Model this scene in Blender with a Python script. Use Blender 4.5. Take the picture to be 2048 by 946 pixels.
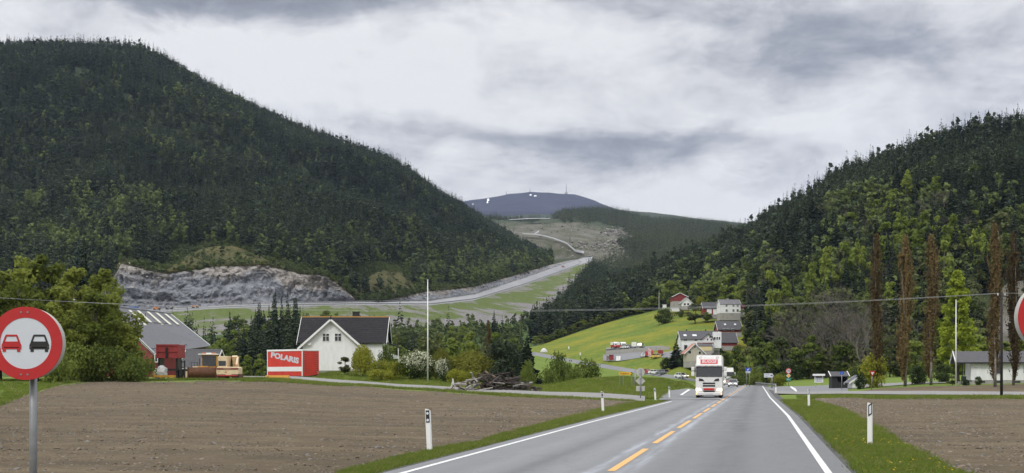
import bpy, bmesh, math, random
import numpy as np
from mathutils import Vector, Matrix, Euler, noise as mnoise

for _o in list(bpy.data.objects):
    bpy.data.objects.remove(_o)
SC = bpy.context.scene
COL = SC.collection
R = math.radians
F = 2700.0          # focal length in photo pixels
EYE = 2.1           # camera height
HX, HY = 1024.0, 752.0

# ------------------------------------------------------------------ camera
cam_d = bpy.data.cameras.new("camera")
cam_d.sensor_width = 36.0
cam_d.lens = 36.0 * F / 2048.0
cam_d.shift_y = (HY - 473.0) / 2048.0
cam_d.clip_start = 0.5
cam_d.clip_end = 30000
cam = bpy.data.objects.new("camera", cam_d)
cam.location = (0, 0, EYE)
cam.rotation_euler = (R(90), 0, 0)
COL.objects.link(cam)
SC.camera = cam

# ------------------------------------------------------------------ light
SUN_EL, SUN_AZ = 48.0, 215.0          # azimuth clockwise from +Y
SC.view_settings.view_transform = 'Standard'
SC.view_settings.look = 'None'
SC.view_settings.exposure = 0.15
SC.view_settings.gamma = 1.0
SC.view_settings.use_curve_mapping = False
sun_d = bpy.data.lights.new("sun", 'SUN')
sun_d.energy = 1.5
sun_d.angle = R(12)
sun_d.color = (1.0, 0.965, 0.91)
sun = bpy.data.objects.new("sun", sun_d)
_a, _e = R(SUN_AZ), R(SUN_EL)
_dir = Vector((math.sin(_a) * math.cos(_e), math.cos(_a) * math.cos(_e), math.sin(_e)))
sun.rotation_euler = _dir.to_track_quat('Z', 'Y').to_euler()
sun.location = (0, -20, 80)
COL.objects.link(sun)

class NT:
    """tiny node-tree builder"""
    def __init__(s, nt):
        s.nt = nt
        nt.nodes.clear()
    def n(s, typ, ins=None, **props):
        nd = s.nt.nodes.new(typ)
        for k, v in props.items():
            setattr(nd, k, v)
        for k, v in (ins or {}).items():
            sock = nd.inputs[k]
            if hasattr(v, 'is_output') or isinstance(v, bpy.types.NodeSocket):
                s.nt.links.new(v, sock)
            else:
                sock.default_value = v
        return nd
    def math(s, op, a, b=0.0, c=0.0, clamp=False):
        nd = s.n('ShaderNodeMath', {0: a, 1: b, 2: c}, operation=op)
        nd.use_clamp = clamp
        return nd.outputs[0]
    def vmath(s, op, a, b=(0, 0, 0)):
        nd = s.n('ShaderNodeVectorMath', {0: a, 1: b}, operation=op)
        return nd.outputs[1] if op in ('LENGTH', 'DOT_PRODUCT') else nd.outputs[0]
    def ramp(s, fac, stops, interp='LINEAR'):
        nd = s.n('ShaderNodeValToRGB', {0: fac})
        cr = nd.color_ramp
        cr.interpolation = interp
        while len(cr.elements) > 1:
            cr.elements.remove(cr.elements[-1])
        cr.elements[0].position = stops[0][0]
        cr.elements[0].color = (*stops[0][1], 1)
        for p, c in stops[1:]:
            e = cr.elements.new(p)
            e.color = (*c, 1)
        return nd.outputs[0]
    def mix(s, fac, a, b, blend='MIX'):
        nd = s.n('ShaderNodeMix', data_type='RGBA', blend_type=blend)
        for sock, v in ((nd.inputs[0], fac), (nd.inputs[6], a), (nd.inputs[7], b)):
            if isinstance(v, bpy.types.NodeSocket):
                s.nt.links.new(v, sock)
            elif isinstance(v, (int, float)):
                sock.default_value = v
            else:
                sock.default_value = (*v, 1) if len(v) == 3 else v
        return nd.outputs[2]
    def noise(s, vec, scale, detail=4.0, rough=0.5, dist=0.0, out=0):
        ins = {'Scale': scale, 'Detail': detail, 'Roughness': rough, 'Distortion': dist}
        if vec is not None:
            ins['Vector'] = vec
        return s.n('ShaderNodeTexNoise', ins).outputs[out]
    def sep(s, vec):
        return s.n('ShaderNodeSeparateXYZ', {0: vec}).outputs
    def comb(s, x, y, z=0.0):
        return s.n('ShaderNodeCombineXYZ', {0: x, 1: y, 2: z}).outputs[0]
    def link(s, a, b):
        s.nt.links.new(a, b)

# ------------------------------------------------------------------ sky
world = bpy.data.worlds.new("World")
SC.world = world
world.use_nodes = True
w = NT(world.node_tree)
sky = w.n('ShaderNodeTexSky', sky_type='NISHITA', sun_disc=False)
sky.sun_elevation = R(SUN_EL)
sky.sun_rotation = R(SUN_AZ)
sky.air_density = 1.0
sky.dust_density = 2.0
STR = 0.1
gen = w.n('ShaderNodeTexCoord').outputs['Generated']
d = w.vmath('NORMALIZE', gen)
dx, dy, dz = w.sep(d)
az = w.math('ARCTAN2', dx, dy)
el = w.math('ARCSINE', dz)
dzp = w.math('MAXIMUM', dz, 0.0)
den = w.math('ADD', dzp, 0.16)
cl_v = w.comb(w.math('DIVIDE', dx, den), w.math('DIVIDE', dy, den))
big = w.noise(cl_v, 0.9, 3.0, 0.5, 0.3)
mid = w.noise(w.vmath('ADD', cl_v, (3.1, 7.7, 0)), 2.6, 10.0, 0.6, 0.35)
# warped angular coordinates, for cloud banks with a soft irregular outline
ang = w.comb(az, el)
ang3 = w.vmath('MULTIPLY', ang, (1, 2.2, 1))
warp = w.noise(ang3, 7.0, 6.0, 0.6, 0.4, out=1)
warp = w.vmath('MULTIPLY', w.vmath('SUBTRACT', warp, (0.5, 0.5, 0.5)), (0.20, 0.085, 0))
angw = w.vmath('ADD', ang, warp)
acc = None
BANKS = [  # photo px, py, half sizes, strength of each cloud bank
    (330, 15, 620, 48, -0.72), (1120, -20, 300, 40, -0.25), (1590, 105, 270, 66, -0.50), (1290, 292, 330, 46, -0.46),
    (960, 300, 170, 36, -0.30), (830, 255, 180, 30, -0.14), (1960, 130, 140, 80, -0.12), (1000, 365, 200, 22, 0.06), (1700, 200, 260, 30, -0.10),
    (470, 105, 150, 45, 0.34), (640, 190, 220, 60, 0.24), (980, 130, 260, 70, 0.20), (1480, 385, 240, 60, 0.22),
    (1880, 210, 220, 40, 0.14), (1240, 400, 260, 26, 0.16), (1330, 225, 300, 24, 0.16), (1250, 110, 120, 60, 0.12),
]
for bx, by, rx, ry, amp in BANKS:
    c = ((bx - HX) / F, (HY - by) / F, 0)
    v = w.vmath('MULTIPLY', w.vmath('SUBTRACT', angw, c), (F / rx, F / ry, 0))
    g = w.math('EXPONENT', w.math('MULTIPLY', w.vmath('DOT_PRODUCT', v, v), -1.0))
    g = w.math('MULTIPLY', g, amp)
    acc = g if acc is None else w.math('ADD', acc, g)
f = w.math('ADD', w.math('MULTIPLY', big, 0.5), w.math('MULTIPLY', mid, 1.35))
lump = w.noise(w.vmath('MULTIPLY', ang, (1, 1.7, 1)), 15.0, 9.0, 0.62, 0.4)
f = w.math('ADD', f, w.math('MULTIPLY', w.math('SUBTRACT', lump, 0.5), 1.05))
f = w.math('ADD', w.math('ADD', f, acc), -0.215)
cloud = w.ramp(f, [(0.0, (0.22, 0.227, 0.25)), (0.25, (0.32, 0.33, 0.358)), (0.46, (0.485, 0.488, 0.505)),
                   (0.64, (0.645, 0.642, 0.645)), (0.9, (0.80, 0.795, 0.785))])
lift = w.n('ShaderNodeMapRange', {'Value': dz, 'From Min': 0.24, 'From Max': 0.7, 'To Min': 1.0, 'To Max': 2.3}).outputs[0]
cloud = w.mix(1.0, cloud, w.comb(lift, lift, lift), 'MULTIPLY')
cloud = w.mix(1.0, cloud, (1 / STR, 1 / STR, 1 / STR), 'MULTIPLY')
col = w.mix(0.93, sky.outputs[0], cloud)
bg = w.n('ShaderNodeBackground', {'Color': col, 'Strength': STR})
w.link(bg.outputs[0], w.n('ShaderNodeOutputWorld').inputs[0])
# ------------------------------------------------------------------ helpers
def setp(o, label=None, cat=None, group=None, kind=None):
    if label: o['label'] = label
    if cat: o['category'] = cat
    if group: o['group'] = group
    if kind: o['kind'] = kind
    return o

def empty(name, loc, rz=0.0, label=None, cat=None, group=None):
    o = bpy.data.objects.new(name, None)
    o.location = loc
    o.rotation_euler = (0, 0, rz)
    o.empty_display_size = 0.2
    COL.objects.link(o)
    return setp(o, label, cat, group)

def P(px, py, Y):
    """the place in the world seen at photo pixel (px, py) at depth Y"""
    return Vector(((px - HX) / F * Y, Y, EYE - (py - HY) * Y / F))

class MB:
    def __init__(s):
        s.v = []; s.f = []; s.m = []
    def poly(s, pts, mi=0):
        b = len(s.v)
        s.v += [tuple(p) for p in pts]
        s.f.append(tuple(range(b, b + len(pts)))); s.m.append(mi)
    def hexa(s, p, mi=0):
        """8 corners: bottom 4 counter-clockwise then top 4"""
        b = len(s.v)
        s.v += [tuple(q) for q in p]
        for q in ((3, 2, 1, 0), (4, 5, 6, 7), (0, 1, 5, 4), (1, 2, 6, 5), (2, 3, 7, 6), (3, 0, 4, 7)):
            s.f.append(tuple(b + i for i in q)); s.m.append(mi)
        return s
    def box(s, x0, x1, y0, y1, z0, z1, mi=0):
        return s.hexa([(x0, y0, z0), (x1, y0, z0), (x1, y1, z0), (x0, y1, z0), (x0, y0, z1), (x1, y0, z1), (x1, y1, z1), (x0, y1, z1)], mi)
    def tube(s, a, b, r0, r1=None, n=8, mi=0, cap=True):
        r1 = r0 if r1 is None else r1
        a, b = Vector(a), Vector(b)
        d = (b - a).normalized()
        u = d.orthogonal().normalized(); w_ = d.cross(u)
        i0 = len(s.v)
        for c, r in ((a, r0), (b, r1)):
            for k in range(n):
                t = 2 * math.pi * k / n
                s.v.append(tuple(c + u * (r * math.cos(t)) + w_ * (r * math.sin(t))))
        for k in range(n):
            s.f.append((i0 + k, i0 + (k + 1) % n, i0 + n + (k + 1) % n, i0 + n + k)); s.m.append(mi)
        if cap:
            s.f.append(tuple(i0 + k for k in reversed(range(n)))); s.m.append(mi)
            s.f.append(tuple(i0 + n + k for k in range(n))); s.m.append(mi)
        return s
    def path(s, pts, rad, n=6, mi=0):
        for i in range(len(pts) - 1):
            r0 = rad[i] if hasattr(rad, '__len__') else rad
            r1 = rad[i + 1] if hasattr(rad, '__len__') else rad
            s.tube(pts[i], pts[i + 1], r0, r1, n, mi, cap=(i in (0, len(pts) - 2)))
        return s
    def prism(s, pts, ax, lo, hi, mi=0):
        """extrude a 2-D outline along axis ax ('x','y','z') from lo to hi"""
        def q(p, t):
            return {'x': (t, p[0], p[1]), 'y': (p[0], t, p[1]), 'z': (p[0], p[1], t)}[ax]
        b = len(s.v); n = len(pts)
        s.v += [q(p, lo) for p in pts] + [q(p, hi) for p in pts]
        s.f.append(tuple(b + i for i in reversed(range(n)))); s.m.append(mi)
        s.f.append(tuple(b + n + i for i in range(n))); s.m.append(mi)
        for i in range(n):
            j = (i + 1) % n
            s.f.append((b + i, b + j, b + n + j, b + n + i)); s.m.append(mi)
        return s
    def disc(s, c, r, ax, lo, hi, n=24, mi=0):
        return s.prism([(c[0] + r * math.cos(2 * math.pi * k / n), c[1] + r * math.sin(2 * math.pi * k / n)) for k in range(n)], ax, lo, hi, mi)
    def mesh(s, name):
        me = bpy.data.meshes.new(name)
        me.from_pydata(s.v, [], s.f)
        return me
    def build(s, name, mat, parent=None, loc=None, smooth=False, fix=True, bevel=0.0, bseg=2):
        me = s.mesh(name)
        mats = mat if isinstance(mat, (list, tuple)) else [mat]
        for m in mats:
            me.materials.append(m)
        if len(mats) > 1:
            me.polygons.foreach_set('material_index', s.m)
        if fix or bevel:
            bm = bmesh.new(); bm.from_mesh(me)
            if bevel:
                bmesh.ops.remove_doubles(bm, verts=bm.verts, dist=1e-5)
            bmesh.ops.recalc_face_normals(bm, faces=bm.faces)
            if bevel:
                es = [e for e in bm.edges if len(e.link_faces) == 2 and e.calc_face_angle(0) > 0.5]
                bmesh.ops.bevel(bm, geom=es, offset=bevel, segments=bseg, affect='EDGES', clamp_overlap=True, profile=0.5)
            bm.to_mesh(me); bm.free()
        if smooth:
            me.polygons.foreach_set('use_smooth', [True] * len(me.polygons))
        o = bpy.data.objects.new(name, me)
        if parent: o.parent = parent
        if loc is not None: o.location = loc
        COL.objects.link(o)
        return o

def np_mesh(name, verts, quads, mat, smooth=True, uv=None):
    """fast grid mesh from numpy arrays"""
    me = bpy.data.meshes.new(name)
    nv, nf = len(verts), len(quads)
    k = quads.shape[1]
    me.vertices.add(nv); me.vertices.foreach_set('co', verts.astype(np.float32).ravel())
    me.loops.add(nf * k); me.loops.foreach_set('vertex_index', quads.astype(np.int32).ravel())
    me.polygons.add(nf)
    me.polygons.foreach_set('loop_start', np.arange(0, nf * k, k, dtype=np.int32))
    me.polygons.foreach_set('loop_total', np.full(nf, k, dtype=np.int32))
    if smooth: me.polygons.foreach_set('use_smooth', np.ones(nf, dtype=bool))
    if uv is not None:
        l = me.uv_layers.new(name='uv')
        l.data.foreach_set('uv', uv[quads.ravel()].astype(np.float32).ravel())
    me.materials.append(mat)
    me.update(calc_edges=True)
    me.validate()
    return me

def grid_quads(nr, nc):
    i = np.arange((nr - 1) * (nc - 1)); r, c = i // (nc - 1), i % (nc - 1)
    a = r * nc + c
    return np.stack([a, a + 1, a + nc + 1, a + nc], 1)

def add_mesh(name, me, parent=None, **kw):
    o = bpy.data.objects.new(name, me)
    if parent: o.parent = parent
    COL.objects.link(o)
    return setp(o, **kw)

def copy_tree(o, parent=None):
    c = o.copy(); COL.objects.link(c)
    if parent is not None: c.parent = parent
    for ch in list(o.children):
        copy_tree(ch, c)
    return c

def vnoise(x, y, z=0.0, s=1.0, oct=4, gain=0.5, lac=2.0):
    """vectorised value noise, about -1..1"""
    x = np.asarray(x, float) * s; y = np.asarray(y, float) * s; z = np.zeros_like(x) + np.asarray(z, float) * s
    tot = 0; a = 1.0; nrm = 0
    for _ in range(oct):
        xi, yi, zi = np.floor(x).astype(np.int64), np.floor(y).astype(np.int64), np.floor(z).astype(np.int64)
        fx, fy, fz = x - xi, y - yi, z - zi
        fx, fy, fz = (t * t * (3 - 2 * t) for t in (fx, fy, fz))
        def h(i, j, k):
            n = (i * 374761393 + j * 668265263 + k * 2147483647 + 1013) & 0xFFFFFFFF
            n = ((n ^ (n >> 13)) * 1274126177) & 0xFFFFFFFF
            n = ((n ^ (n >> 16)) * 2246822519) & 0xFFFFFFFF
            return ((n ^ (n >> 15)) & 0xFFFF) / 32767.5 - 1
        L = lambda p, q, t: p + (q - p) * t
        v = L(L(L(h(xi, yi, zi), h(xi + 1, yi, zi), fx), L(h(xi, yi + 1, zi), h(xi + 1, yi + 1, zi), fx), fy),
              L(L(h(xi, yi, zi + 1), h(xi + 1, yi, zi + 1), fx), L(h(xi, yi + 1, zi + 1), h(xi + 1, yi + 1, zi + 1), fx), fy), fz)
        tot = tot + a * v; nrm += a
        a *= gain; x, y, z = x * lac + 17.3, y * lac + 5.1, z * lac + 9.7
    return tot / nrm

# ------------------------------------------------------------------ materials
def mat(name, build):
    m = bpy.data.materials.new(name); m.use_nodes = True
    t = NT(m.node_tree)
    out = t.n('ShaderNodeOutputMaterial')
    build(t, out)
    return m

def pbr(name, col, rough=0.6, var=0.12, scale=3.0, metal=0.0, bump=0.0, bscale=20.0, dirt=None, emit=None, estr=0.0, spec=0.5, coat=0.0):
    """painted / plain surface: base colour with a little procedural variation, optional grime and relief"""
    def b(t, out):
        co = t.n('ShaderNodeTexCoord').outputs['Object']
        nz = t.noise(co, scale, 6, 0.6)
        lo = tuple(c * (1 - var) for c in col); hi = tuple(min(1, c * (1 + var)) for c in col)
        c = t.ramp(nz, [(0.3, lo), (0.7, hi)])
        if dirt:
            dn = t.noise(co, dirt[1], 5, 0.65)
            c = t.mix(t.ramp(dn, [(dirt[2], (0, 0, 0)), (dirt[2] + 0.25, (1, 1, 1))]), c, dirt[0])
        ins = {'Base Color': c, 'Roughness': rough, 'Metallic': metal, 'Specular IOR Level': spec, 'Coat Weight': coat}
        if emit:
            ins['Emission Color'] = (*emit, 1); ins['Emission Strength'] = estr
        p = t.n('ShaderNodeBsdfPrincipled', ins)
        if bump:
            bn = t.n('ShaderNodeBump', {'Height': t.noise(co, bscale, 5, 0.6), 'Strength': bump, 'Distance': 0.05})
            t.link(bn.outputs[0], p.inputs['Normal'])
        t.link(p.outputs[0], out.inputs[0])
    return mat(name, b)

def leafmat(name, lo, hi, trans=0.25, scale=0.5, tip=None):
    """foliage: colour differs from plant to plant and clump to clump"""
    def b(t, out):
        rnd = t.n('ShaderNodeObjectInfo').outputs['Random']
        co = t.n('ShaderNodeTexCoord').outputs['Object']
        nz = t.noise(co, scale, 3, 0.6)
        loc = t.n('ShaderNodeObjectInfo').outputs['Location']
        grp = t.math('MULTIPLY', t.math('SUBTRACT', t.noise(loc, 0.011, 4, 0.6), 0.5), 1.3)
        fac = t.math('ADD', grp, t.math('ADD', t.math('MULTIPLY', rnd, 0.6), t.math('MULTIPLY', nz, 0.65)))
        c = t.ramp(fac, [(0.25, lo), (0.85, hi)] + ([(1.05, tip)] if tip else []))
        d_ = t.n('ShaderNodeBsdfPrincipled', {'Base Color': c, 'Roughness': 0.75, 'Specular IOR Level': 0.2})
        tr = t.n('ShaderNodeBsdfTranslucent', {'Color': c})
        mx = t.n('ShaderNodeMixShader', {0: trans, 1: d_.outputs[0], 2: tr.outputs[0]})
        t.link(mx.outputs[0], out.inputs[0])
    return mat(name, b)

def groundmat(name, stops, s1=0.05, s2=1.5, rough=0.95, bump=0.5, bscale=6.0, bdist=0.08, stretch=None, w2=0.5, extra=None):
    """world-space ground cover: broad patches and fine grain, with relief"""
    def b(t, out):
        co = t.n('ShaderNodeNewGeometry').outputs['Position']
        if stretch: cs = t.vmath('MULTIPLY', co, stretch)
        else: cs = co
        n1 = t.noise(cs, s1, 5, 0.55); n2 = t.noise(cs, s2, 8, 0.65)
        fac = t.math('ADD', t.math('MULTIPLY', n1, 1 - w2), t.math('MULTIPLY', n2, w2))
        c = t.ramp(fac, stops)
        if extra: c = extra(t, co, c)
        p = t.n('ShaderNodeBsdfPrincipled', {'Base Color': c, 'Roughness': rough, 'Specular IOR Level': 0.25})
        bn = t.n('ShaderNodeBump', {'Height': t.noise(cs, bscale, 6, 0.65), 'Strength': bump, 'Distance': bdist})
        t.link(bn.outputs[0], p.inputs['Normal'])
        t.link(p.outputs[0], out.inputs[0])
    return mat(name, b)

M = {}
def dand(t, co, c):
    n = t.noise(co, 0.045, 4, 0.6)
    n2 = t.noise(t.vmath('MULTIPLY', co, (1, .5, 1)), 0.4, 6, 0.7)
    f_ = t.math('ADD', t.math('MULTIPLY', n, 0.7), t.math('MULTIPLY', n2, 0.35))
    return t.mix(t.ramp(f_, [(0.47, (0, 0, 0)), (0.64, (0.8, 0.8, 0.8))]), c, (0.24, 0.215, 0.014))
M['grass'] = groundmat('grass', [(0.3, (0.075, 0.12, 0.015)), (0.5, (0.115, 0.17, 0.02)), (0.7, (0.16, 0.20, 0.036))], 0.15, 2.0)
M['lawn'] = groundmat('lawn', [(0.3, (0.05, 0.10, 0.012)), (0.5, (0.085, 0.16, 0.016)), (0.7, (0.14, 0.20, 0.03))], 0.12, 1.2)
M['meadow'] = groundmat('meadow', [(0.3, (0.06, 0.105, 0.012)), (0.5, (0.10, 0.155, 0.016)), (0.72, (0.16, 0.195, 0.025))], 0.02, 0.7, bump=0.9, bscale=1.6, bdist=0.5, stretch=(1, 0.4, 1), w2=0.62, extra=dand)
def furrow(t, co, c):
    # faint curved drill marks and damper patches left by the harrow
    x, y_, z = t.sep(co)
    wv = t.noise(t.vmath('MULTIPLY', co, (.02, .03, 0)), 1.0, 3, .5)
    l = t.math('ADD', t.math('MULTIPLY', x, .16), t.math('ADD', y_, t.math('MULTIPLY', wv, 26.0)))
    st = t.math('SINE', t.math('MULTIPLY', l, 1.35))
    n_ = t.noise(t.vmath('MULTIPLY', co, (.5, .5, 0)), 1.0, 5, .6)
    k = t.math('MULTIPLY', t.ramp(st, [(.25, (1, 1, 1)), (.9, (0, 0, 0))]), t.ramp(n_, [(.35, (0, 0, 0)), (.62, (.55, .55, .55))]))
    c = t.mix(k, c, (.068, .055, .038))
    damp = t.noise(t.vmath('MULTIPLY', co, (.035, .06, 0)), 1.0, 4, .55)
    return t.mix(t.ramp(damp, [(.46, (0, 0, 0)), (.66, (.5, .5, .5))]), c, (.075, .060, .043))
M['soil'] = groundmat('soil', [(0.28, (0.074, 0.057, 0.036)), (0.5, (0.142, 0.110, 0.068)), (0.74, (0.22, 0.175, 0.114))], 0.22, 2.4, bump=1.0, bscale=7.0, bdist=0.12, stretch=(0.7, 1.6, 1), w2=0.6, extra=furrow)
M['gravel'] = groundmat('gravel', [(0.3, (0.16, 0.16, 0.16)), (0.6, (0.27, 0.265, 0.26)), (0.8, (0.36, 0.35, 0.34))], 0.4, 14.0, bump=0.8, bscale=30.0, bdist=0.03, w2=0.7)
M['dark_gravel'] = groundmat('dark_gravel', [(0.3, (0.05, 0.052, 0.055)), (0.6, (0.12, 0.12, 0.12)), (0.8, (0.22, 0.215, 0.21))], 0.5, 12.0, bump=0.9, bscale=30.0, bdist=0.04, w2=0.7)
M['forest_floor'] = groundmat('forest_floor', [(0.3, (0.018, 0.03, 0.013)), (0.55, (0.034, 0.046, 0.018)), (0.8, (0.06, 0.066, 0.026))], 0.01, 0.15, bump=0.6, bscale=0.6, bdist=0.8)
M['valley_floor'] = groundmat('valley_floor', [(0.3, (0.03, 0.055, 0.012)), (0.55, (0.055, 0.095, 0.018)), (0.8, (0.09, 0.12, 0.03))], 0.02, 0.3, bump=0.6, bscale=0.8, bdist=0.6)
M['far_asphalt'] = groundmat('far_asphalt', [(0.3, (0.20, 0.205, 0.22)), (0.7, (0.30, 0.305, 0.32))], 0.03, 0.6, rough=0.6, bump=0.1)
M['asphalt_side'] = groundmat('asphalt_side', [(0.3, (0.14, 0.145, 0.155)), (0.7, (0.21, 0.215, 0.225))], 0.15, 6.0, rough=0.7, bump=0.3, bscale=40, bdist=0.01)
M['moss'] = groundmat('moss', [(0.3, (0.03, 0.033, 0.012)), (0.5, (0.07, 0.068, 0.022)), (0.68, (0.11, 0.095, 0.035)), (0.8, (0.2, 0.19, 0.16))], 0.05, 0.35, bump=1.0, bscale=0.7, bdist=1.0)
M['bare'] = groundmat('bare', [(0.3, (0.03, 0.042, 0.016)), (0.45, (0.06, 0.068, 0.034)), (0.53, (0.11, 0.105, 0.08)), (0.63, (0.165, 0.155, 0.14)), (0.8, (0.27, 0.255, 0.245))], 0.006, 0.05, bump=1.0, bscale=0.06, bdist=6.0, stretch=(1, 0.35, 1))
M['far_mountain'] = groundmat('far_mountain', [(0.3, (0.010, 0.013, 0.030)), (0.6, (0.028, 0.03, 0.052)), (0.8, (0.06, 0.055, 0.065))], 0.001, 0.008, bump=0.8, bscale=0.006, bdist=40)  # blue of the distant haze is partly put into this ground colour
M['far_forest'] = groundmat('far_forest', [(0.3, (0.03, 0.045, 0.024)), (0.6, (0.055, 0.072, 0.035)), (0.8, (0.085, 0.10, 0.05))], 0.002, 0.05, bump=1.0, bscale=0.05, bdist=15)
def _rock(t, out):
    co = t.n('ShaderNodeNewGeometry').outputs['Position']
    n1 = t.noise(co, 0.03, 4, 0.5); n2 = t.noise(t.vmath('MULTIPLY', co, (1, 1, 2.2)), 0.22, 8, 0.68, 0.6)
    c1 = t.ramp(n2, [(0.28, (0.055, 0.06, 0.07)), (0.44, (0.14, 0.148, 0.168)), (0.6, (0.235, 0.244, 0.266)), (0.78, (0.38, 0.386, 0.40))])
    c2 = t.ramp(n2, [(0.3, (0.09, 0.078, 0.066)), (0.5, (0.26, 0.235, 0.21)), (0.72, (0.46, 0.43, 0.40))])
    uv = t.sep(t.n('ShaderNodeUVMap', uv_map='uv').outputs[0])
    warm = t.math('ADD', t.math('MULTIPLY', uv[1], 1.0), t.math('MULTIPLY', t.math('SUBTRACT', n1, 0.5), 2.2))
    c = t.mix(t.ramp(warm, [(0.62, (0, 0, 0)), (0.9, (1, 1, 1))]), c1, c2)
    vo = t.n('ShaderNodeTexVoronoi', {'Vector': t.vmath('ADD', t.vmath('MULTIPLY', co, (1, 1, 1.6)), t.vmath('MULTIPLY', t.noise(co, 0.3, 4, 0.6, out=1), (3, 3, 3))), 'Scale': 0.22}, feature='DISTANCE_TO_EDGE').outputs[0]
    c = t.mix(t.ramp(vo, [(0.0, (0.75, 0.75, 0.75)), (0.045, (0, 0, 0))]), c, (0.045, 0.048, 0.055))
    p = t.n('ShaderNodeBsdfPrincipled', {'Base Color': c, 'Roughness': 0.85})
    bn = t.n('ShaderNodeBump', {'Height': t.noise(co, 0.5, 8, 0.7), 'Strength': 1.0, 'Distance': 1.2})
    t.link(bn.outputs[0], p.inputs['Normal']); t.link(p.outputs[0], out.inputs[0])
M['rock'] = mat('rock', _rock)
def _emb(t, out):
    co = t.n('ShaderNodeNewGeometry').outputs['Position']
    uv = t.sep(t.n('ShaderNodeUVMap', uv_map='uv').outputs[0])
    n1 = t.noise(co, 0.035, 5, 0.6); n2 = t.noise(co, 0.5, 8, 0.7)
    g = t.ramp(n2, [(0.3, (0.05, 0.075, 0.016)), (0.55, (0.092, 0.122, 0.03)), (0.75, (0.145, 0.158, 0.056))])
    s = t.ramp(n2, [(0.3, (0.11, 0.105, 0.105)), (0.55, (0.19, 0.18, 0.18)), (0.75, (0.28, 0.26, 0.255))])
    fac = t.math('ADD', uv[1], t.math('MULTIPLY', t.math('SUBTRACT', n1, 0.5), 2.4))
    fac = t.math('ADD', fac, t.math('MULTIPLY', t.math('SUBTRACT', n2, 0.5), 0.25))
    c = t.mix(t.ramp(fac, [(0.30, (0, 0, 0)), (0.52, (1, 1, 1)), (0.93, (1, 1, 1)), (1.0, (0.2, 0.2, 0.2))]), s, g)
    p = t.n('ShaderNodeBsdfPrincipled', {'Base Color': c, 'Roughness': 0.95, 'Specular IOR Level': 0.2})
    bn = t.n('ShaderNodeBump', {'Height': n2, 'Strength': 0.6, 'Distance': 0.6})
    t.link(bn.outputs[0], p.inputs['Normal']); t.link(p.outputs[0], out.inputs[0])
M['embankment'] = mat('embankment', _emb)
def _road(t, out):
    uv = t.n('ShaderNodeUVMap', uv_map='uv').outputs[0]      # metres: x across, y along
    u, v, _ = t.sep(uv)
    fine = t.noise(uv, 60, 3, 0.7); med = t.noise(t.vmath('MULTIPLY', uv, (1.0, 0.25, 1)), 1.3, 6, 0.6)
    lng = t.noise(t.vmath('MULTIPLY', uv, (2.2, 0.10, 1)), 1.0, 5, 0.6)
    c = t.ramp(t.math('ADD', t.math('MULTIPLY', fine, 0.35), t.math('MULTIPLY', med, 0.65)),
               [(0.3, (0.105, 0.110, 0.118)), (0.5, (0.138, 0.144, 0.153)), (0.7, (0.172, 0.178, 0.188))])
    def streak(pos, wid):
        d_ = t.math('DIVIDE', t.math('SUBTRACT', t.math('ADD', u, t.math('MULTIPLY', t.math('SUBTRACT', med, 0.5), 0.5)), pos), wid)
        return t.math('EXPONENT', t.math('MULTIPLY', t.math('MULTIPLY', d_, d_), -1))
    lo = t.math('ADD', t.math('MULTIPLY', streak(2.45, 0.46), 1.0), t.math('MULTIPLY', streak(-2.0, 0.34), 0.75))
    lo = t.math('MULTIPLY', lo, t.ramp(lng, [(0.3, (0.35, 0.35, 0.35)), (0.6, (1, 1, 1))]))
    c = t.mix(t.math('MULTIPLY', lo, 0.92), c, (0.062, 0.063, 0.067))
    wt = t.math('ADD', t.math('ADD', streak(1.55, 0.3), streak(3.3, 0.3)), t.math('ADD', streak(-1.1, 0.3), streak(-2.9, 0.3)))
    c = t.mix(t.math('MULTIPLY', wt, 0.16), c, (0.24, 0.245, 0.255))
    rl = t.n('ShaderNodeMapRange', {'Value': u, 'From Min': 0.5, 'From Max': 1.2}).outputs[0]
    c = t.mix(t.math('MULTIPLY', rl, 0.5), c, (0.072, 0.074, 0.078))      # the right lane is the darker, newer strip
    pale = t.math('MULTIPLY', t.math('ADD', streak(0.34, 0.15), streak(-0.38, 0.13)), t.ramp(lng, [(0.35, (0, 0, 0)), (0.6, (0.85, 0.85, 0.85))]))
    c = t.mix(t.math('MULTIPLY', pale, 0.7), c, (0.42, 0.45, 0.52))
    pr = t.n('ShaderNodeTexNoise', {'Vector': t.vmath('MULTIPLY', uv, (0.5, 0.05, 1)), 'Scale': 1.0, 'Detail': 3}).outputs[0]
    c = t.mix(t.ramp(pr, [(0.55, (0, 0, 0)), (0.63, (0.30, 0.30, 0.30))]), c, (0.12, 0.125, 0.135))
    ck = t.n('ShaderNodeTexVoronoi', {'Vector': t.vmath('ADD', t.vmath('MULTIPLY', uv, (0.5, 0.12, 1)), t.vmath('MULTIPLY', t.noise(uv, 1.1, 4, 0.6, out=1), (0.7, 0.7, 0))), 'Scale': 1.0}, feature='DISTANCE_TO_EDGE').outputs[0]
    c = t.mix(t.ramp(ck, [(0.0, (0.5, 0.5, 0.5)), (0.006, (0, 0, 0))]), c, (0.05, 0.05, 0.055))
    p = t.n('ShaderNodeBsdfPrincipled', {'Base Color': c, 'Roughness': t.ramp(med, [(0.3, (0.42, 0.42, 0.42)), (0.7, (0.6, 0.6, 0.6))]), 'Specular IOR Level': 0.5})
    bn = t.n('ShaderNodeBump', {'Height': fine, 'Strength': 0.35, 'Distance': 0.01})
    t.link(bn.outputs[0], p.inputs['Normal']); t.link(p.outputs[0], out.inputs[0])
M['road'] = mat('road', _road)
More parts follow.
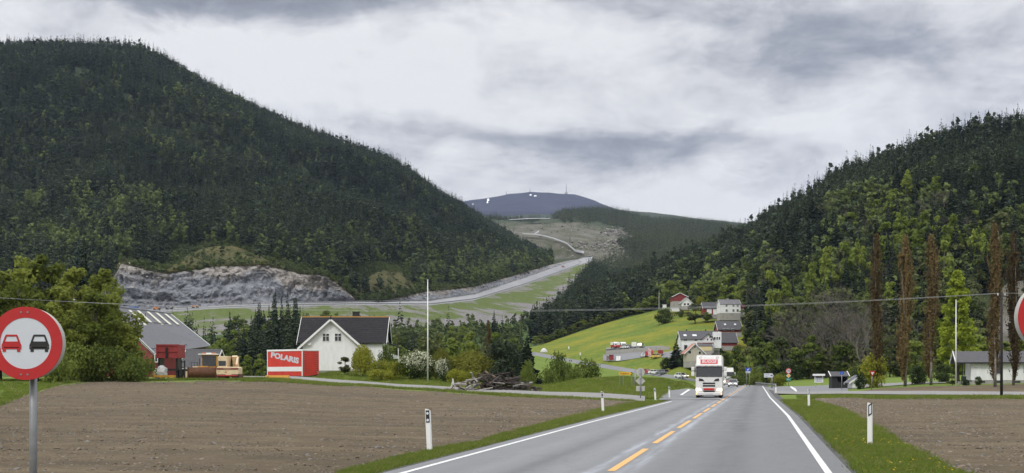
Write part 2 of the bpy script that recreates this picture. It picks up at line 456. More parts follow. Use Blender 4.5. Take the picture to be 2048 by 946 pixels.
def paint(name, col, wear=(0.2, 0.2, 0.22)):
    def b(t, out):
        co = t.n('ShaderNodeNewGeometry').outputs['Position']
        n = t.noise(co, 9.0, 7, 0.75)
        c = t.mix(t.ramp(n, [(0.5, (0, 0, 0)), (0.68, (0.8, 0.8, 0.8))]), col, wear)
        p = t.n('ShaderNodeBsdfPrincipled', {'Base Color': c, 'Roughness': 0.6})
        t.link(p.outputs[0], out.inputs[0])
    return mat(name, b)
M['line_white'] = paint('line_white', (0.66, 0.67, 0.67))
M['line_yellow'] = paint('line_yellow', (0.66, 0.36, 0.10), (0.45, 0.28, 0.13))
# ------------------------------------------------------------------ the near ground
GC = [  # photo column, then (depth, height) along it
    (-900, [(0, 0), (60, .15), (110, .8), (155, 1.65), (165, 1.8), (215, 2.2), (260, 1.5), (345, 0)]),
    (250, [(0, 0), (60, .15), (110, .8), (155, 1.65), (165, 1.8), (215, 2.0), (260, 1.0), (345, 0)]),
    (520, [(0, 0), (60, .1), (110, .7), (155, 1.55), (165, 1.75), (215, 2.0), (260, .8), (345, 0)]),
    (700, [(0, 0), (70, .05), (120, .5), (158, 1.1), (166, 1.3), (186, 2.7), (215, 2.8), (260, .6), (345, -.5)]),
    (820, [(0, 0), (80, 0), (130, .45), (148, .72), (160, .95), (185, 2.0), (220, 1.4), (345, -1)]),
    (1000, [(0, 0), (90, 0), (132, .3), (148, .55), (170, 1.1), (220, 0), (345, -1.5)]),
    (1100, [(0, 0), (100, 0), (130, .15), (142, .4), (180, .9), (230, -.4), (345, -1.5)]),
    (1168, [(0, 0), (105, 0), (126, .1), (140, .45), (180, 1.65), (215, 1.2), (265, -.4), (345, -1.5)]),
    (1240, [(0, 0), (112, 0), (128, .15), (140, .6), (180, 1.95), (215, 1.4), (265, -.2), (345, -1.2)]),
    (1315, [(0, 0), (112, -.05), (130, .1), (145, .5), (188, 1.75), (215, 1.3), (265, 0), (345, -1)]),
    (1362, [(0, 0), (115, -.02), (150, .0), (172, .25), (195, 1.2), (220, 1.0), (265, 0), (345, -1)]),
    (1405, [(0, 0), (120, -.0), (180, 0), (215, .25), (265, 0), (345, -.6)]),
    (1450, [(0, 0), (345, 0)]),
    (1530, [(0, 0), (345, 0)]),
    (1590, [(0, 0), (240, .05), (268, .15), (320, 1.3), (345, 2.0)]),
    (1690, [(0, 0), (190, .15), (262, .45), (320, 1.9), (345, 2.4)]),
    (1760, [(0, 0), (125, 0), (150, .1), (190, .5), (225, .9), (300, 2.0), (345, 2.6)]),
    (1900, [(0, 0), (125, 0), (150, .1), (180, .75), (195, 1.05), (260, 1.8), (345, 3.2)]),
    (2100, [(0, 0), (125, 0), (150, .15), (180, 1.05), (190, 1.2), (260, 2.0), (345, 3.4)]),
    (3400, [(0, 0), (125, 0), (150, .15), (180, 1.05), (190, 1.2), (260, 2.0), (345, 3.4)]),
]
_gpx = np.array([c[0] for c in GC], float)
_gY = np.linspace(0, 345, 139)
_gT = np.array([np.interp(_gY, [p[0] for p in c[1]], [p[1] for p in c[1]]) for c in GC])
for _k in range(3):   # soften the creases along depth
    _gT[:, 1:-1] = (_gT[:, :-2] + 2 * _gT[:, 1:-1] + _gT[:, 2:]) / 4
def gz(x, y):
    x = np.asarray(x, float); y = np.asarray(y, float)
    yy = np.clip(y, 20, 345)
    px = np.clip(x / np.maximum(yy, 20) * F + HX, _gpx[0], _gpx[-1] - 1e-6)
    i = np.clip(np.searchsorted(_gpx, px, side='right') - 1, 0, len(_gpx) - 2)
    s = (px - _gpx[i]) / (_gpx[i + 1] - _gpx[i]); s = s * s * (3 - 2 * s)
    j = np.clip((yy / 2.5).astype(int), 0, len(_gY) - 2); q = yy / 2.5 - j
    a = _gT[i, j] * (1 - q) + _gT[i, j + 1] * q
    b = _gT[i + 1, j] * (1 - q) + _gT[i + 1, j + 1] * q
    z = a * (1 - s) + b * s
    return z * np.clip((y - 18) / 22, 0, 1)
def G(x, y, dz=0.0):
    return Vector((x, y, float(gz(x, y)) + dz))
def GP(px, Y, dz=0.0):
    return G((px - HX) / F * Y, Y, dz)
def depth_at(px, py):
    """depth at which the photo pixel meets the near ground (first hit)"""
    Ys = np.linspace(15, 340, 1300)
    z = gz((px - HX) / F * Ys, Ys)
    zz = EYE - (py - HY) * Ys / F
    k = np.argmax(zz <= z)
    return float(Ys[k]) if zz[k] <= z[k] else 340.0
def on_ground(px, py, dz=0.0):
    return GP(px, depth_at(px, py), dz)

# the carriageway
def road_x(y):
    y = np.asarray(y, float)
    return 0.1837 * y - 3.24 - np.where(y > 290, ((y - 290) ** 2) * 0.0018, 0)
def road_l(y): return np.interp(y, [0, 60, 111, 130], [4.4, 4.35, 3.95, 3.9])
def road_r(y): return np.interp(y, [0, 70, 130, 200, 290], [4.7, 4.7, 4.2, 4.0, 3.7])

ys = np.concatenate([np.arange(-60, 20, 10), np.geomspace(20, 345, 110)])
pxs = np.concatenate([np.arange(-900, 0, 60), np.arange(0, 2049, 16), np.arange(2060, 3401, 70)])
YY, PX = np.meshgrid(ys, pxs, indexing='ij')
XX = (PX - HX) / F * np.maximum(YY, 70)
ZZ = gz(XX, YY)
off = np.abs(XX - road_x(YY))
ZZ = ZZ - 0.10 * np.clip((6.5 - off) / 1.0, 0, 1) + 0.03 * vnoise(XX, YY, 0, 0.4, 3) - 0.03
gv = np.stack([XX, YY, ZZ], -1).reshape(-1, 3)
ground = add_mesh('ground', np_mesh('ground', gv, grid_quads(*YY.shape), M['grass']), label='grassy ground along the road and between the fields', kind='structure')

def strip(name, rows, m, parent=None, nseg=1, uvs=None, kind=None, label=None, dz=0.0, zf=None):
    """sheet from rows of (left point, right point) or lists of x; drapes on the ground with nseg cells across"""
    V = []; U = []
    for k, (y, xa, xb) in enumerate(rows):
        for j in range(nseg + 1):
            x = xa + (xb - xa) * j / nseg
            z = (float(gz(x, y)) if zf is None else zf(x, y)) + dz
            V.append((x, y, z))
            U.append((x - float(road_x(y)), y))
    me = np_mesh(name, np.array(V), grid_quads(len(rows), nseg + 1), m, uv=np.array(U))
    return add_mesh(name, me, parent, kind=kind, label=label)

ry = np.concatenate([np.arange(-30, 60, 3.0), np.arange(60, 200, 5.0), np.arange(200, 420, 6.0)])
rzf = lambda x, y: 0.0
gravel_l = strip('gravel_shoulder', [(y, float(road_x(y) - road_l(y)) - 1.05, float(road_x(y) - road_l(y)) + .2) for y in ry], M['dark_gravel'], kind='structure', dz=0.012, zf=lambda x, y: min(0.0, float(gz(x, y))) , label='narrow gravel shoulder on the left of the road')
gravel_r = strip('gravel_shoulder', [(y, float(road_x(y) + road_r(y)) - .2, float(road_x(y) + road_r(y)) + 1.15) for y in ry], M['dark_gravel'], kind='structure', dz=0.012, zf=rzf, label='dark gravel shoulder on the right of the road')
road = strip('road', [(y, float(road_x(y) - road_l(y)) - .45, float(road_x(y) + road_r(y)) + .5) for y in ry], M['road'], nseg=8, kind='structure', dz=0.03, zf=rzf, label='grey two-lane asphalt road running to the hills')
# edge lines
strip('edge_line', [(y, float(road_x(y) - road_l(y)) - .075, float(road_x(y) - road_l(y)) + .075) for y in ry if y < 112], M['line_white'], parent=road, dz=0.036, zf=rzf)
strip('edge_line', [(y, float(road_x(y) - road_l(y)) - .075, float(road_x(y) - road_l(y)) + .075) for y in ry if y > 165], M['line_white'], parent=road, dz=0.036, zf=rzf)
strip('edge_line', [(y, float(road_x(y) + road_r(y)) - .08, float(road_x(y) + road_r(y)) + .08) for y in ry if y < 285], M['line_white'], parent=road, dz=0.036, zf=rzf)
y = 41.5 - 12.15 * 5
while y < 330:
    rr = np.arange(y, y + 9.05, 3.0)
    strip('centre_dash', [(q, float(road_x(q)) - .09, float(road_x(q)) + .09) for q in rr], M['line_yellow'], parent=road, dz=0.036, zf=rzf)
    y += 12.15

# side road on the right, with its give-way line
sr = []
for px in np.arange(1520, 1700, 8):
    yn = float(np.interp(px, [1520, 1545, 1560, 1600, 1700], [230, 195, 176, 168, 168])); yf = float(np.interp(px, [1520, 1700], [262, 258]))
    sr.append((px, yn, yf))
def ribbon_px(name, cols, m, dz, kind=None, label=None, parent=None, n=8, bank=0.0):
    """sheet on the near ground between two depths per photo column"""
    V = []
    for px, a, b in cols:
        for j in range(n + 1):
            Y = a + (b - a) * j / n
            V.append(tuple(GP(px, Y, dz + bank * j / n)))
    return add_mesh(name, np_mesh(name, np.array(V), grid_quads(len(cols), n + 1)[:, ::-1], m), parent, kind=kind, label=label)
side = ribbon_px('side_road', sr, M['asphalt_side'], 0.018, 'structure', 'asphalt side road joining from the right')
ribbon_px('give_way_line', [(1581, 238, 262), (1586, 205, 245), (1591, 180, 220), (1594, 172, 186)], M['line_white'], 0.026, parent=side, n=3)
track_r = ribbon_px('gravel_track', [(p, float(np.interp(p, [1548, 1600, 2100], [158, 150, 138])), float(np.interp(p, [1548, 1600, 2100], [174, 162, 149]))) for p in np.arange(1548, 2400, 12)], M['gravel'], 0.05, 'structure', 'pale gravel track between the two ploughed fields on the right', bank=.14)
drive_r = ribbon_px('gravel_drive', [(p, float(np.interp(p, [1730, 1800, 1900], [192, 200, 196])), float(np.interp(p, [1730, 1800, 1900], [222, 222, 206]))) for p in np.arange(1730, 1921, 10)], M['gravel'], 0.06, 'structure', 'gravel drive in front of the white bungalow')
# left farm track (runs along the far edge of the field)
tk = [(-300, 172, 176), (300, 172, 176), (480, 176, 184), (530, 174, 180), (620, 163, 170), (700, 158, 165), (820, 147, 155), (1000, 131, 140), (1100, 125, 135.5), (1200, 118, 130), (1262, 112.5, 124), (1300, 110, 120)]
farm_track = ribbon_px('farm_track', [(p, float(np.interp(p, [t[0] for t in tk], [t[1] for t in tk])), float(np.interp(p, [t[0] for t in tk], [t[2] for t in tk]))) for p in np.arange(470, 1300, 10)], M['gravel'], 0.06, 'structure', 'grey gravel farm track curving past the white house', bank=.20)
# junction mouth on the left by the truck
mouth = ribbon_px('junction_mouth', [(1318, 117, 119), (1335, 117, 150), (1350, 117, 166), (1375, 117, 178), (1410, 117, 188), (1440, 117, 200)], M['asphalt_side'], 0.06, 'structure', 'asphalt junction mouth beside the oncoming truck')
def gline(name, a, b, wd, m, dz, parent):
    a, b = Vector(a), Vector(b); n_ = Vector((-(b - a).y, (b - a).x, 0)).normalized() * wd / 2
    mb = MB(); mb.poly([G(*(a - n_).xy, dz), G(*(b - n_).xy, dz), G(*(b + n_).xy, dz), G(*(a + n_).xy, dz)])
    return mb.build(name, m, parent)
gline('junction_line', GP(1361, 141), GP(1379, 176), .3, M['line_white'], 0.075, mouth)
gline('junction_line', GP(1361, 141), GP(1396, 134), .3, M['line_white'], 0.075, mouth)

# ploughed fields
def field(name, cols, label, dz=0.05, nr=150, amp=0.035, furrow=(0.35, 1.0)):
    px = np.array([c[0] for c in cols], float); a = np.array([c[1] for c in cols], float); b = np.array([c[2] for c in cols], float)
    q = np.unique(np.concatenate([np.arange(px[0], px[-1], 7.0), [px[-1]]]))
    A = np.interp(q, px, a); B = np.interp(q, px, b)
    s = np.linspace(0, 1, nr)[:, None]
    Y = A * (B / A) ** s
    jag = vnoise(q * 0.05, q * 0, 3.3, 1.0, 4)[None, :]
    Y = Y * (1 + 0.012 * jag * (s > 0.985))
    X = (q - HX)[None, :] / F * Y
    Z = gz(X, Y)
    ang = R(12)
    across = X * math.cos(ang) - Y * math.sin(ang)
    bumps = amp * (vnoise(X, Y, 0, 0.9, 4, 0.6) * 1.2 + 0.8 * vnoise(X * 0.15, Y * 1.3, 1.7, 1.0, 3)) + 0.02 * np.sin(Y * 3.2 + 2 * vnoise(X, Y, 0, .07, 2))
    edge = np.minimum(1, np.minimum(s, 1 - s) * 14)
    Z = Z + dz + np.maximum(bumps, -0.07) * edge - 0.10 * (1 - edge)
    return add_mesh(name, np_mesh(name, np.stack([X, Y, Z], -1).reshape(-1, 3), grid_quads(nr, len(q)), M['soil']), label=label, kind='structure')
fl_near = lambda px: float(np.interp(px, [-900, 300, 640, 740, 1000, 1130, 1230, 1270], [9, 10, 20, 29.2, 42.6, 61, 90, 106]))
fl_far = lambda px: float(np.interp(px, [-900, -100, 0, 60, 130, 200, 250, 293, 386, 520, 620, 700, 820, 1000, 1100, 1200, 1262, 1275], [50, 62, 80, 108, 140, 154, 155, 150, 157, 159, 159, 155.5, 144.5, 128.5, 123, 115.5, 109.5, 107]))
field_l = field('ploughed_field', [(p, fl_near(p), fl_far(p)) for p in range(-900, 1276, 25)], 'broad brown ploughed field on the left of the road')
fr_near = lambda px: float(np.interp(px, [1626, 1641, 1702, 1755, 1796, 1886, 2000, 2300, 3200], [112, 102, 69.5, 51.5, 39.9, 29.3, 21, 12, 8]))
fr_far = lambda px: float(np.interp(px, [1626, 1700, 2100, 3200], [119, 124, 128, 128]))
field_r = field('ploughed_field', [(p, fr_near(p), fr_far(p)) for p in range(1626, 3200, 20)], 'brown ploughed field on the right, nearest the verge')
field_rr = field('ploughed_field', [(p, float(np.interp(p, [1715, 1730, 2100], [160, 156, 149])), float(np.interp(p, [1715, 1771, 1900, 2050, 3000], [166, 184, 182, 183, 183]))) for p in range(1715, 3000, 20)], 'strip of ploughed field below the white bungalow', nr=60)

# ------------------------------------------------------------------ lofted landforms (feature lines measured in the photo, each at its own depth)
Rt_ref = None
class Loft:
    def __init__(s, curves):
        s.c = [np.array(sorted(c), float) for c in curves]
        s.n = len(curves)
    def ev(s, px, t):
        px = np.asarray(px, float); t = np.asarray(t, float)
        px, t = np.broadcast_arrays(px, t)
        Y = np.empty(px.shape); Z = np.empty(px.shape)
        Yc = np.stack([np.interp(px, c[:, 0], c[:, 2]) for c in s.c]); 
        Zc = np.stack([EYE - (np.interp(px, c[:, 0], c[:, 1]) - HY) * y_ / F for c, y_ in zip(s.c, Yc)])
        i = np.clip(t.astype(int), 0, s.n - 2); q = t - i
        take = lambda A, k: np.take_along_axis(A, k[None], 0)[0]
        Y = take(Yc, i) * (1 - q) + take(Yc, i + 1) * q
        Z = take(Zc, i) * (1 - q) + take(Zc, i + 1) * q
        if s.relief:
            ta, tb, A = s.relief
            X = (px - HX) / F * Y
            e = np.clip((t - ta) / .5, 0, 1) * (np.clip((1060 - px) / 200, 0, 1) if s is not Rt_ref else 1.0) * np.clip((tb - t) / .35, 0, 1)
            Z = Z + e * (A * vnoise(X, Y, 0, 1 / 170., 3) + .25 * A * vnoise(X, Y, 5.0, 1 / 45., 2))
        return (px - HX) / F * Y, Y, Z
    relief = None
    def patch(s, name, t0, t1, nt, pxs, m, amp=0.0, ns=0.02, label=None, kind='structure', fn=None, edge=0.0):
        t = np.linspace(t0, t1, nt)[:, None]
        X, Y, Z = s.ev(np.asarray(pxs, float)[None, :], t)
        U = np.stack(np.broadcast_arrays((np.asarray(pxs, float)[None, :] - HX) / F, (t - t0) / (t1 - t0)), -1).reshape(-1, 2)
        if amp:
            e = 1.0
            if edge:
                k = (t - t0) / (t1 - t0); e = np.clip(np.minimum(k, 1 - k) / edge, 0, 1)
            Z = Z + amp * e * vnoise(X, Y, 0, ns, 4)
        if fn is not None:
            X, Y, Z = fn(X, Y, Z, np.broadcast_to((t - t0) / (t1 - t0), X.shape))
        o = add_mesh(name, np_mesh(name, np.stack([X, Y, Z], -1).reshape(-1, 3), grid_quads(nt, len(pxs)), m, uv=U), label=label, kind=kind)
        return o
    def z_at(s, px, Y, t0=0, t1=None):
        t1 = s.n - 1 if t1 is None else t1
        t = np.linspace(t0, t1, 400)
        _, yy, zz = s.ev(np.full_like(t, px), t)
        return float(np.interp(Y, yy, zz))
    def at_py(s, px, py, t0=0, t1=None):
        """first place, from near to far, where the surface is seen at this pixel"""
        t1 = s.n - 1 if t1 is None else t1
        t = np.linspace(t0, t1, 600)
        x, y_, z = s.ev(np.full_like(t, px), t)
        q = HY - (z - EYE) / y_ * F
        k = int(np.argmax(q <= py)) if (q <= py).any() else len(t) - 1
        return Vector((x[k], y_[k], z[k]))

hw_n = [(-900, 632, 690), (250, 626, 700), (350, 622, 702), (450, 616.5, 708), (545, 613, 715), (720, 610, 750), (860, 610.5, 826), (950, 600, 924), (1050, 570, 1112), (1120, 545, 1282), (1165, 527.5, 1415), (1185, 521, 1460)]
hw_f = [(-900, 628, 704), (250, 621, 714), (350, 617, 716), (450, 611, 722), (545, 607.5, 730), (720, 604.5, 768), (860, 602, 848), (950, 588.5, 950), (1050, 556, 1145), (1120, 531, 1320), (1165, 517, 1455), (1185, 514, 1480)]
Mt = Loft([
    [(-900, 771, 338), (500, 771, 338), (700, 776, 338), (1000, 781, 338), (1120, 781, 338), (1200, 781, 338)],
    [(-900, 735, 470), (250, 735, 470), (700, 742, 470), (1000, 745, 480), (1100, 735, 520), (1200, 730, 560)],
    [(-900, 680, 600), (250, 680, 600), (420, 670, 610), (550, 664, 640), (700, 655, 680), (830, 655, 720), (950, 650, 790), (1040, 644, 850), (1075, 638, 880), (1130, 585, 1050), (1185, 540, 1340), (1230, 560, 1380), (1300, 560, 1380)],
    hw_n, hw_f,
    [(p, y_ - .5, Y + 7) for p, y_, Y in hw_f],
    [(-900, 608, 725), (150, 600, 730), (215, 580, 735), (242, 527, 740), (290, 540, 736), (330, 548, 737), (380, 540, 742), (430, 533, 748), (530, 530, 753), (600, 548, 756), (650, 553, 760), (690, 580, 767), (716, 603, 777), (760, 604, 788), (800, 596, 820), (850, 584, 868), (900, 580, 915), (950, 574, 980), (1050, 545, 1175), (1100, 530, 1330), (1165, 515, 1480), (1185, 512, 1500)],
    [(-900, 330, 1050), (0, 345, 1030), (250, 370, 1010), (400, 400, 1000), (550, 430, 990), (700, 465, 1000), (830, 480, 1080), (950, 500, 1220), (1050, 520, 1400), (1100, 524, 1480), (1185, 511, 1530)],
    [(-900, 80, 1420), (-300, 95, 1420), (0, 103, 1440), (100, 99, 1450), (250, 103, 1460), (290, 110, 1470), (340, 134, 1480), (400, 172, 1490), (500, 220, 1520), (600, 266, 1560), (700, 300, 1600), (770, 325, 1640), (830, 360, 1680), (870, 391, 1720), (930, 424, 1780), (1000, 468, 1800), (1050, 500, 1760), (1095, 522, 1640), (1185, 512, 1560)],
    [(-900, 160, 2300), (300, 200, 2300), (800, 420, 2300), (1000, 520, 2200), (1185, 530, 1700)],
])
Mt.relief = (6.12, 8.0, 34.0)
mpx = np.concatenate([np.arange(-900, 200, 20), np.arange(200, 1186, 5)])
Mt.patch('valley_floor', 0, 2, 40, np.concatenate([mpx, np.arange(1190, 1301, 8)]), M['valley_floor'], 1.2, 0.02, 'rough green floor of the valley below the new road', edge=0.1)
Mt.patch('embankment', 2, 3, 26, mpx, M['embankment'], 0.6, 0.05, 'grassed gravel embankment below the new road', edge=0.3)
Mt.patch('highway', 3, 4, 4, mpx, M['far_asphalt'], label='new asphalt road climbing along the foot of the mountain')
Mt.patch('gravel_ditch', 4, 5, 3, mpx, M['gravel'], label='gravel strip between the new road and the rock cut')
def rockfn(X, Y, Z, k):
    e = np.clip(np.minimum(k * 5, (1 - k) * 9), 0, 1)
    n1 = vnoise(X, Z * 1.0, Y * .3, 0.09, 3)
    blocky = np.round(vnoise(X + 5 * n1, Z * 0.8, 7.0, 0.16, 2) * 3.0) / 3.0
    d_ = 3.2 * n1 + 3.4 * blocky + 1.8 * np.round(vnoise(X + 3 * n1, Z, 3.0, 0.42, 2) * 2.5) / 2.5 + 1.2 * np.sin(Z * 0.5 + 3 * n1)
    kk = k * 3.3 + .35 * n1 + .25
    vc = np.abs(vnoise(X * 1.0 + 4 * n1, Z * .18, 11.0, 0.13, 3))
    d_ = d_ + 3.0 * np.clip(.22 - vc, 0, .22) / .22 + 3.4 * (np.floor(kk) + np.clip((kk - np.floor(kk)) * 5 - 4, 0, 1) - kk) * np.clip((560 - (X / Y * F + HX)) / 150, 0.15, 1)
    return X, Y + e * d_, Z + 0.7 * e * vnoise(X, Z, 1.0, 0.3, 3)
Mt.patch('rock_face', 5, 6, 60, np.concatenate([np.arange(-300, 200, 8), np.arange(200, 1186, 1.6)]), M['rock'], label='blasted grey rock face above the new road', fn=rockfn)
Mt.patch('rock_brow', 6, 6.09, 8, mpx, M['moss'], 1.5, 0.05, 'mossy brow above the rock face', edge=.2)
Mt.patch('mountain', 6.09, 9, 120, mpx, M['forest_floor'], 2.0, 0.012, 'forested mountain on the left', edge=0.06)

Rt = Loft([   # the right-hand hill
    [(1060, 702, 620), (1120, 684, 635), (1205, 656, 652), (1287, 632, 660), (1345, 620, 655), (1400, 630, 620), (1450, 650, 560), (1488, 654, 545), (1500, 705, 420), (1520, 775, 330), (1700, 760, 325), (2050, 750, 325), (3400, 745, 325)],
    [(1060, 694, 630), (1120, 676, 645), (1205, 648, 662), (1287, 624, 670), (1345, 612, 665), (1400, 622, 630), (1450, 637, 575), (1488, 641, 562), (1500, 690, 435), (1520, 738, 345), (1700, 733, 350), (2050, 725, 350), (3400, 720, 350)],
    [(1060, 672, 700), (1120, 652, 715), (1205, 620, 730), (1287, 594, 735), (1345, 570, 730), (1400, 565, 700), (1450, 585, 650), (1488, 595, 640), (1502, 640, 510), (1520, 655, 440), (1700, 640, 420), (2050, 610, 410), (3400, 600, 410)],
    [(1060, 655, 800), (1100, 632, 830), (1130, 612, 840), (1200, 588, 850), (1290, 550, 860), (1350, 525, 860), (1400, 508, 860), (1450, 488, 855), (1500, 468, 840), (1540, 442, 820), (1600, 407, 790), (1700, 347, 750), (1800, 316, 720), (1850, 298, 710), (1900, 276, 700), (2000, 264, 690), (2048, 260, 690), (2400, 190, 650), (3400, 150, 600)],
    [(1060, 690, 1300), (1500, 560, 1300), (2000, 350, 1200), (3400, 300, 1100)],
])
Rt_ref = Rt
Rt.relief = (2.0, 3.0, 12.0)
rpx = np.concatenate([np.arange(1060, 2100, 8), np.arange(2100, 3400, 40)])
Rt.patch('grass_bank', 0, 1, 10, rpx, M['valley_floor'], 0.2, 0.1, 'rough grass at the foot of the right hill', edge=.3)
Rt.patch('hillside', 1, 4, 90, rpx, M['forest_floor'], 1.5, 0.02, 'forested hill on the right', edge=0.03)

vr_n = [(940, 712, 650), (1040, 707.5, 600), (1070, 711, 560), (1110, 719, 530), (1160, 728.5, 490), (1230, 740, 450), (1305, 751.5, 410), (1362, 759, 370), (1400, 764, 385), (1430, 767.5, 400), (1535, 767.5, 405)]
vr_f = [(940, 709, 660), (1040, 702.5, 609), (1070, 704, 569), (1110, 712, 539), (1160, 721, 499), (1230, 732, 459), (1305, 744.5, 419), (1362, 752.5, 378), (1400, 760, 394), (1430, 766.5, 412), (1535, 766.5, 412)]
Pa = Loft([
    [(940, 775, 338), (1100, 772, 338), (1380, 771, 338), (1410, 770, 338), (1535, 770, 338)],
    [(p, y_ + 1.0, Y - 5) for p, y_, Y in vr_n], vr_n, vr_f,
    [(940, 700, 675), (1040, 697, 620), (1070, 697, 590), (1150, 709, 530), (1213, 709, 492), (1280, 705, 472), (1345, 702, 456), (1400, 714, 415), (1440, 712, 430), (1490, 735, 432), (1535, 750, 430)],
    [(940, 698, 690), (1040, 696, 640), (1070, 690, 640), (1120, 674, 655), (1205, 646, 672), (1287, 622, 680), (1345, 608, 678), (1400, 618, 640), (1450, 637, 572), (1490, 641, 560), (1502, 690, 450), (1535, 720, 440)],
    [(940, 698, 800), (1535, 640, 800)],
])
ppx = np.arange(940, 1536, 6)
Pa.patch('verge', 0, 2, 14, ppx, M['grass'], 0.3, .1, 'grassy bank below the valley road', edge=.3)
Pa.patch('valley_road', 2, 3, 3, ppx, M['asphalt_side'], label='narrow road curving through the valley with cars on it')
Pa.patch('meadow', 3, 6, 70, ppx, M['meadow'], 0.9, 0.03, 'bright green dandelion meadow on the slope', edge=.08)

Fa = Loft([   # the bare hill and woods beyond the new road
    [(860, 660, 1560), (1000, 640, 1560), (1150, 620, 1540), (1200, 640, 1200), (1300, 620, 1150), (1500, 600, 1150)],
    [(860, 470, 1900), (950, 470, 1900), (1000, 485, 1850), (1060, 480, 1850), (1110, 478, 1850), (1165, 500, 1700), (1230, 490, 1800), (1300, 490, 1800), (1500, 500, 1700)],
    [(860, 440, 2300), (950, 445, 2300), (1010, 447, 2350), (1100, 446, 2400), (1165, 444, 2400), (1210, 455, 2350), (1300, 470, 2200), (1500, 480, 2000)],
    [(860, 432, 2700), (940, 430, 2700), (1000, 438, 2700), (1065, 443, 2700), (1100, 435, 2750), (1130, 425, 2800), (1200, 420, 2800), (1250, 429, 2800), (1300, 441, 2800), (1380, 446, 2700), (1440, 452, 2600), (1500, 462, 2500)],
    [(860, 470, 4000), (1500, 480, 4000)],
])
fpx = np.arange(860, 1501, 3)
Fa.patch('bare_hillside', 0, 2, 60, fpx, M['bare'], 5, 0.008, 'bare gravelly hillside where the new road is being built', edge=.08)
Fa.patch('wooded_hill', 2, 4, 50, fpx, M['far_forest'], 4, 0.008, 'dark wooded hill in the middle distance', edge=.1)
Rg = Loft([[(700, 470, 4600), (1600, 470, 4600)], [(700, 440, 5000), (1180, 428, 5000), (1230, 417, 5000), (1300, 420, 5000), (1345, 426, 5000), (1375, 434, 5000), (1420, 442, 5000), (1600, 455, 5000)], [(700, 480, 6000), (1600, 480, 6000)]])
Rg.patch('far_ridge', 0, 2, 24, np.arange(700, 1601, 4), M['far_forest'], 14, 0.004, 'low blue wooded ridge in the distance', edge=.05)
Bl = Loft([[(500, 500, 6000), (1700, 500, 6000)], [(500, 460, 6500), (850, 436, 6500), (1000, 425, 6500), (1200, 430, 6500), (1700, 470, 6500)],
           [(500, 440, 7500), (850, 415, 7500), (930, 402, 7500), (985, 393, 7500), (1020, 386, 7500), (1060, 382, 7500), (1100, 382.5, 7500), (1120, 386, 7500), (1150, 388, 7500), (1190, 401, 7500), (1215, 413, 7500), (1260, 430, 7500), (1700, 470, 7500)],
           [(500, 470, 9000), (1700, 480, 9000)]])
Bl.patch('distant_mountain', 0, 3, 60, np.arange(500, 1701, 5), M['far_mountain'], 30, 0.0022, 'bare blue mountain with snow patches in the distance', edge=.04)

def px_sheet(name, L, pts, wpy, m, dz, label, t0, t1):
    """narrow road draped on a far slope along photo points"""
    V = []
    n = 40
    xs = [p[0] for p in pts]; s = np.linspace(0, len(pts) - 1, n)
    for q in s:
        px = float(np.interp(q, range(len(pts)), xs)); py = float(np.interp(q, range(len(pts)), [p[1] for p in pts])); w_ = float(np.interp(q, range(len(pts)), wpy))
        for k in (-1, 1):
            v = L.at_py(px, py + k * w_ / 2, t0, t1); V.append((v.x, v.y, v.z + dz))
    return add_mesh(name, np_mesh(name, np.array(V), grid_quads(n, 2), m), label=label, kind='structure')
px_sheet('construction_road', Fa, [(1168, 516), (1150, 512), (1133, 497), (1105, 486), (1075, 479), (1045, 477)], [5, 4.5, 3.2, 2.4, 2, 1.6], M['far_asphalt'], 7, 'pale construction road winding up the bare hillside', 0.2, 3)
px_sheet('construction_road', Fa, [(1068, 478), (1078, 472)], [2, 4], M['far_asphalt'], 7, 'short pale spur of the construction road', 0.2, 3)
px_sheet('construction_road', Fa, [(1018, 450), (1060, 447), (1100, 447)], [1.2, 1.6, 1.2], M['far_asphalt'], 9, 'pale gravel road across the top of the bare hillside', 0.2, 3)

def knoll_sheet(cols, label):
    V = []
    for px, pa, pb in cols:
        for j in range(13):
            k = j / 12
            v = Mt.at_py(px, pa + (pb - pa) * k, 6.0, 8); e = math.sin(math.pi * k) ** .5
            n_ = float(vnoise(px * .05, pa + (pb - pa) * k * .08, 3.0, 1.0, 3))
            V.append((v.x, v.y - (3.0 + 2.5 * n_) * e, v.z + (2.2 + 1.6 * n_) * e - .6))
    add_mesh('moss_knoll', np_mesh('moss_knoll', np.array(V), grid_quads(len(cols), 13)[:, ::-1], M['moss']), label=label, kind='structure')
def arc(p0, p1, lo_, hi_): return [(p, float(np.interp(p, *lo_)), float(np.interp(p, *lo_)) - 2 - (hi_ * math.sin(math.pi * (p - p0) / (p1 - p0)) ** .7)) for p in np.arange(p0, p1 + 1, 6)]
V = []
_sp = np.arange(1935, 2200, 6)
for px in _sp:
    b_ = float(np.interp(px, [1935, 1965, 2000, 2050, 2200], [690, 728, 732, 732, 732])); a_ = float(np.interp(px, [1935, 1965, 2010, 2060, 2200], [680, 640, 575, 565, 640]))
    for j in range(15):
        v = Rt.at_py(px, b_ + (a_ - b_) * j / 14, 1.0, 3); V.append((v.x, v.y - .6, v.z + .9))
add_mesh('scree_slope', np_mesh('scree_slope', np.array(V), grid_quads(len(_sp), 15)[:, ::-1], M['bare']), label='bare brown scree slope behind the bungalow', kind='structure')
knoll_sheet(arc(335, 540, ([300, 335, 380, 430, 480, 540], [548, 549, 543, 536, 535, 532]), 44), 'mossy knoll above the rock face with stones and heath')
knoll_sheet(arc(712, 836, ([700, 760, 836], [594, 598, 588]), 58), 'steep mossy outcrop right of the rock face')
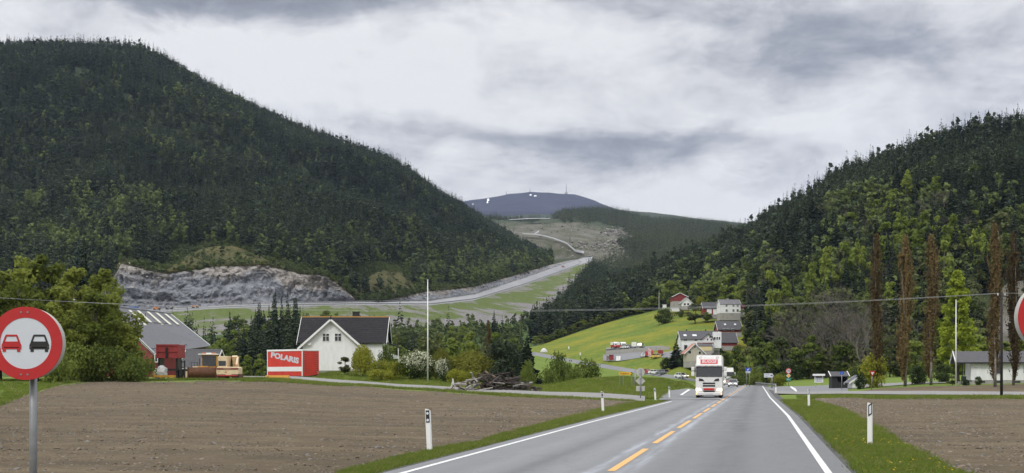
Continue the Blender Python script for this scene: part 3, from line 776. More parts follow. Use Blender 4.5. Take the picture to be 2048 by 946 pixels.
# ------------------------------------------------------------------ plants
M['bark'] = pbr('bark', (0.06, 0.05, 0.042), 0.9, 0.35, 4.0, bump=0.6)
M['grey_bark'] = pbr('grey_bark', (0.15, 0.135, 0.115), 0.9, 0.3, 4.0, bump=0.5)
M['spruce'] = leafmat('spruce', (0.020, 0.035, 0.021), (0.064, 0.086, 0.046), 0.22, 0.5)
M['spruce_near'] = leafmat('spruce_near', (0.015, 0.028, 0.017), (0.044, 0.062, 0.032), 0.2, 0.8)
M['spruce_far'] = leafmat('spruce_far', (0.042, 0.058, 0.032), (0.115, 0.135, 0.066), 0.2, 0.3)  # paler than the nearer spruces: lightening by haze put into the colour
M['leaf'] = leafmat('leaf', (0.078, 0.112, 0.021), (0.19, 0.235, 0.048), 0.45, 0.5)
M['leaf_fresh'] = leafmat('leaf_fresh', (0.115, 0.16, 0.022), (0.24, 0.295, 0.055), 0.45, 0.5)
M['leaf_dull'] = leafmat('leaf_dull', (0.068, 0.085, 0.03), (0.155, 0.175, 0.066), 0.4, 0.5)
M['leaf_mid'] = leafmat('leaf_mid', (0.035, 0.055, 0.015), (0.10, 0.13, 0.03), 0.35, 0.5)
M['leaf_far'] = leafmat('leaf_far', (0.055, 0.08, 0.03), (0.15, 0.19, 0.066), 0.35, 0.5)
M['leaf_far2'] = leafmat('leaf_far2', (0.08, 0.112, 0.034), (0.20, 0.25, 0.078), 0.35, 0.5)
M['leaf_dark'] = leafmat('leaf_dark', (0.018, 0.035, 0.010), (0.06, 0.085, 0.02), 0.2, 0.6)
M['leaf_yellow'] = leafmat('leaf_yellow', (0.11, 0.135, 0.013), (0.25, 0.26, 0.03), 0.42, 0.7)
M['leaf_red'] = leafmat('leaf_red', (0.066, 0.047, 0.021), (0.17, 0.122, 0.050), 0.35, 0.5)
M['leaf_lime'] = leafmat('leaf_lime', (0.17, 0.225, 0.016), (0.30, 0.36, 0.04), 0.45, 0.5)
M['blossom'] = leafmat('blossom', (0.36, 0.385, 0.25), (0.60, 0.61, 0.46), 0.2, 1.5)
M['twig'] = pbr('twig', (0.085, 0.075, 0.06), 0.9, 0.3, 2.0)

def mesh_tris(name, v, f, mtl):
    me = np_mesh(name, np.asarray(v, float).reshape(-1, 3), np.asarray(f).reshape(-1, 3), mtl, smooth=False)
    return me

def spruce_crown(rng, H, Rr, levels, per, twigs=True, z0=0.05, ragged=0.3, droop=0.35):
    V = []; T = []
    def tri(a, b, c):
        i = len(V); V.extend((a, b, c)); T.append((i, i + 1, i + 2))
    for L in range(levels):
        k = L / (levels - 1)
        z = H * (z0 + (0.985 - z0) * k)
        rad = Rr * ((1 - k) ** 0.82 * 0.97 + 0.03)
        n = max(3, int(per * (0.45 + 0.55 * (1 - k)) + 0.5))
        a0 = rng.uniform(0, 6.28)
        for j in range(n):
            a = a0 + 6.283 * j / n + rng.normal(0, .25)
            r = rad * (1 + rng.normal(0, ragged * .6)); r = max(r, 0.05 * Rr)
            zz = z + rng.normal(0, .35 * H / levels)
            u = np.array([math.cos(a), math.sin(a), 0]); w_ = np.array([-math.sin(a), math.cos(a), 0]); up = np.array([0, 0, 1.])
            root = up * (zz + 0.10 * r); tip = u * r + up * (zz - droop * r)
            mid = u * r * .55 + up * (zz - droop * .45 * r)
            wd = 0.30 * r + 0.04 * Rr
            tri(root, mid + w_ * wd, tip); tri(root, tip, mid - w_ * wd)
            hang = mid - up * (0.30 * r + .02 * H)
            tri(root, hang + u * .1 * r, tip)
            if twigs:
                for sgn in (1, -1):
                    q = u * r * rng.uniform(.3, .6) + up * (zz - droop * .4 * r)
                    e = q + (u * .35 + w_ * sgn * .6) * r * rng.uniform(.5, .8) - up * r * rng.uniform(.1, .35)
                    tri(q, e, q + u * .28 * r - up * .14 * r)
                    tri(q, e - up * .12 * r, q - u * .1 * r)
    top = np.array([0, 0, H * 1.03])
    for a in (0, 2.1, 4.2):
        tri(top, np.array([math.cos(a), math.sin(a), 0]) * .03 * H * .6 + np.array([0, 0, H * .95]), np.array([math.cos(a + 2), math.sin(a + 2), 0]) * .03 * H * .6 + np.array([0, 0, H * .95]))
    return V, T

def cards(rng, C, N, size, squash=1.0, jit=0.35):
    """leaf sprays: one bent diamond (two triangles) at each point C, facing roughly along N"""
    n = len(C)
    N = N / (np.linalg.norm(N, axis=1, keepdims=True) + 1e-9) + rng.normal(0, jit, (n, 3))
    N /= np.linalg.norm(N, axis=1, keepdims=True)
    t = rng.normal(0, 1, (n, 3)); U = t - N * (t * N).sum(1, keepdims=True); U /= np.linalg.norm(U, axis=1, keepdims=True)
    W = np.cross(N, U)
    s = size * rng.uniform(.6, 1.35, (n, 1))
    a = C + U * s; b = C + W * s * .6 + N * s * .2; c = C - U * s; d_ = C - W * s * .6 - N * s * .25
    V = np.stack([a, b, c, d_], 1).reshape(-1, 3)
    i = np.arange(n)[:, None] * 4
    T = np.concatenate([i + [0, 1, 2], i + [0, 2, 3]], 1).reshape(-1, 3)
    return V, T

def lobes_crown(rng, H, Rr, n_lobes, n_cards, size, z0=0.22, shape='round', lobe=0.42):
    """leaf sprays over many uneven lobes, so that the sky shows between them"""
    L = []
    for i in range(n_lobes):
        k = rng.uniform(0, 1)
        if shape == 'round': prof = math.sin(math.pi * min(1, .12 + .80 * k)) ** .7
        elif shape == 'oval': prof = (math.sin(math.pi * (.10 + .86 * k ** .9)) ** .75)
        elif shape == 'egg': prof = (1 - k) ** .55 * (0.6 + .4 * min(1, k * 5))
        else: prof = (1 - k * .75) * min(1, .35 + k * 2.5)
        a = rng.uniform(0, 6.283); rr = Rr * prof * math.sqrt(rng.uniform(.05, 1)) * .78
        L.append((rr * math.cos(a), rr * math.sin(a), H * (z0 + (1 - z0) * (.06 + .86 * k)), Rr * lobe * rng.uniform(.6, 1.2) * (.55 + .45 * prof)))
    L = np.array(L)
    w_ = L[:, 3] ** 2; idx = rng.choice(n_lobes, n_cards, p=w_ / w_.sum())
    dirs = rng.normal(0, 1, (n_cards, 3)); dirs[:, 2] += .25; dirs /= np.linalg.norm(dirs, axis=1, keepdims=True)
    rad = L[idx, 3:4] * rng.uniform(.45, 1.08, (n_cards, 1))
    C = L[idx, :3] + dirs * rad * np.array([1, 1, .85])
    C[:, 2] = np.maximum(C[:, 2], .02 * H)
    V, T = cards(rng, C, dirs + np.array([0, 0, .4]), size)
    return V, T, L

def trunk_mesh(name, rng, H, r, mtl, limbs=None, top=0.8, lean=0.02, n=7):
    mb = MB()
    pts = []; rad = []
    for i in range(6):
        k = i / 5
        pts.append((rng.normal(0, lean) * H * k, rng.normal(0, lean) * H * k, H * top * k - 0.3)); rad.append(r * (1 - .85 * k) * (1.35 if i == 0 else 1))
    mb.path(pts, rad, n)
    if limbs is not None:
        for lx, ly, lz, lr in limbs:
            k = min(.95, max(.15, (lz / H - .22)))
            q = np.array(pts[0]) * (1 - k) + np.array(pts[-1]) * k
            m_ = (q + np.array([lx, ly, lz])) / 2 + np.array([0, 0, .03 * H])
            mb.path([tuple(q), tuple(m_), (lx, ly, lz)], [r * .38 * (1 - .5 * k), r * .22, r * .07], 5)
    me = mb.mesh(name); me.materials.append(mtl)
    me.polygons.foreach_set('use_smooth', [True] * len(me.polygons))
    return me

def weeping_crown(rng, H, Rr, n_str, size):
    C = []; N = []
    for i in range(n_str):
        a = rng.uniform(0, 6.283); r = Rr * math.sqrt(rng.uniform(.02, 1))
        top = H * (1 - .42 * (r / Rr) ** 2) * rng.uniform(.9, 1.03); bot = H * rng.uniform(.04, .35)
        n = max(4, int((top - bot) / (size * 1.1)))
        for k in range(n):
            z = top - (top - bot) * k / n
            sw = .06 * Rr
            C.append((r * math.cos(a) * (1 + .12 * k / n) + rng.normal(0, sw), r * math.sin(a) * (1 + .12 * k / n) + rng.normal(0, sw), z)); N.append((math.cos(a), math.sin(a), .2))
    return cards(rng, np.array(C), np.array(N), size)

def column_crown(rng, H, Rr, n_sh, size, z0=.05):
    """fastigiate poplar: steep shoots close to the stem, small young leaves along them"""
    C = []; N = []; ph0 = rng.uniform(0, 6); fork = rng.choice([0, .3, .45])
    for i in range(n_sh):
        k = rng.uniform(0, 1) ** .9
        zb = H * (z0 + .85 * k); a = rng.uniform(0, 6.283)
        prof = Rr * (.62 + .38 * math.sin(math.pi * min(1, .2 + .6 * k))) * (.8 + .35 * math.sin(9 * k + 3 * a) * math.sin(23 * k)) * rng.uniform(.3, 1.15) * (1 if k < .86 else 1 - (k - .86) * 4.5)
        ln = H * rng.uniform(.06, .13)
        n = 7
        wob = .35 * Rr * math.sin(5.5 * k + ph0); fk = (Rr * .8 * (k - .35) if (a % 1.0) < fork and k > .35 else 0)
        for j in range(n):
            t = j / (n - 1)
            r = prof * (1 - (1 - t) ** 2)
            C.append((wob + fk + r * math.cos(a) + rng.normal(0, .05 * Rr), r * math.sin(a) + rng.normal(0, .05 * Rr), min(H * (1 if not fk else .86), zb + ln * t))); N.append((math.cos(a), math.sin(a), .1))
    C = np.array(C)
    V, T = cards(rng, C, np.array(N), size)
    V = V.reshape(-1, 4, 3); V[..., 2] = C[:, None, 2] + (V[..., 2] - C[:, None, 2]) * 1.6
    return V.reshape(-1, 3), T

def bare_tree_mesh(name, rng, H, mtl, depth=5, r=None):
    mb = MB()
    def grow(p, d_, ln, rad, lev):
        q = p + d_ * ln
        q2 = p + d_ * ln * .5 + Vector(rng.normal(0, .05 * ln, 3))
        mb.path([p, q2, q], [rad, rad * .8, rad * .6], 5 if lev < 2 else 3)
        if lev >= depth: return
        n = 3 if lev else 4
        for i in range(n):
            nd = (d_ + Vector(rng.normal(0, .55, 3))).normalized(); nd.z = abs(nd.z) * .8 + .18; nd.normalize()
            grow(p + d_ * ln * rng.uniform(.55, 1.0), nd, ln * rng.uniform(.58, .8), rad * .56, lev + 1)
    grow(Vector((0, 0, -.3)), Vector((rng.normal(0, .04), rng.normal(0, .04), 1)).normalized(), H * .34, r or H * .016, 0)
    me = mb.mesh(name); me.materials.append(mtl)
    return me

class Kind:
    """a plant with its trunk and crown meshes, made once and shared by every copy"""
    def __init__(s, name, parts, H):
        s.name, s.parts, s.H = name, parts, H     # parts: list of (part name, mesh)
    def place(s, loc, h, rz=None, label=None, cat='tree', group=None, wide=1.0, single=False):
        e = empty(s.name, loc, rng.uniform(0, 6.28) if rz is None else rz, label, cat, group)
        k = h / s.H; e.scale = (k * wide, k * wide, k)
        for pn, me in s.parts:
            o = bpy.data.objects.new(pn, me); o.parent = e; COL.objects.link(o)
        return e

rng = np.random.default_rng(11)
def mk_spruce(name, H, Rr, levels, per, mtl, twigs=True, z0=.05, droop=.35, ragged=.3):
    v, t = spruce_crown(rng, H, Rr, levels, per, twigs, z0, ragged, droop)
    return Kind(name, [('trunk', trunk_mesh('trunk', rng, H, H * .014, M['bark'], None, .93)), ('crown', mesh_tris('crown', v, t, mtl))], H)
def mk_leaf(name, H, Rr, nl, nc, size, mtl, z0=.22, shape='round', lobe=.42, bark='bark', limbs=7):
    v, t, L = lobes_crown(rng, H, Rr, nl, nc, size, z0, shape, lobe)
    return Kind(name, [('trunk', trunk_mesh('trunk', rng, H, H * .016, M[bark], L[:limbs])), ('crown', mesh_tris('crown', v, t, mtl))], H)

K = {}
K['spruce'] = [mk_spruce('spruce_tree', 14, 2.3, 26, 8, M['spruce_near'], z0=.06) for _ in range(4)]
K['leaf'] = [mk_leaf('leafy_tree', 10, 3.0, 26, 1500, .34, M['leaf'], .16) for _ in range(3)] + [mk_leaf('leafy_tree', 11, 2.4, 24, 1300, .34, M['leaf'], .14, 'oval') for _ in range(2)]
K['fresh'] = [mk_leaf('birch_tree', 12, 2.7, 26, 1400, .34, M['leaf_fresh'], .16, 'oval', bark='grey_bark') for _ in range(3)]
K['dull'] = [mk_leaf('leafy_tree', 9, 2.8, 22, 1200, .34, M['leaf_dull'], .12) for _ in range(2)]
K['mid'] = [mk_leaf('leafy_tree', 11, 2.9, 26, 1500, .34, M['leaf_mid'], .12) for _ in range(2)] + [mk_leaf('leafy_tree', 12, 2.4, 24, 1300, .34, M['leaf_mid'], .12, 'oval') for _ in range(2)]
K['bush'] = [mk_leaf('bush', 3, 2.0, 20, 900, .2, M['leaf'], .0, 'round', .5) for _ in range(2)]
K['bare'] = [Kind('bare_tree', [('trunk', bare_tree_mesh('trunk', rng, 12, M['twig']))], 12) for _ in range(2)]

# sources for the far woods, which nobody could count
def source(name, me):
    return bpy.data.objects.new(name, me)
def src_coll(name, meshes):
    c = bpy.data.collections.new(name)
    for m_ in meshes:
        c.objects.link(source(name, m_))
    return c
far_sp = []
for i in range(4):
    v, t = spruce_crown(rng, 10, [1.45, 1.7, 1.3, 1.9][i], 12, 6, False, .04, .4)
    far_sp.append(mesh_tris('spruce', v, t, M['spruce']))
far_pine = []
for i in range(2):
    v, t, _ = lobes_crown(rng, 10, 1.9, 9, 130, .62, .3, 'egg', .5)
    far_pine.append(mesh_tris('pine', v, t, M['spruce']))
far_lf = []
for i in range(3):
    v, t, _ = lobes_crown(rng, 9, 2.2, 10, 170, .6, .1, 'oval', .5)
    far_lf.append(mesh_tris('leafy', v, t, M['leaf_far']))
far_lf2 = []
for i in range(2):
    v, t, _ = lobes_crown(rng, 9, 2.2, 10, 170, .6, .1, 'oval', .5)
    far_lf2.append(mesh_tris('leafy', v, t, M['leaf_far2']))
far_tiny = []
for i in range(3):
    v, t = spruce_crown(rng, 10, 2.0, 6, 5, False, .04, .4)
    far_tiny.append(mesh_tris('spruce', v, t, M['spruce_far']))
CL = {'spruce': src_coll('spruce_source', far_sp), 'pine': src_coll('pine_source', far_pine), 'leaf': src_coll('leafy_source', far_lf), 'fresh': src_coll('birch_source', far_lf2), 'tiny': src_coll('far_spruce_source', far_tiny)}

def scatter(name, coll, pos, scl, rz, label, tilt=0.0):
    me = bpy.data.meshes.new(name)
    n = len(pos)
    me.vertices.add(n); me.vertices.foreach_set('co', np.asarray(pos, np.float32).ravel())
    rot = np.zeros((n, 3), np.float32); rot[:, 2] = rz
    if tilt: rot[:, :2] = rng.normal(0, tilt, (n, 2))
    for nm, typ, arr in (('rot', 'FLOAT_VECTOR', rot), ('scl', 'FLOAT_VECTOR', np.asarray(scl, np.float32)), ('idx', 'INT', rng.integers(0, len(coll.objects), n).astype(np.int32))):
        a = me.attributes.new(nm, typ, 'POINT')
        a.data.foreach_set('vector' if typ == 'FLOAT_VECTOR' else 'value', arr.ravel())
    o = add_mesh(name, me, label=label, kind='stuff')
    ng = bpy.data.node_groups.new(name, 'GeometryNodeTree')
    ng.interface.new_socket('Geometry', in_out='INPUT', socket_type='NodeSocketGeometry')
    ng.interface.new_socket('Geometry', in_out='OUTPUT', socket_type='NodeSocketGeometry')
    N = ng.nodes; Lk = ng.links
    gi = N.new('NodeGroupInput'); go = N.new('NodeGroupOutput')
    ip = N.new('GeometryNodeInstanceOnPoints'); ci = N.new('GeometryNodeCollectionInfo')
    ci.inputs[0].default_value = coll; ci.inputs['Separate Children'].default_value = True; ci.inputs['Reset Children'].default_value = True
    def attr(nm, typ):
        a = N.new('GeometryNodeInputNamedAttribute'); a.data_type = typ; a.inputs['Name'].default_value = nm
        return next(x for x in a.outputs if x.enabled)
    Lk.new(gi.outputs[0], ip.inputs['Points']); Lk.new(ci.outputs[0], ip.inputs['Instance'])
    ip.inputs['Pick Instance'].default_value = True
    Lk.new(attr('idx', 'INT'), ip.inputs['Instance Index']); Lk.new(attr('rot', 'FLOAT_VECTOR'), ip.inputs['Rotation']); Lk.new(attr('scl', 'FLOAT_VECTOR'), ip.inputs['Scale'])
    Lk.new(ip.outputs[0], go.inputs[0])
    md = o.modifiers.new('scatter', 'NODES'); md.node_group = ng
    return o

def pyof(x, y_, z): return HY - (z - EYE) / y_ * F
def pxof(x, y_): return x / y_ * F + HX
def loft_pts(L, n, p0, p1, t0, t1):
    """n points spread evenly over the ground area of a loft"""
    px = rng.uniform(p0, p1, n * 3); t = rng.uniform(t0, t1, n * 3)
    x, y_, z = L.ev(px, t)
    x1, y1, z1 = L.ev(px, np.minimum(t + .02, t1)); 
    wgt = y_ * np.abs(y1 - y_); wgt /= wgt.max()
    k = rng.uniform(0, 1, n * 3) < wgt
    return px[k], t[k], np.stack([x, y_, z], -1)[k]

# -- the forest of the left mountain
px, t, p = loft_pts(Mt, 62000, -420, 1104, 6.0, 8.25)
py = pyof(p[:, 0], p[:, 1], p[:, 2])
nz = vnoise(px * .012, py * .012, 0, 1, 3); nz2 = vnoise(px * .03 + 9, py * .03, 2.0, 1, 3)
def ell(cx, cy, rx, ry): return ((px - cx) / rx) ** 2 + ((py - cy) / ry) ** 2
knoll = (ell(425, 518, 95, 32) < 1.0) | (ell(500, 540, 110, 22) < 1) | (ell(765, 560, 62, 34) < 1) | ((t < 6.05))
thin = rng.uniform(0, 1, len(px)) < np.where(knoll, .03, .94)
clear = (ell(140, 148, 50, 12) < 1) & (rng.uniform(0, 1, len(px)) < .85)
keep = thin & ~clear & (rng.uniform(0, 1, len(px)) < .85 - .15 * nz)
px, t, p, py, nz, nz2 = px[keep], t[keep], p[keep], py[keep], nz[keep], nz2[keep]
u = rng.uniform(0, 1, len(px))
pleaf = np.clip(.02 + .16 * (nz2 > .22) + .08 * (nz > .2) + np.where(py > 470, .14, 0) + .35 * (np.abs(py - (290 + .85 * px)) < 22) * (px < 260) * (nz2 > -.1) + .42 * (((px - 190) / 170) ** 2 + ((py - 450) / 70) ** 2 < 1) * (nz2 > -.25) + .16 * (((px - 420) / 170) ** 2 + ((py - 270) / 90) ** 2 < 1) * (nz2 > 0) + .30 * ((px > 850) & (py > 515)), 0, .7)
isleaf = u < pleaf
ispine = ~isleaf & (rng.uniform(0, 1, len(px)) < .32 + .35 * nz)
p[:, 2] -= .3
def hs(n, m, s_): return np.clip(rng.normal(m, s_, n), np.multiply(m, .45), np.multiply(m, 1.6))
def go(name, coll, sel, hm, hsd, base, label, wide=1.0):
    n = int(sel.sum()); h = hs(n, hm, hsd) / base
    wv = h * wide * rng.uniform(.85, 1.2, n)
    scatter(name, CL[coll], p[sel], np.stack([wv, wv, h], -1), rng.uniform(0, 6.28, n), label)
go('spruce_forest', 'spruce', ~isleaf & ~ispine, 12.0, 3.6, 10, 'dense dark spruce forest covering the left mountain', 1.12)
go('pine_forest', 'pine', ispine, 10.5, 2.2, 10, 'grey green pines mixed into the mountain forest')
half = rng.uniform(0, 1, len(px)) < .55
go('leafy_forest', 'leaf', isleaf & half, 9.0, 2.2, 9, 'young green trees scattered through the mountain forest')
go('birch_forest', 'fresh', isleaf & ~half, 8.5, 2.2, 9, 'fresh green birches scattered through the mountain forest')
print('left forest', len(px))
# low brush on the moss knolls
px, t, p = loft_pts(Mt, 2500, 330, 850, 6.0, 6.5); py = pyof(*p.T)
sel = (ell(425, 520, 110, 40) < 1.3) | (ell(765, 560, 70, 45) < 1.2)
p = p[sel]; px = px[sel]
go('heath_scrub', 'leaf', np.ones(len(px), bool), 1.8, .6, 9, 'low scrub on the mossy knolls above the rock cut', 2.0)

# -- far woods
px, t, p = loft_pts(Fa, 26000, 880, 1490, 1.0, 3.2); py = pyof(*p.T)
edge_ = np.interp(px, [900, 960, 1000, 1060, 1100, 1150, 1200, 1240, 1270, 1300, 1480], [440, 432, 438, 442, 436, 440, 446, 452, 480, 540, 560]) + 5 * vnoise(px * .05, px * 0, 0, 1, 3)
nzE = vnoise(px * .03, py * .05, 6.0, 1, 3)
k = (rng.uniform(0, 1, len(px)) < np.clip(.5 + (edge_ + 9 * nzE - py) / 9, 0, 1)) | (rng.uniform(0, 1, len(px)) < .006)
px, p = px[k], p[k]
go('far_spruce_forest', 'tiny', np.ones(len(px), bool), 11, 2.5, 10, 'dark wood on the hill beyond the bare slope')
px, t, p = loft_pts(Fa, 7000, 1180, 1490, 0.2, 1.2)
py = pyof(*p.T)
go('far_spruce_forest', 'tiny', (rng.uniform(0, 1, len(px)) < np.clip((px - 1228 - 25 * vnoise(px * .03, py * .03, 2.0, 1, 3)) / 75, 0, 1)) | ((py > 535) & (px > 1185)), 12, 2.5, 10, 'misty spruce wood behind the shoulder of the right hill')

# -- the right hill: the largest trees stand as trees of their own, the rest as forest
px, t, p = loft_pts(Rt, 26000, 1062, 2330, 1.02, 4.0); py = pyof(*p.T)
nz = vnoise(px * .012, py * .016, 4.4, 1, 3); nz2 = vnoise(px * .02 + 3, py * .02, 8.0, 1, 3)
band = np.interp(px, [1060, 1290, 1330, 1400, 1480, 1560, 1700, 1800, 1900, 2050, 2330], [600, 600, 598, 585, 570, 560, 525, 500, 485, 470, 450])
pl = np.where(py > band + 25 * nz, .60, np.where(py > band - 40 + 30 * nz, .12, .015))
pl = np.where((px < 1300), .03, pl)
pl = np.maximum(pl, .75 * ((((px - 1790) / 150) ** 2 + ((py - 455) / 55) ** 2) < 1) * (nz2 > -.15))
pl = np.where((px > 1430) & (px < 1530) & (py > 600), .22, pl)
scree = (((px - 2020) / 70) ** 2 + ((py - 640) / 75) ** 2 < 1) & (rng.uniform(0, 1, len(px)) < .9)
keep = ((t < 3.25) & ~((px < 1492) & (p[:, 1] < 640)) & ((px > 1330) | (p[:, 1] > 630)) & (rng.uniform(0, 1, len(px)) < np.where(pl > .5, .62, .82))) & ~scree
px, t, p, py, pl, nz = (a_[keep] for a_ in (px, t, p, py, pl, nz))
isleaf = rng.uniform(0, 1, len(px)) < pl
hgt = np.where(isleaf, hs(len(px), 10.5, 2.4), hs(len(px), 12.0, 3.2)) * np.where(t > 2.5, .74, 1.0)
app = hgt / p[:, 1]
order = np.argsort(-app * np.where((px > 1060) & (px < 2075), 1, 0))
big_leaf = [i for i in order if isleaf[i]][:150]
big_sp = [i for i in order if not isleaf[i]][:190]
one = np.zeros(len(px), bool); one[big_leaf] = True; one[big_sp] = True
p[:, 2] -= .2
ORD = ['leftmost', 'second from the left', 'third from the left', 'fourth from the left', 'fifth from the left', 'sixth from the left', 'seventh from the left', 'eighth from the left', 'ninth from the left', 'tenth from the left', 'eleventh from the left', 'twelfth from the left']
def region_labels(items, regions, zone=None):
    """items: (px, py, short look, placer). Each is named by its look, the landmark it stands by and its order from the left there"""
    cells = {}
    for it in items:
        reg = next((n for lo_, hi_, n in regions if lo_ <= it[0] < hi_), regions[-1][2])
        z_ = zone(it[0], it[1]) if zone else ''
        cells.setdefault((it[2], z_, reg), []).append(it)
    for (look, z_, reg), L in cells.items():
        L.sort(key=lambda q: q[0])
        for k, it in enumerate(L):
            base = ' '.join(x for x in (look, z_, reg) if x)
            it[3](base if len(L) == 1 else base + ', ' + (ORD[k] if k < (len(L) + 1) // 2 or len(L) - k > len(ORD) else ('rightmost' if k == len(L) - 1 else ORD[len(L) - 1 - k].replace('left', 'right'))))
HILL = [(1000, 1150, 'above the left tip of the meadow'), (1150, 1230, 'above the left half of the meadow'), (1230, 1300, 'above the depot'), (1300, 1380, 'above the red barn'), (1380, 1440, 'above the red garage'), (1440, 1500, 'above the tall white house'), (1500, 1555, 'above the guard rail'), (1555, 1610, 'above the 70 sign'), (1610, 1660, 'above the notice board'), (1660, 1730, 'above the black shelter'), (1730, 1785, 'around the first poplar'), (1785, 1838, 'around the second poplar'), (1838, 1880, 'around the third poplar'), (1880, 1960, 'around the lime-green tree'), (1960, 2015, 'around the power pole'), (2015, 9999, 'around the red sign')]
zone_h = lambda px, py: 'low' if py > 620 else 'half-way up' if py > 500 else 'high'
items = []
def placer(kd, i, w_, h_, gp):
    return lambda lb: K[kd][int(rng.integers(len(K[kd])))].place(tuple(p[i]), h_, label=lb, cat='tree', group=gp, wide=w_)
for i in big_sp:
    items.append((px[i], py[i], 'dark spruce', placer('spruce', i, rng.uniform(.9, 1.25), hgt[i], 'spruces on the right hillside')))
for i in big_leaf:
    r_ = rng.uniform()
    if ((px[i] - 1790) / 160) ** 2 + ((py[i] - 470) / 60) ** 2 < 1 and r_ < .8: kd, lb, gp = 'fresh', 'fresh green birch', 'birches on the right hillside'
    elif r_ < .48: kd, lb, gp = 'mid', 'mid green leafy tree', 'leafy trees on the right hillside'
    elif r_ < .56: kd, lb, gp = 'fresh', 'fresh green birch', 'birches on the right hillside'
    elif r_ < .80: kd, lb, gp = 'dull', 'grey-green tree', 'dull green trees on the right hillside'
    else: kd, lb, gp = 'bare', 'leafless tree', 'bare trees on the right hillside'
    items.append((px[i], py[i], lb, placer(kd, i, rng.uniform(.9, 1.2), hgt[i] * (1.15 if kd == 'bare' else 1), gp)))
region_labels(items, HILL, zone_h)
rest = ~one
def go2(name, coll, sel, base, label, wide=1.0):
    n = int(sel.sum()); h = hgt[sel] / base; wv = h * wide * rng.uniform(.85, 1.2, n)
    scatter(name, CL[coll], p[sel], np.stack([wv, wv, h], -1), rng.uniform(0, 6.28, n), label)
a_ = rng.uniform(0, 1, len(px)) < .8
go2('spruce_forest', 'spruce', rest & ~isleaf & a_, 10, 'dense dark spruce forest on the right hill', 1.1)
go2('pine_forest', 'pine', rest & ~isleaf & ~a_, 10, 'pines mixed into the forest of the right hill', .9)
a_ = rng.uniform(0, 1, len(px)) < .5
go2('leafy_forest', 'leaf', rest & isleaf & a_, 9, 'green trees of the lower wood on the right hill')
go2('birch_forest', 'fresh', rest & isleaf & ~a_, 9, 'fresh green birches in the wood on the right hill')
print('right forest', len(px))

# -- the wooded valley floor in the middle
px, t, p = loft_pts(Mt, 2600, 300, 1120, 0.05, 2.05); py = pyof(*p.T)
nz = vnoise(px * .02, py * .03, 1.4, 1, 3)
k = ((px < 620) | (t < 1.85)) & ((px < 1045) | (t > 1.6))
k &= ~((px < 500) & (py < 678))
k &= ~((t > 1.75) & (((px > 830) & (px < 1010) & (py < 654)) | (px > 930) & (py < 640)))
k &= rng.uniform(0, 1, len(px)) < .62
px, t, p, py, nz = (a_[k] for a_ in (px, t, p, py, nz))
psp = np.where((px < 610) & (px > 500), .85, np.where(px < 500, .5, np.where(px > 1010, .12, np.where(px > 760, .13, .24))))
isp = rng.uniform(0, 1, len(px)) < psp
hgt = np.where(isp, hs(len(px), np.where(px < 620, 12.5, 10.0), 3), hs(len(px), np.where(px > 780, 6.5, 8), 1.8))
vis = (px > 440) & (px < 1115)
app = hgt / p[:, 1] * vis
order = np.argsort(-app)
b_sp = [i for i in order if isp[i]][:75]; b_lf = [i for i in order if not isp[i]][:115]
one = np.zeros(len(px), bool); one[b_sp] = True; one[b_lf] = True
VAL = [(0, 420, 'behind the barn'), (420, 490, 'right of the barn'), (490, 560, 'above the red trailer'), (560, 640, 'behind the farmhouse gable'), (640, 720, 'behind the farmhouse roof'), (720, 790, 'behind the farmhouse end'), (790, 860, 'left of the flagpole'), (860, 930, 'right of the flagpole'), (930, 1000, 'above the weeping tree'), (1000, 1060, 'above the dark conifers'), (1060, 9999, 'left of the meadow')]
zone_v = lambda px, py: 'down in the valley' if py > 725 else 'far off' if py > 690 else 'near the new road'
items = []
for i in b_sp:
    items.append((px[i], py[i], 'dark spruce', placer('spruce', i, rng.uniform(.9, 1.2), hgt[i], 'spruces in the valley')))
for i in b_lf:
    r_ = rng.uniform()
    kd, lb, gp = ('leaf', 'mid green leafy tree', 'leafy trees in the valley') if r_ < .5 else ('fresh', 'fresh green birch', 'birches in the valley') if r_ < .82 else ('dull', 'grey-green tree', 'dull green trees in the valley')
    items.append((px[i], py[i], lb, placer(kd, i, rng.uniform(.95, 1.3), hgt[i], gp)))
region_labels(items, VAL, zone_v)
rest = ~one
go2('spruce_forest', 'spruce', rest & isp, 10, 'spruces of the valley wood below the new road', 1.1)
go2('leafy_forest', 'leaf', rest & ~isp, 9, 'leafy trees of the valley wood below the new road', 1.1)
print('valley', len(px))

# misty spruces beside the upper end of the new road
px, t, p = loft_pts(Mt, 2400, 1090, 1300, 0.9, 2.0); py = pyof(*p.T)
k = (p[:, 1] > 850) & (px > np.interp(py, [520, 545, 600, 640], [1190, 1178, 1135, 1100]))
px, p = px[k], p[k]
go('spruce_forest', 'spruce', np.ones(len(px), bool), 11, 2.5, 10, 'misty dark spruces beside the upper end of the new road', 1.1)
# boulders and rubble of the road works
def lump(seed, mtl):
    b = bmesh.new(); bmesh.ops.create_icosphere(b, subdivisions=1, radius=.5); r = np.random.default_rng(seed)
    for v in b.verts: v.co = Vector(v.co) * r.uniform(.6, 1.25); v.co.z *= .75
    me = bpy.data.meshes.new('boulder'); b.to_mesh(me); b.free(); me.materials.append(mtl); return me
M['boulder'] = leafmat('boulder', (.09, .085, .075), (.27, .25, .23), 0, .6)
CL['boulder'] = src_coll('boulder_source', [lump(i, M['boulder']) for i in range(4)])
px, t, p = loft_pts(Fa, 2400, 960, 1300, 0.3, 2.6); py = pyof(*p.T)
k = ((((px - 1245) / 60) ** 2 + ((py - 490) / 38) ** 2 < 1) | (((px - 1150) / 40) ** 2 + ((py - 500) / 18) ** 2 < 1) | (rng.uniform(0, 1, len(px)) < .06)) & (py > 440)
p = p[k]; n = len(p); sc = np.exp(rng.normal(.85, .5, n))
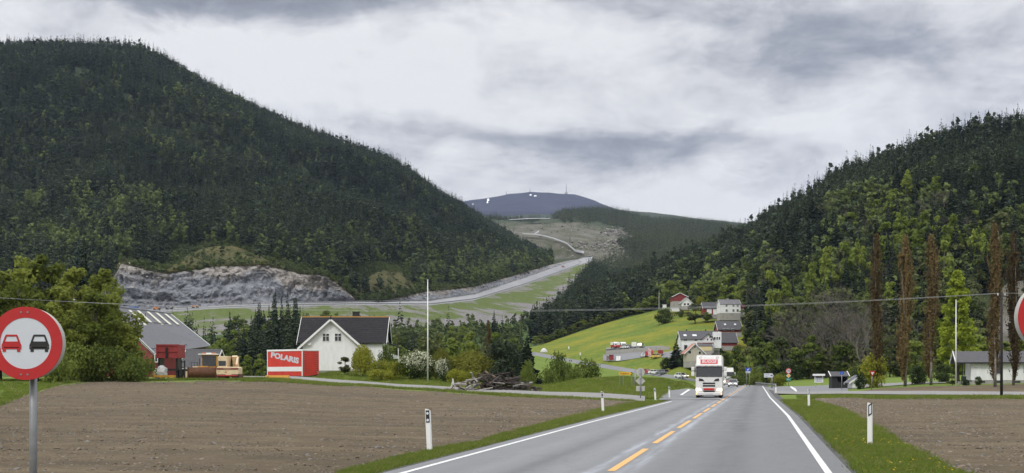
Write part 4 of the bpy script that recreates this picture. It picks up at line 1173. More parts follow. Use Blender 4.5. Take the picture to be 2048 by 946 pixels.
scatter('boulders', CL['boulder'], p, np.stack([sc * 1.3, sc, sc], -1), rng.uniform(0, 6.28, n), 'pale boulders on the bare hillside', .3)
px, t, p = loft_pts(Mt, 1600, 240, 1100, 5.7, 6.12); n = len(p); sc = np.exp(rng.normal(.0, .45, n))
scatter('boulders', CL['boulder'], p + np.array([0, 0, -.3]), np.stack([sc * 1.4, sc, sc], -1), rng.uniform(0, 6.28, n), 'loose boulders along the brow of the rock face', .3)
px, t, p = loft_pts(Mt, 900, 240, 1130, 4.3, 5.25); n = len(p); sc = np.exp(rng.normal(-.1, .4, n))
scatter('boulders', CL['boulder'], p, np.stack([sc * 1.4, sc, sc], -1), rng.uniform(0, 6.28, n), 'rubble at the foot of the rock face', .3)

px, t, p = loft_pts(Mt, 1500, 235, 1100, 5.93, 6.12)
go('rim_scrub', 'leaf', rng.uniform(0, 1, len(px)) < .6, 2.6, 1.0, 9, 'scrub growing over the rim of the rock face', 1.7)
# ------------------------------------------------------------------ materials of the things
M['white_wall'] = None
def boards(name, col, pitch, axis_mix=(1, 1, 0), depth=.012, var=.06):
    """painted upright boards: narrow joints as relief, paint slightly uneven"""
    def b(t, out):
        co = t.n('ShaderNodeTexCoord').outputs['Object']
        x, y_, z = t.sep(co)
        s_ = t.math('ADD', t.math('MULTIPLY', x, axis_mix[0]), t.math('ADD', t.math('MULTIPLY', y_, axis_mix[1]), t.math('MULTIPLY', z, axis_mix[2])))
        fr = t.math('FRACT', t.math('DIVIDE', s_, pitch))
        gap = t.math('LESS_THAN', fr, .10)
        n = t.noise(t.vmath('MULTIPLY', co, (1, 1, .25)), 2.2, 6, .65)
        c = t.ramp(n, [(.3, tuple(k * (1 - var * 1.6) for k in col)), (.65, tuple(min(1, k * (1 + var)) for k in col))])
        p = t.n('ShaderNodeBsdfPrincipled', {'Base Color': c, 'Roughness': .6})
        bn = t.n('ShaderNodeBump', {'Height': t.math('SUBTRACT', 1.0, gap), 'Strength': .8, 'Distance': depth})
        t.link(bn.outputs[0], p.inputs['Normal']); t.link(p.outputs[0], out.inputs[0])
    return mat(name, b)
M['white_wall'] = boards('white_wall', (.74, .75, .76), .14)
M['red_wall'] = boards('red_wall', (.20, .024, .024), .16, var=.15)
M['beige_wall'] = boards('beige_wall', (.42, .39, .32), .16, (0, 0, 1))
M['cream_wall'] = pbr('cream_wall', (.62, .52, .30), .7, .06)
M['black_wall'] = boards('black_wall', (.016, .016, .018), .15, var=.2)
M['white'] = pbr('white', (.74, .75, .75), .5, .05, 2.0, dirt=((.5, .49, .46), 3.0, .62))
M['white_trim'] = pbr('white_trim', (.72, .73, .73), .5, .05)
M['roof_dark'] = boards('roof_dark', (.050, .050, .057), .22, (1, 0, 0), .02, .18)
M['roof_grey'] = boards('roof_grey', (.090, .093, .108), .25, (1, .6, 0), .02, .12)
M['roof_slate'] = pbr('roof_slate', (.13, .13, .14), .7, .5, 3.0, bump=.4)
M['roof_tile'] = pbr('roof_tile', (.020, .020, .023), .8, .3, 2.2, bump=.3, dirt=((.055, .053, .048), 1.2, .6), spec=.25)
M['moss_ridge'] = pbr('moss_ridge', (.23, .12, .025), .9, .3, 6.0, bump=.5)
M['glass'] = pbr('glass', (.02, .022, .026), .08, .2, 2.0, spec=.8)
M['skylight'] = pbr('skylight', (.50, .51, .42), .4, .12, 1.5)
M['concrete'] = pbr('concrete', (.32, .31, .29), .9, .15, 1.5, bump=.4, dirt=((.16, .15, .13), .8, .55))
M['black'] = pbr('black', (.014, .014, .015), .5, .2)
M['rubber'] = pbr('rubber', (.020, .020, .021), .85, .2, 5.0)
M['steel'] = pbr('steel', (.36, .37, .38), .42, .12, 5.0, metal=.7, dirt=((.22, .21, .2), 4, .6))
M['galv'] = pbr('galv', (.22, .23, .24), .5, .12, 8.0, metal=.5)
M['signback'] = pbr('signback', (.40, .40, .37), .55, .06, 4.0)
M['truck_white'] = pbr('truck_white', (.62, .62, .61), .32, .05, 1.5, coat=.3, dirt=((.36, .345, .32), 2.2, .58))
M['car_white'] = pbr('car_white', (.72, .73, .74), .25, .03, coat=.5)
M['car_silver'] = pbr('car_silver', (.42, .44, .47), .3, .05, metal=.6, coat=.5)
M['car_grey'] = pbr('car_grey', (.22, .24, .27), .3, .05, metal=.5, coat=.5)
M['car_red'] = pbr('car_red', (.42, .03, .035), .28, .05, coat=.5)
M['car_yellow'] = pbr('car_yellow', (.66, .48, .09), .35, .05, coat=.4)
M['red'] = pbr('red', (.52, .022, .018), .5, .08, 4.0)
M['sign_red'] = pbr('sign_red', (.40, .012, .016), .42, .06, 9.0, dirt=((.27, .03, .028), 14.0, .64))
M['sign_white'] = pbr('sign_white', (.52, .545, .60), .45, .035, 5.0, dirt=((.52, .53, .55), 11.0, .62))
M['sign_blue'] = pbr('sign_blue', (.02, .07, .42), .45, .05)
M['sign_yellow'] = pbr('sign_yellow', (.68, .37, .02), .45, .05)
M['sign_green'] = pbr('sign_green', (.02, .22, .17), .45, .05)
M['trailer_red'] = pbr('trailer_red', (.56, .038, .024), .55, .14, 1.4, dirt=((.40, .10, .075), 2.2, .6))
M['rust_red'] = pbr('rust_red', (.25, .028, .028), .7, .25, 2.0, bump=.3, dirt=((.13, .035, .025), 2.0, .55))
M['rust'] = pbr('rust', (.10, .040, .018), .8, .35, 2.5, bump=.4)
M['yellow'] = pbr('yellow', (.50, .25, .025), .65, .18, 2.0, dirt=((.20, .10, .035), 2.2, .5))
M['cream'] = pbr('cream', (.66, .52, .34), .6, .1, 2.0, dirt=((.36, .22, .11), 2.2, .54))
M['maroon'] = pbr('maroon', (.16, .015, .02), .6, .1)
M['orange'] = pbr('orange', (.55, .19, .045), .55, .06)
M['blue'] = pbr('blue', (.04, .11, .34), .6, .1)
M['sack'] = pbr('sack', (.58, .58, .60), .8, .2, 3.0, bump=.6)
M['wood_grey'] = pbr('wood_grey', (.33, .31, .29), .9, .3, 3.0, bump=.4)
M['wood_dark'] = pbr('wood_dark', (.050, .040, .034), .9, .4, 2.5, bump=.5)
M['wood_brown'] = pbr('wood_brown', (.14, .10, .07), .9, .3, 3.0, bump=.4)
M['pole_wood'] = pbr('pole_wood', (.022, .018, .017), .85, .3, 3.0, bump=.4)
M['lamp_on'] = pbr('lamp_on', (.9, .85, .7), .3, .02, emit=(1.0, .86, .62), estr=3.0)
M['lamp_amber'] = pbr('lamp_amber', (.9, .5, .1), .3, .02, emit=(1.0, .45, .1), estr=2.0)
M['lamp_off'] = pbr('lamp_off', (.55, .57, .6), .15, .05)
M['wire'] = pbr('wire', (.40, .41, .42), .45, .05, metal=.4)
M['hi_vis'] = pbr('hi_vis', (.55, .75, .06), .6, .05)
M['trouser'] = pbr('trouser', (.03, .03, .05), .8, .1)
M['skin'] = pbr('skin', (.5, .3, .22), .6, .05)
M['post_white'] = pbr('post_white', (.74, .75, .74), .45, .04, 6.0, dirt=((.47, .46, .42), 5.0, .64))
M['reflector'] = pbr('reflector', (.62, .66, .72), .2, .04)
M['stone'] = pbr('stone', (.20, .19, .175), .9, .3, 1.2, bump=.8)

# ------------------------------------------------------------------ shared builders
FONT = None
def text_mesh(name, s, h, mtl, parent, loc, rot, extrude=.004, xscale=1.0, shear=0.0, bold=.012, align='CENTER'):
    cu = bpy.data.curves.new('text', 'FONT'); cu.body = s; cu.size = 1.0; cu.extrude = .004; cu.offset = bold
    cu.align_x = align; cu.align_y = 'CENTER'; cu.shear = shear; cu.resolution_u = 3
    o = bpy.data.objects.new('text', cu)
    COL.objects.link(o); bpy.context.view_layer.update()
    me = bpy.data.meshes.new_from_object(o.evaluated_get(bpy.context.evaluated_depsgraph_get()))
    bpy.data.objects.remove(o)
    k = h / .73
    me.transform(Matrix.Diagonal((k * xscale, k, extrude / .004, 1)))
    me.materials.clear(); me.materials.append(mtl)
    t = bpy.data.objects.new(name, me); t.parent = parent; t.location = loc; t.rotation_euler = rot
    COL.objects.link(t)
    return t

def window(parent, face, a, z, w, h, at, nx=2, ny=2, frame=None, name='window', fw=.07, pane=None):
    """framed window on a wall plane; face 'front' (-y), 'back', 'right' (+x), 'left'"""
    sg = -1 if face in ('front', 'left') else 1
    def bx(mb, a0, a1, d0, d1, z0, z1):
        lo, hi = sorted((at + sg * d0, at + sg * d1))
        if face in ('front', 'back'): mb.box(a0, a1, lo, hi, z0, z1)
        else: mb.box(lo, hi, a0, a1, z0, z1)
    m = MB(); x0, x1, z0, z1 = a - w / 2, a + w / 2, z - h / 2, z + h / 2
    bx(m, x0 - fw, x0, -.02, .06, z0 - fw, z1 + fw); bx(m, x1, x1 + fw, -.02, .06, z0 - fw, z1 + fw)
    bx(m, x0, x1, -.02, .06, z1, z1 + fw); bx(m, x0, x1, -.02, .06, z0 - fw, z0)
    for i in range(1, nx): q = x0 + w * i / nx; bx(m, q - .03, q + .03, -.02, .05, z0, z1)
    for j in range(1, ny): q = z0 + h * (j + .3 if ny == 2 else j) / ny; bx(m, x0, x1, -.02, .045, q - .02, q + .02)
    f = m.build(name, frame or M['white_trim'], parent)
    g = MB(); bx(g, x0, x1, -.01, .02, z0, z1)
    g.build('pane', pane or M['glass'], f)
    return f

def roof_slab(name, a, b, c, d_, th, m, parent, courses=0, lip=.025):
    """roof slope: a,b along the eave, c,d along the ridge (c above b, d above a)"""
    a, b, c, d_ = map(Vector, (a, b, c, d_))
    n = (b - a).cross(d_ - a).normalized()
    if n.z < 0: n = -n
    mb = MB()
    if courses:
        for i in range(courses):
            t0, t1 = i / courses, (i + 1) / courses
            p0, p1 = a.lerp(d_, t0), b.lerp(c, t0); q0, q1 = a.lerp(d_, t1), b.lerp(c, t1)
            mb.hexa([p0 - n * th, p1 - n * th, q1 - n * th, q0 - n * th, p0 + n * lip, p1 + n * lip, q1, q0])
    else:
        mb.hexa([a - n * th, b - n * th, c - n * th, d_ - n * th, a, b, c, d_])
    return mb.build(name, m, parent)

def house(name, loc, rz, L, W, he, hr, wall, roof, label, cat='house', group=None, over=.45, end=.4, found=.35, windows=(), chimney=None, courses=0, fmat=None, trim=None, ridge=None, wname='wall'):
    """gabled house: ridge along local x, front wall at -W/2; he eave height, hr ridge height, all above the base"""
    e = empty(name, loc, rz, label, cat, group)
    trim = trim or M['white_trim']
    sl = (hr - he) / (W / 2)
    if found:
        MB().box(-L / 2 + .04, L / 2 - .04, -W / 2 + .04, W / 2 - .04, -1.5, found).build('foundation', fmat or M['concrete'], e)
    z0 = found - .005 if found else -1.0
    MB().prism([(-W / 2, z0), (W / 2, z0), (W / 2, he - .1), (0, hr - .1), (-W / 2, he - .1)], 'x', -L / 2, L / 2).build(wname, wall, e)
    x0, x1 = -L / 2 - end, L / 2 + end
    r = None
    for sg in (-1, 1):
        s = roof_slab('roof_slope', (x0, sg * (W / 2 + over), he - over * sl + .06), (x1, sg * (W / 2 + over), he - over * sl + .06), (x1, sg * .01, hr + .06), (x0, sg * .01, hr + .06), .12, roof, e, courses)
        r = r or s
    MB().prism([(-.16, hr - .06), (.16, hr - .06), (0, hr + .13)], 'x', x0 - .01, x1 + .01).build('ridge_cap', ridge or roof, e)
    for gx in (x0, x1):
        for sg in (-1, 1):
            ya, yb = sg * (W / 2 + over), sg * .09
            za, zb = he - over * sl, hr - .09 * sl
            t_ = .06 if gx > 0 else -.06
            m = MB(); lo, hi = sorted((gx, gx + t_))
            m.hexa([(lo, ya, za - .2), (hi, ya, za - .2), (hi, yb, zb - .2), (lo, yb, zb - .2), (lo, ya, za + .09), (hi, ya, za + .09), (hi, yb, zb + .09), (lo, yb, zb + .09)])
            m.build('barge_board', trim, e)
    if chimney:
        cx, cy, cw, ch, cm = chimney
        zc = hr - abs(cy) * sl - .3
        c = MB().box(cx - cw / 2, cx + cw / 2, cy - cw / 2, cy + cw / 2, zc, hr + ch).build('chimney', cm, r)
        MB().box(cx - cw / 2 - .06, cx + cw / 2 + .06, cy - cw / 2 - .06, cy + cw / 2 + .06, hr + ch, hr + ch + .08).build('chimney_cap', M['black'], r)
    for wdw in windows:
        face, a, z, w_, h_ = wdw[:5]
        nx, ny = wdw[5:7] if len(wdw) > 5 else (2, 2)
        at = {'front': -W / 2, 'back': W / 2, 'left': -L / 2, 'right': L / 2}[face]
        window(e, face, a, z, w_, h_, at, nx, ny)
    return e

def wheel(parent, x, y, r, w_, name='wheel', rimm=None):
    t = MB().disc((y, r), r, 'x', x - w_ / 2, x + w_ / 2, 20).build(name, M['rubber'], parent, bevel=.02)
    MB().disc((y, r), r * .58, 'x', x - w_ / 2 - .012, x + w_ / 2 + .012, 14).build('rim', rimm or M['steel'], t)
    return t

def car(name, loc, rz, paint_, label, L=4.4, W=1.8, H=1.48, cat='car', group=None, lights=True, suv=False):
    """car facing local -y"""
    e = empty(name, loc, rz, label, cat, group)
    h1 = H * .60
    # body: side outline swept across, pulled in towards the sides
    out = [(-L / 2, .30), (-L / 2 + .05, .55), (-L / 2 + .20, .72), (-L * .22, h1), (L * .36, h1 + .04), (L / 2 - .06, h1 - .02), (L / 2, .62), (L / 2 - .03, .30)]
    MB().prism(out, 'x', -W / 2, W / 2).build('body', paint_, e, bevel=.09, bseg=3, smooth=False)
    a0, a1, b0, b1 = (-L * .23, L * .40, -L * .08, L * .30) if not suv else (-L * .23, L * .46, -L * .10, L * .40)
    wi, wo = W / 2 - .22, W / 2 - .06
    g = MB(); g.hexa([(-wo, a0, h1 - .02), (wo, a0, h1 - .02), (wo, a1, h1 - .02), (-wo, a1, h1 - .02), (-wi, b0, H - .07), (wi, b0, H - .07), (wi, b1, H - .07), (-wi, b1, H - .07)])
    g.build('windows', M['glass'], e, bevel=.03)
    rf = MB(); rf.box(-wi - .03, wi + .03, b0 - .05, b1 + .05, H - .09, H)
    rf.build('roof', paint_, e, bevel=.04)
    pl = MB()
    for sx in (-1, 1):
        pl.path([(sx * (wo - .01), a0 - .02, h1), (sx * (wi + .005), b0 - .02, H - .05)], .04, 5)
        pl.path([(sx * (wo - .01), a1 + .02, h1), (sx * (wi + .005), b1 + .02, H - .05)], .055, 5)
        pl.path([(sx * (wo + .01), (a0 + a1) / 2, h1), (sx * (wi + .02), (b0 + b1) / 2, H - .05)], .04, 5)
    pl.build('pillars', paint_, e)
    for sx in (-1, 1):
        for y_ in (-L * .31, L * .31):
            wheel(e, sx * (W / 2 - .10), y_, .33, .21)
        MB().box(sx * (W / 2 - .42) - .2, sx * (W / 2 - .42) + .2, -L / 2 - .015, -L / 2 + .25, .56, .72).build('headlight', M['lamp_on'] if lights else M['lamp_off'], e, bevel=.03)
        MB().box(sx * (W / 2 - .3) - .16, sx * (W / 2 - .3) + .16, L / 2 - .2, L / 2 + .012, .66, .84).build('tail_light', M['red'], e)
        MB().box(sx * (W / 2 + .10) - .1, sx * (W / 2 + .10) + .1, a0 + .15, a0 + .28, h1 + .02, h1 + .16).build('mirror', paint_, e, bevel=.03)
    MB().box(-.55, .55, -L / 2 - .01, -L / 2 + .2, .42, .60).build('grille', M['black'], e)
    MB().box(-W / 2 + .12, W / 2 - .12, -L / 2 + .01, -L / 2 + .2, .24, .36).build('bumper', M['black'], e)
    MB().box(-.26, .26, -L / 2 - .03, -L / 2 - .005, .44, .55).build('number_plate', M['sign_white'], e)
    MB().box(-.26, .26, L / 2 - .0, L / 2 + .02, .60, .71).build('number_plate', M['sign_white'], e)
    return e

def marks(parent, x0, x1, z0, z1, y, n, mtl):
    """a line of lettering too small to read in the photo: short upright strokes and bowls"""
    r = np.random.default_rng(int(n * 7)); m = MB(); w_ = (x1 - x0) / n
    for i in range(n):
        a = x0 + i * w_; b = a + w_ * .72; t_ = w_ * .2
        m.box(a, a + t_, y, y + .002, z0, z1)
        if r.uniform() < .6: m.box(b - t_, b, y, y + .002, z0, z0 + (z1 - z0) * r.uniform(.5, 1))
        zz = r.choice([z0, (z0 + z1) / 2, z1 - (z1 - z0) * .2]); m.box(a + t_, b - t_, y, y + .002, zz, zz + (z1 - z0) * .2)
    return m.build('lettering', mtl, parent)
# ------------------------------------------------------------------ the two no-overtaking signs
def no_overtaking(loc, label, rz=0.0, r=.5):
    e = empty('road_sign', loc, rz, label, 'road sign', 'no-overtaking signs')
    zc = loc_h = 2.545
    mb = MB().disc((0, zc), r - .012, 'y', -.055, .13, 64); mb.build('casing', M['signback'], e, bevel=.015)
    # red ring and white face as separate sheets with thickness
    ring = MB(); n = 72; ri = r * .70
    for k in range(n):
        a, b = 2 * math.pi * k / n, 2 * math.pi * (k + 1) / n
        q = lambda R_, t, y_: (R_ * math.cos(t), y_, zc + R_ * math.sin(t))
        ring.hexa([q(ri, a, -.075), q(r, a, -.075), q(r, b, -.075), q(ri, b, -.075), q(ri, a, -.056), q(r, a, -.056), q(r, b, -.056), q(ri, b, -.056)])
    ring.build('red_ring', M['sign_red'], e)
    f = MB().disc((0, zc), ri + .004, 'y', -.070, -.0562, 64).build('face', M['sign_white'], e)
    def icon(cx, m):
        s = r / 138.0
        X = lambda u: cx + u * s
        Z = lambda v: zc - v * s
        y0, y1 = -.0765, -.0702
        ic = MB()
        def poly(pts): ic.prism([(X(u), Z(v)) for u, v in pts], 'y', y0, y1)
        poly([(-19, -33), (-23, -30), (23, -30), (19, -33)])
        poly([(-23, -30), (-34, 0), (-27, 0), (-18, -26), (-18, -30)]); poly([(23, -30), (18, -30), (18, -26), (27, 0), (34, 0)])
        poly([(-18, -30), (-18, -26), (18, -26), (18, -30)])
        poly([(-27, -7), (-27, 0), (27, 0), (27, -7)])
        poly([(-34, 0), (-37, 6), (-37, 13), (-29, 13), (-29, 6), (-30, 6), (-30, 0)]); poly([(34, 0), (30, 0), (30, 6), (29, 6), (29, 13), (37, 13), (37, 6)])
        poly([(-30, 0), (-30, 6), (30, 6), (30, 0)]); poly([(-29, 6), (-29, 17), (29, 17), (29, 6)])
        poly([(-37, 14.5), (-37, 22), (37, 22), (37, 14.5)])
        for u in (-27, 27): poly([(u - 6, 22), (u - 6, 32), (u + 6, 32), (u + 6, 22)])
        ic.build('car_symbol', m, f)
        for u in (-33, 33): pass
    icon(-.193, M['sign_red']); icon(.187, M['black'])
    for u, v in ((-.06, .425), (.03, .425), (-.06, -.425), (.03, -.425)):
        MB().disc((u, zc + v), .014, 'y', -.082, -.074, 10).build('bolt', M['galv'], e)
    MB().tube((.02, .165, -.6), (.02, .165, zc + .3), .052, n=14).build('pole', M['galv'], e, smooth=True)
    MB().box(-.12, .16, .125, .225, zc - .2, zc - .15).build('clamp', M['galv'], e)
    MB().box(-.12, .16, .125, .225, zc + .2, zc + .25).build('clamp', M['galv'], e)
    return e
S_D = 18.5
no_overtaking(GP(55, S_D), 'round red-rimmed sign showing a red and a black car, left of the road')
no_overtaking(GP(2106, 18.4, .355), 'round red-rimmed sign cut off by the picture edge right of the road')

# ------------------------------------------------------------------ roadside delineator posts
def delineator(px, py, hpx, side, label, lean=-.045):
    g = on_ground(px, py); Y = g.y
    h = hpx * Y / F
    e = empty('delineator_post', g, R(-10), label, 'marker post', 'white marker posts along the road')
    e.rotation_euler = (0, lean, R(-10))
    w_ = .075
    sec = [(-w_, .0), (-w_ * .6, -.03), (w_ * .6, -.03), (w_, .0), (w_, .045), (-w_, .045)]
    m = MB(); b = len(m.v)
    n = len(sec)
    m.v += [(x, y_, -.3) for x, y_ in sec] + [(x, y_, h - .03 - .035 * (y_ + .03) / .075 - (.05 * (x + w_) / (2 * w_))) for x, y_ in sec]
    m.f.append(tuple(reversed(range(n)))); m.f.append(tuple(range(n, 2 * n))); m.m += [0, 0]
    for i in range(n):
        j = (i + 1) % n; m.f.append((i, j, n + j, n + i)); m.m.append(0)
    m.build('post', M['post_white'], e, bevel=.006)
    if side == 'l':
        bd = MB().box(-.05, .05, -.038, -.028, h * .66, h * .93).build('black_band', M['black'], e)
        for zz in (.865, .715):
            MB().disc((0, h * zz), .036, 'y', -.046, -.0385, 14).build('reflector', M['reflector'], bd)
    else:
        m = MB(); m.prism([(-.055, h * .66), (.055, h * .72), (.055, h * .97), (-.055, h * .91)], 'y', -.038, -.028)
        bd = m.build('black_band', M['black'], e)
        MB().prism([(-.028, h * .71), (.03, h * .74), (.03, h * .92), (-.028, h * .885)], 'y', -.046, -.0385).build('reflector', M['reflector'], bd)
    return e
delineator(859, 906, 91, 'l', 'white marker post with two round reflectors at the corner of the ploughed field')
delineator(1206, 824, 43, 'l', 'white leaning marker post where the farm track meets the verge')
delineator(1311, 802, 27, 'l', 'short white marker post right of the sign seen from behind', -.06)
delineator(1339, 796, 24, 'l', 'small white marker post beside the junction mouth left of the truck', -.03)
delineator(1740, 894, 91, 'r', 'tall white marker post with a rectangular reflector on the dandelion verge', 0)
delineator(1618, 815, 38, 'r', 'white marker post between the road edge and the right field', -.02)
delineator(1552, 787, 19, 'r', 'white marker post at the end of the guard rail by the side road', -.03)

# ------------------------------------------------------------------ guard rails
def guard_rail(pts, label, step=4.0, posts_h=.75):
    e = empty('guard_rail', pts[0], 0, label, 'guard rail', 'steel guard rails at the bend')
    o = Vector(pts[0])
    P_ = [Vector(p) - o for p in pts]
    m = MB()
    for a, b in zip(P_[:-1], P_[1:]):
        for z0, z1, d_ in ((.44, .55, .0), (.55, .60, .05), (.60, .72, .0)):
            n_ = Vector((-(b - a).y, (b - a).x, 0)).normalized() * (.04 + d_)
            m.hexa([a + Vector((0, 0, z0)), b + Vector((0, 0, z0)), b - n_ + Vector((0, 0, z0)), a - n_ + Vector((0, 0, z0)), a + Vector((0, 0, z1)), b + Vector((0, 0, z1)), b - n_ + Vector((0, 0, z1)), a - n_ + Vector((0, 0, z1))])
    m.build('rail', M['steel'], e)
    for a, b in zip(P_[:-1], P_[1:]):
        n = max(1, int((b - a).length / step))
        for i in range(n):
            q = a.lerp(b, (i + .5) / n)
            MB().box(q.x - .05, q.x + .05, q.y + .02, q.y + .12, q.z - .8, q.z + .7).build('rail_post', M['galv'], e)
    return e
guard_rail([GP(1511, 300, .15), GP(1521, 276, .1), GP(1536, 252, .05), GP(1553, 238, .0)], 'short steel guard rail dropping to the side road corner')
guard_rail([P(1432, 759, 352), P(1475, 758.6, 350), P(1512, 758.5, 347), P(1530, 760.5, 338)], 'long steel guard rail around the outside of the far bend')

# ------------------------------------------------------------------ signs
def pole_of(e, h, r=.045, x=0, y=.05, name='pole', m=None):
    return MB().tube((x, y, -.4), (x, y, h), r, n=10).build(name, m or M['galv'], e, smooth=True)
# sign cluster seen from behind
g = GP(1281, 117.5); k_ = 117.5 / F
e = empty('road_sign', g, 0, 'grey backs of a round, a diamond and a square sign on one pole', 'road sign')
Z = lambda py: EYE - (py - HY) * k_ - g.z
pole_of(e, Z(737), .05, 0, -.06)
MB().disc((0, Z(744.3)), 8.6 * k_, 'y', 0, .03, 36).build('round_panel', M['signback'], e)
q = 9.8 * k_; MB().prism([(0, Z(762) - q), (q, Z(762)), (0, Z(762) + q), (-q, Z(762))], 'y', 0, .03).build('diamond_panel', M['signback'], e)
MB().box(-8.6 * k_, 8.6 * k_, 0, .03, Z(782), Z(772)).build('square_panel', M['signback'], e)
for py in (748, 757, 768, 777): MB().box(-.09, .09, -.115, -.002, Z(py) - .02, Z(py) + .02).build('clamp', M['galv'], e)
# yellow direction arrow
Y = depth_at(1250, 772); k_ = Y / F; g = GP(1251.5, Y)
e = empty('direction_sign', g, 0, 'yellow arrow sign pointing right on thin posts on the grassy mound', 'road sign')
Z = lambda py: EYE - (py - HY) * k_ - g.z
MB().prism([(-13.5 * k_, Z(750)), (9.5 * k_, Z(750)), (9.5 * k_, Z(744)), (-13.5 * k_, Z(744))], 'y', -.03, .0).build('panel', M['sign_yellow'], e)
MB().prism([(9.5 * k_, Z(744)), (9.5 * k_, Z(750)), (13.5 * k_, Z(748.4)), (13.5 * k_, Z(745))], 'y', -.03, .0).build('arrow_tip', M['black'], e)
MB().prism([(9.3 * k_, Z(744.3)), (9.3 * k_, Z(749.7)), (12.6 * k_, Z(747))], 'y', -.034, -.029).build('arrow_head', M['sign_yellow'], e)
marks(e, -10.5 * k_, 6.5 * k_, Z(748.6), Z(745.6), -.034, 9, M['black'])
for px in (1239.5, 1246.5, 1263.5): MB().tube(((px - 1251.5) * k_, .05, -.5), ((px - 1251.5) * k_, .05, Z(745)), .045, n=8).build('post', M['galv'], e)
e = empty('steel_mast', GP(1270.5, Y + 1.5), 0, 'thick grey steel mast beside the yellow arrow sign', 'mast')
MB().tube((0, 0, -.5), (0, 0, 33 * k_), .11, .09, n=12).build('mast', M['galv'], e, smooth=True); MB().box(-.2, .2, -.2, .2, -.3, .06).build('base_plate', M['concrete'], e)
# small post on the bank left of the truck
e = empty('marker_pole', GP(1362.5, 205), 0, 'thin grey pole standing on the bank between the junction and the truck', 'pole'); pole_of(e, 1.3, .07); MB().box(-.12, .12, .02, .08, 1.1, 1.34).build('pole_head', M['galv'], e)
# blue service sign
Y = 262; k_ = Y / F; g = GP(1496, Y)
e = empty('information_sign', g, R(-4), 'square blue sign with a white plate below it at the far bend', 'road sign')
Z = lambda py: EYE - (py - HY) * k_ - g.z
MB().box(-5 * k_, 5 * k_, -.02, 0, Z(742.2), Z(735.8)).build('panel', M['sign_blue'], e)
MB().box(-4.6 * k_, 4.6 * k_, -.02, 0, Z(746.2), Z(742.5)).build('plate', M['sign_white'], e)
m = MB(); m.prism([(-.25, Z(740.5)), (.1, Z(740.8)), (.05, Z(738.8)), (.3, Z(738)), (.28, Z(737)), (-.02, Z(737.8))], 'y', -.028, -.0205); m.build('symbol', M['sign_white'], e)
marks(e, -3.2 * k_, 3.2 * k_, Z(745.3), Z(743.6), -.0235, 5, M['black'])
for sx in (-3, 3): pole_of(e, Z(741), .04, sx * k_)
# white arrow sign
Y = 228; k_ = Y / F; g = GP(1538, Y)
e = empty('direction_sign', g, R(-4), 'white arrow-shaped sign with black lettering above the guard rail', 'road sign')
Z = lambda py: EYE - (py - HY) * k_ - g.z
MB().prism([(-10 * k_, Z(755)), (6.5 * k_, Z(755)), (9.3 * k_, Z(751)), (6.5 * k_, Z(746.7)), (-10 * k_, Z(746.7))], 'y', -.03, 0).build('panel', M['sign_white'], e)
marks(e, -8 * k_, .5 * k_, Z(750.2), Z(748), -.034, 6, M['black'])
marks(e, -8 * k_, -2.5 * k_, Z(753.8), Z(751.8), -.034, 4, M['black'])
MB().prism([(3 * k_, Z(751.7)), (5.3 * k_, Z(751.7)), (5.3 * k_, Z(752.7)), (7.5 * k_, Z(750.9)), (5.3 * k_, Z(749.1)), (5.3 * k_, Z(750.1)), (3 * k_, Z(750.1))], 'y', -.036, -.031).build('arrow', M['black'], e)
for px in (1542.5, 1544.8): pole_of(e, Z(748), .05, (px - 1538) * k_)
# 70 sign, priority diamond and green plate
Y = 262; k_ = Y / F; g = GP(1577, Y)
e = empty('road_sign', g, R(-5), 'pole with a 70 limit disc, a yellow diamond and a green plate', 'road sign')
Z = lambda py: EYE - (py - HY) * k_ - g.z
MB().disc((0, Z(741.8)), 5.6 * k_, 'y', -.02, 0, 28).build('limit_disc', M['sign_red'], e)
f = MB().disc((0, Z(741.8)), 4.1 * k_, 'y', -.03, -.0205, 28).build('limit_face', M['sign_white'], e)
text_mesh('number', '70', 4.3 * k_, M['black'], f, (0, -.034, Z(741.8)), (R(90), 0, 0), bold=.02)
def dia(c, h, y0, y1, nm, m, par): return MB().prism([(0, Z(c) - h), (h, Z(c)), (0, Z(c) + h), (-h, Z(c))], 'y', y0, y1).build(nm, m, par)
f = dia(751.3, 4.6 * k_, -.02, 0, 'diamond', M['sign_white'], e); dia(751.3, 3.2 * k_, -.03, -.0205, 'diamond_face', M['sign_yellow'], f)
f = MB().box(-4.4 * k_, 4.4 * k_, -.02, 0, Z(761.2), Z(756.4)).build('green_plate', M['sign_green'], e)
marks(f, -2.6 * k_, 2.6 * k_, Z(760.2), Z(757.4), -.025, 2, M['sign_white'])
pole_of(e, Z(738), .05)
# yield sign
Y = depth_at(1744, 781); k_ = Y / F; g = GP(1743, Y)
e = empty('yield_sign', g, 0, 'red and white triangular give-way sign on a leaning pole', 'road sign'); e.rotation_euler = (0, R(3), 0)
Z = lambda py: EYE - (py - HY) * k_ - g.z
MB().prism([(-6.2 * k_, Z(742)), (0, Z(753.3)), (6.2 * k_, Z(742))], 'y', -.02, 0).build('triangle', M['sign_red'], e)
MB().prism([(-3.3 * k_, Z(744.2)), (0, Z(750.2)), (3.3 * k_, Z(744.2))], 'y', -.03, -.0205).build('triangle_face', M['sign_white'], e)
pole_of(e, Z(744), .045)
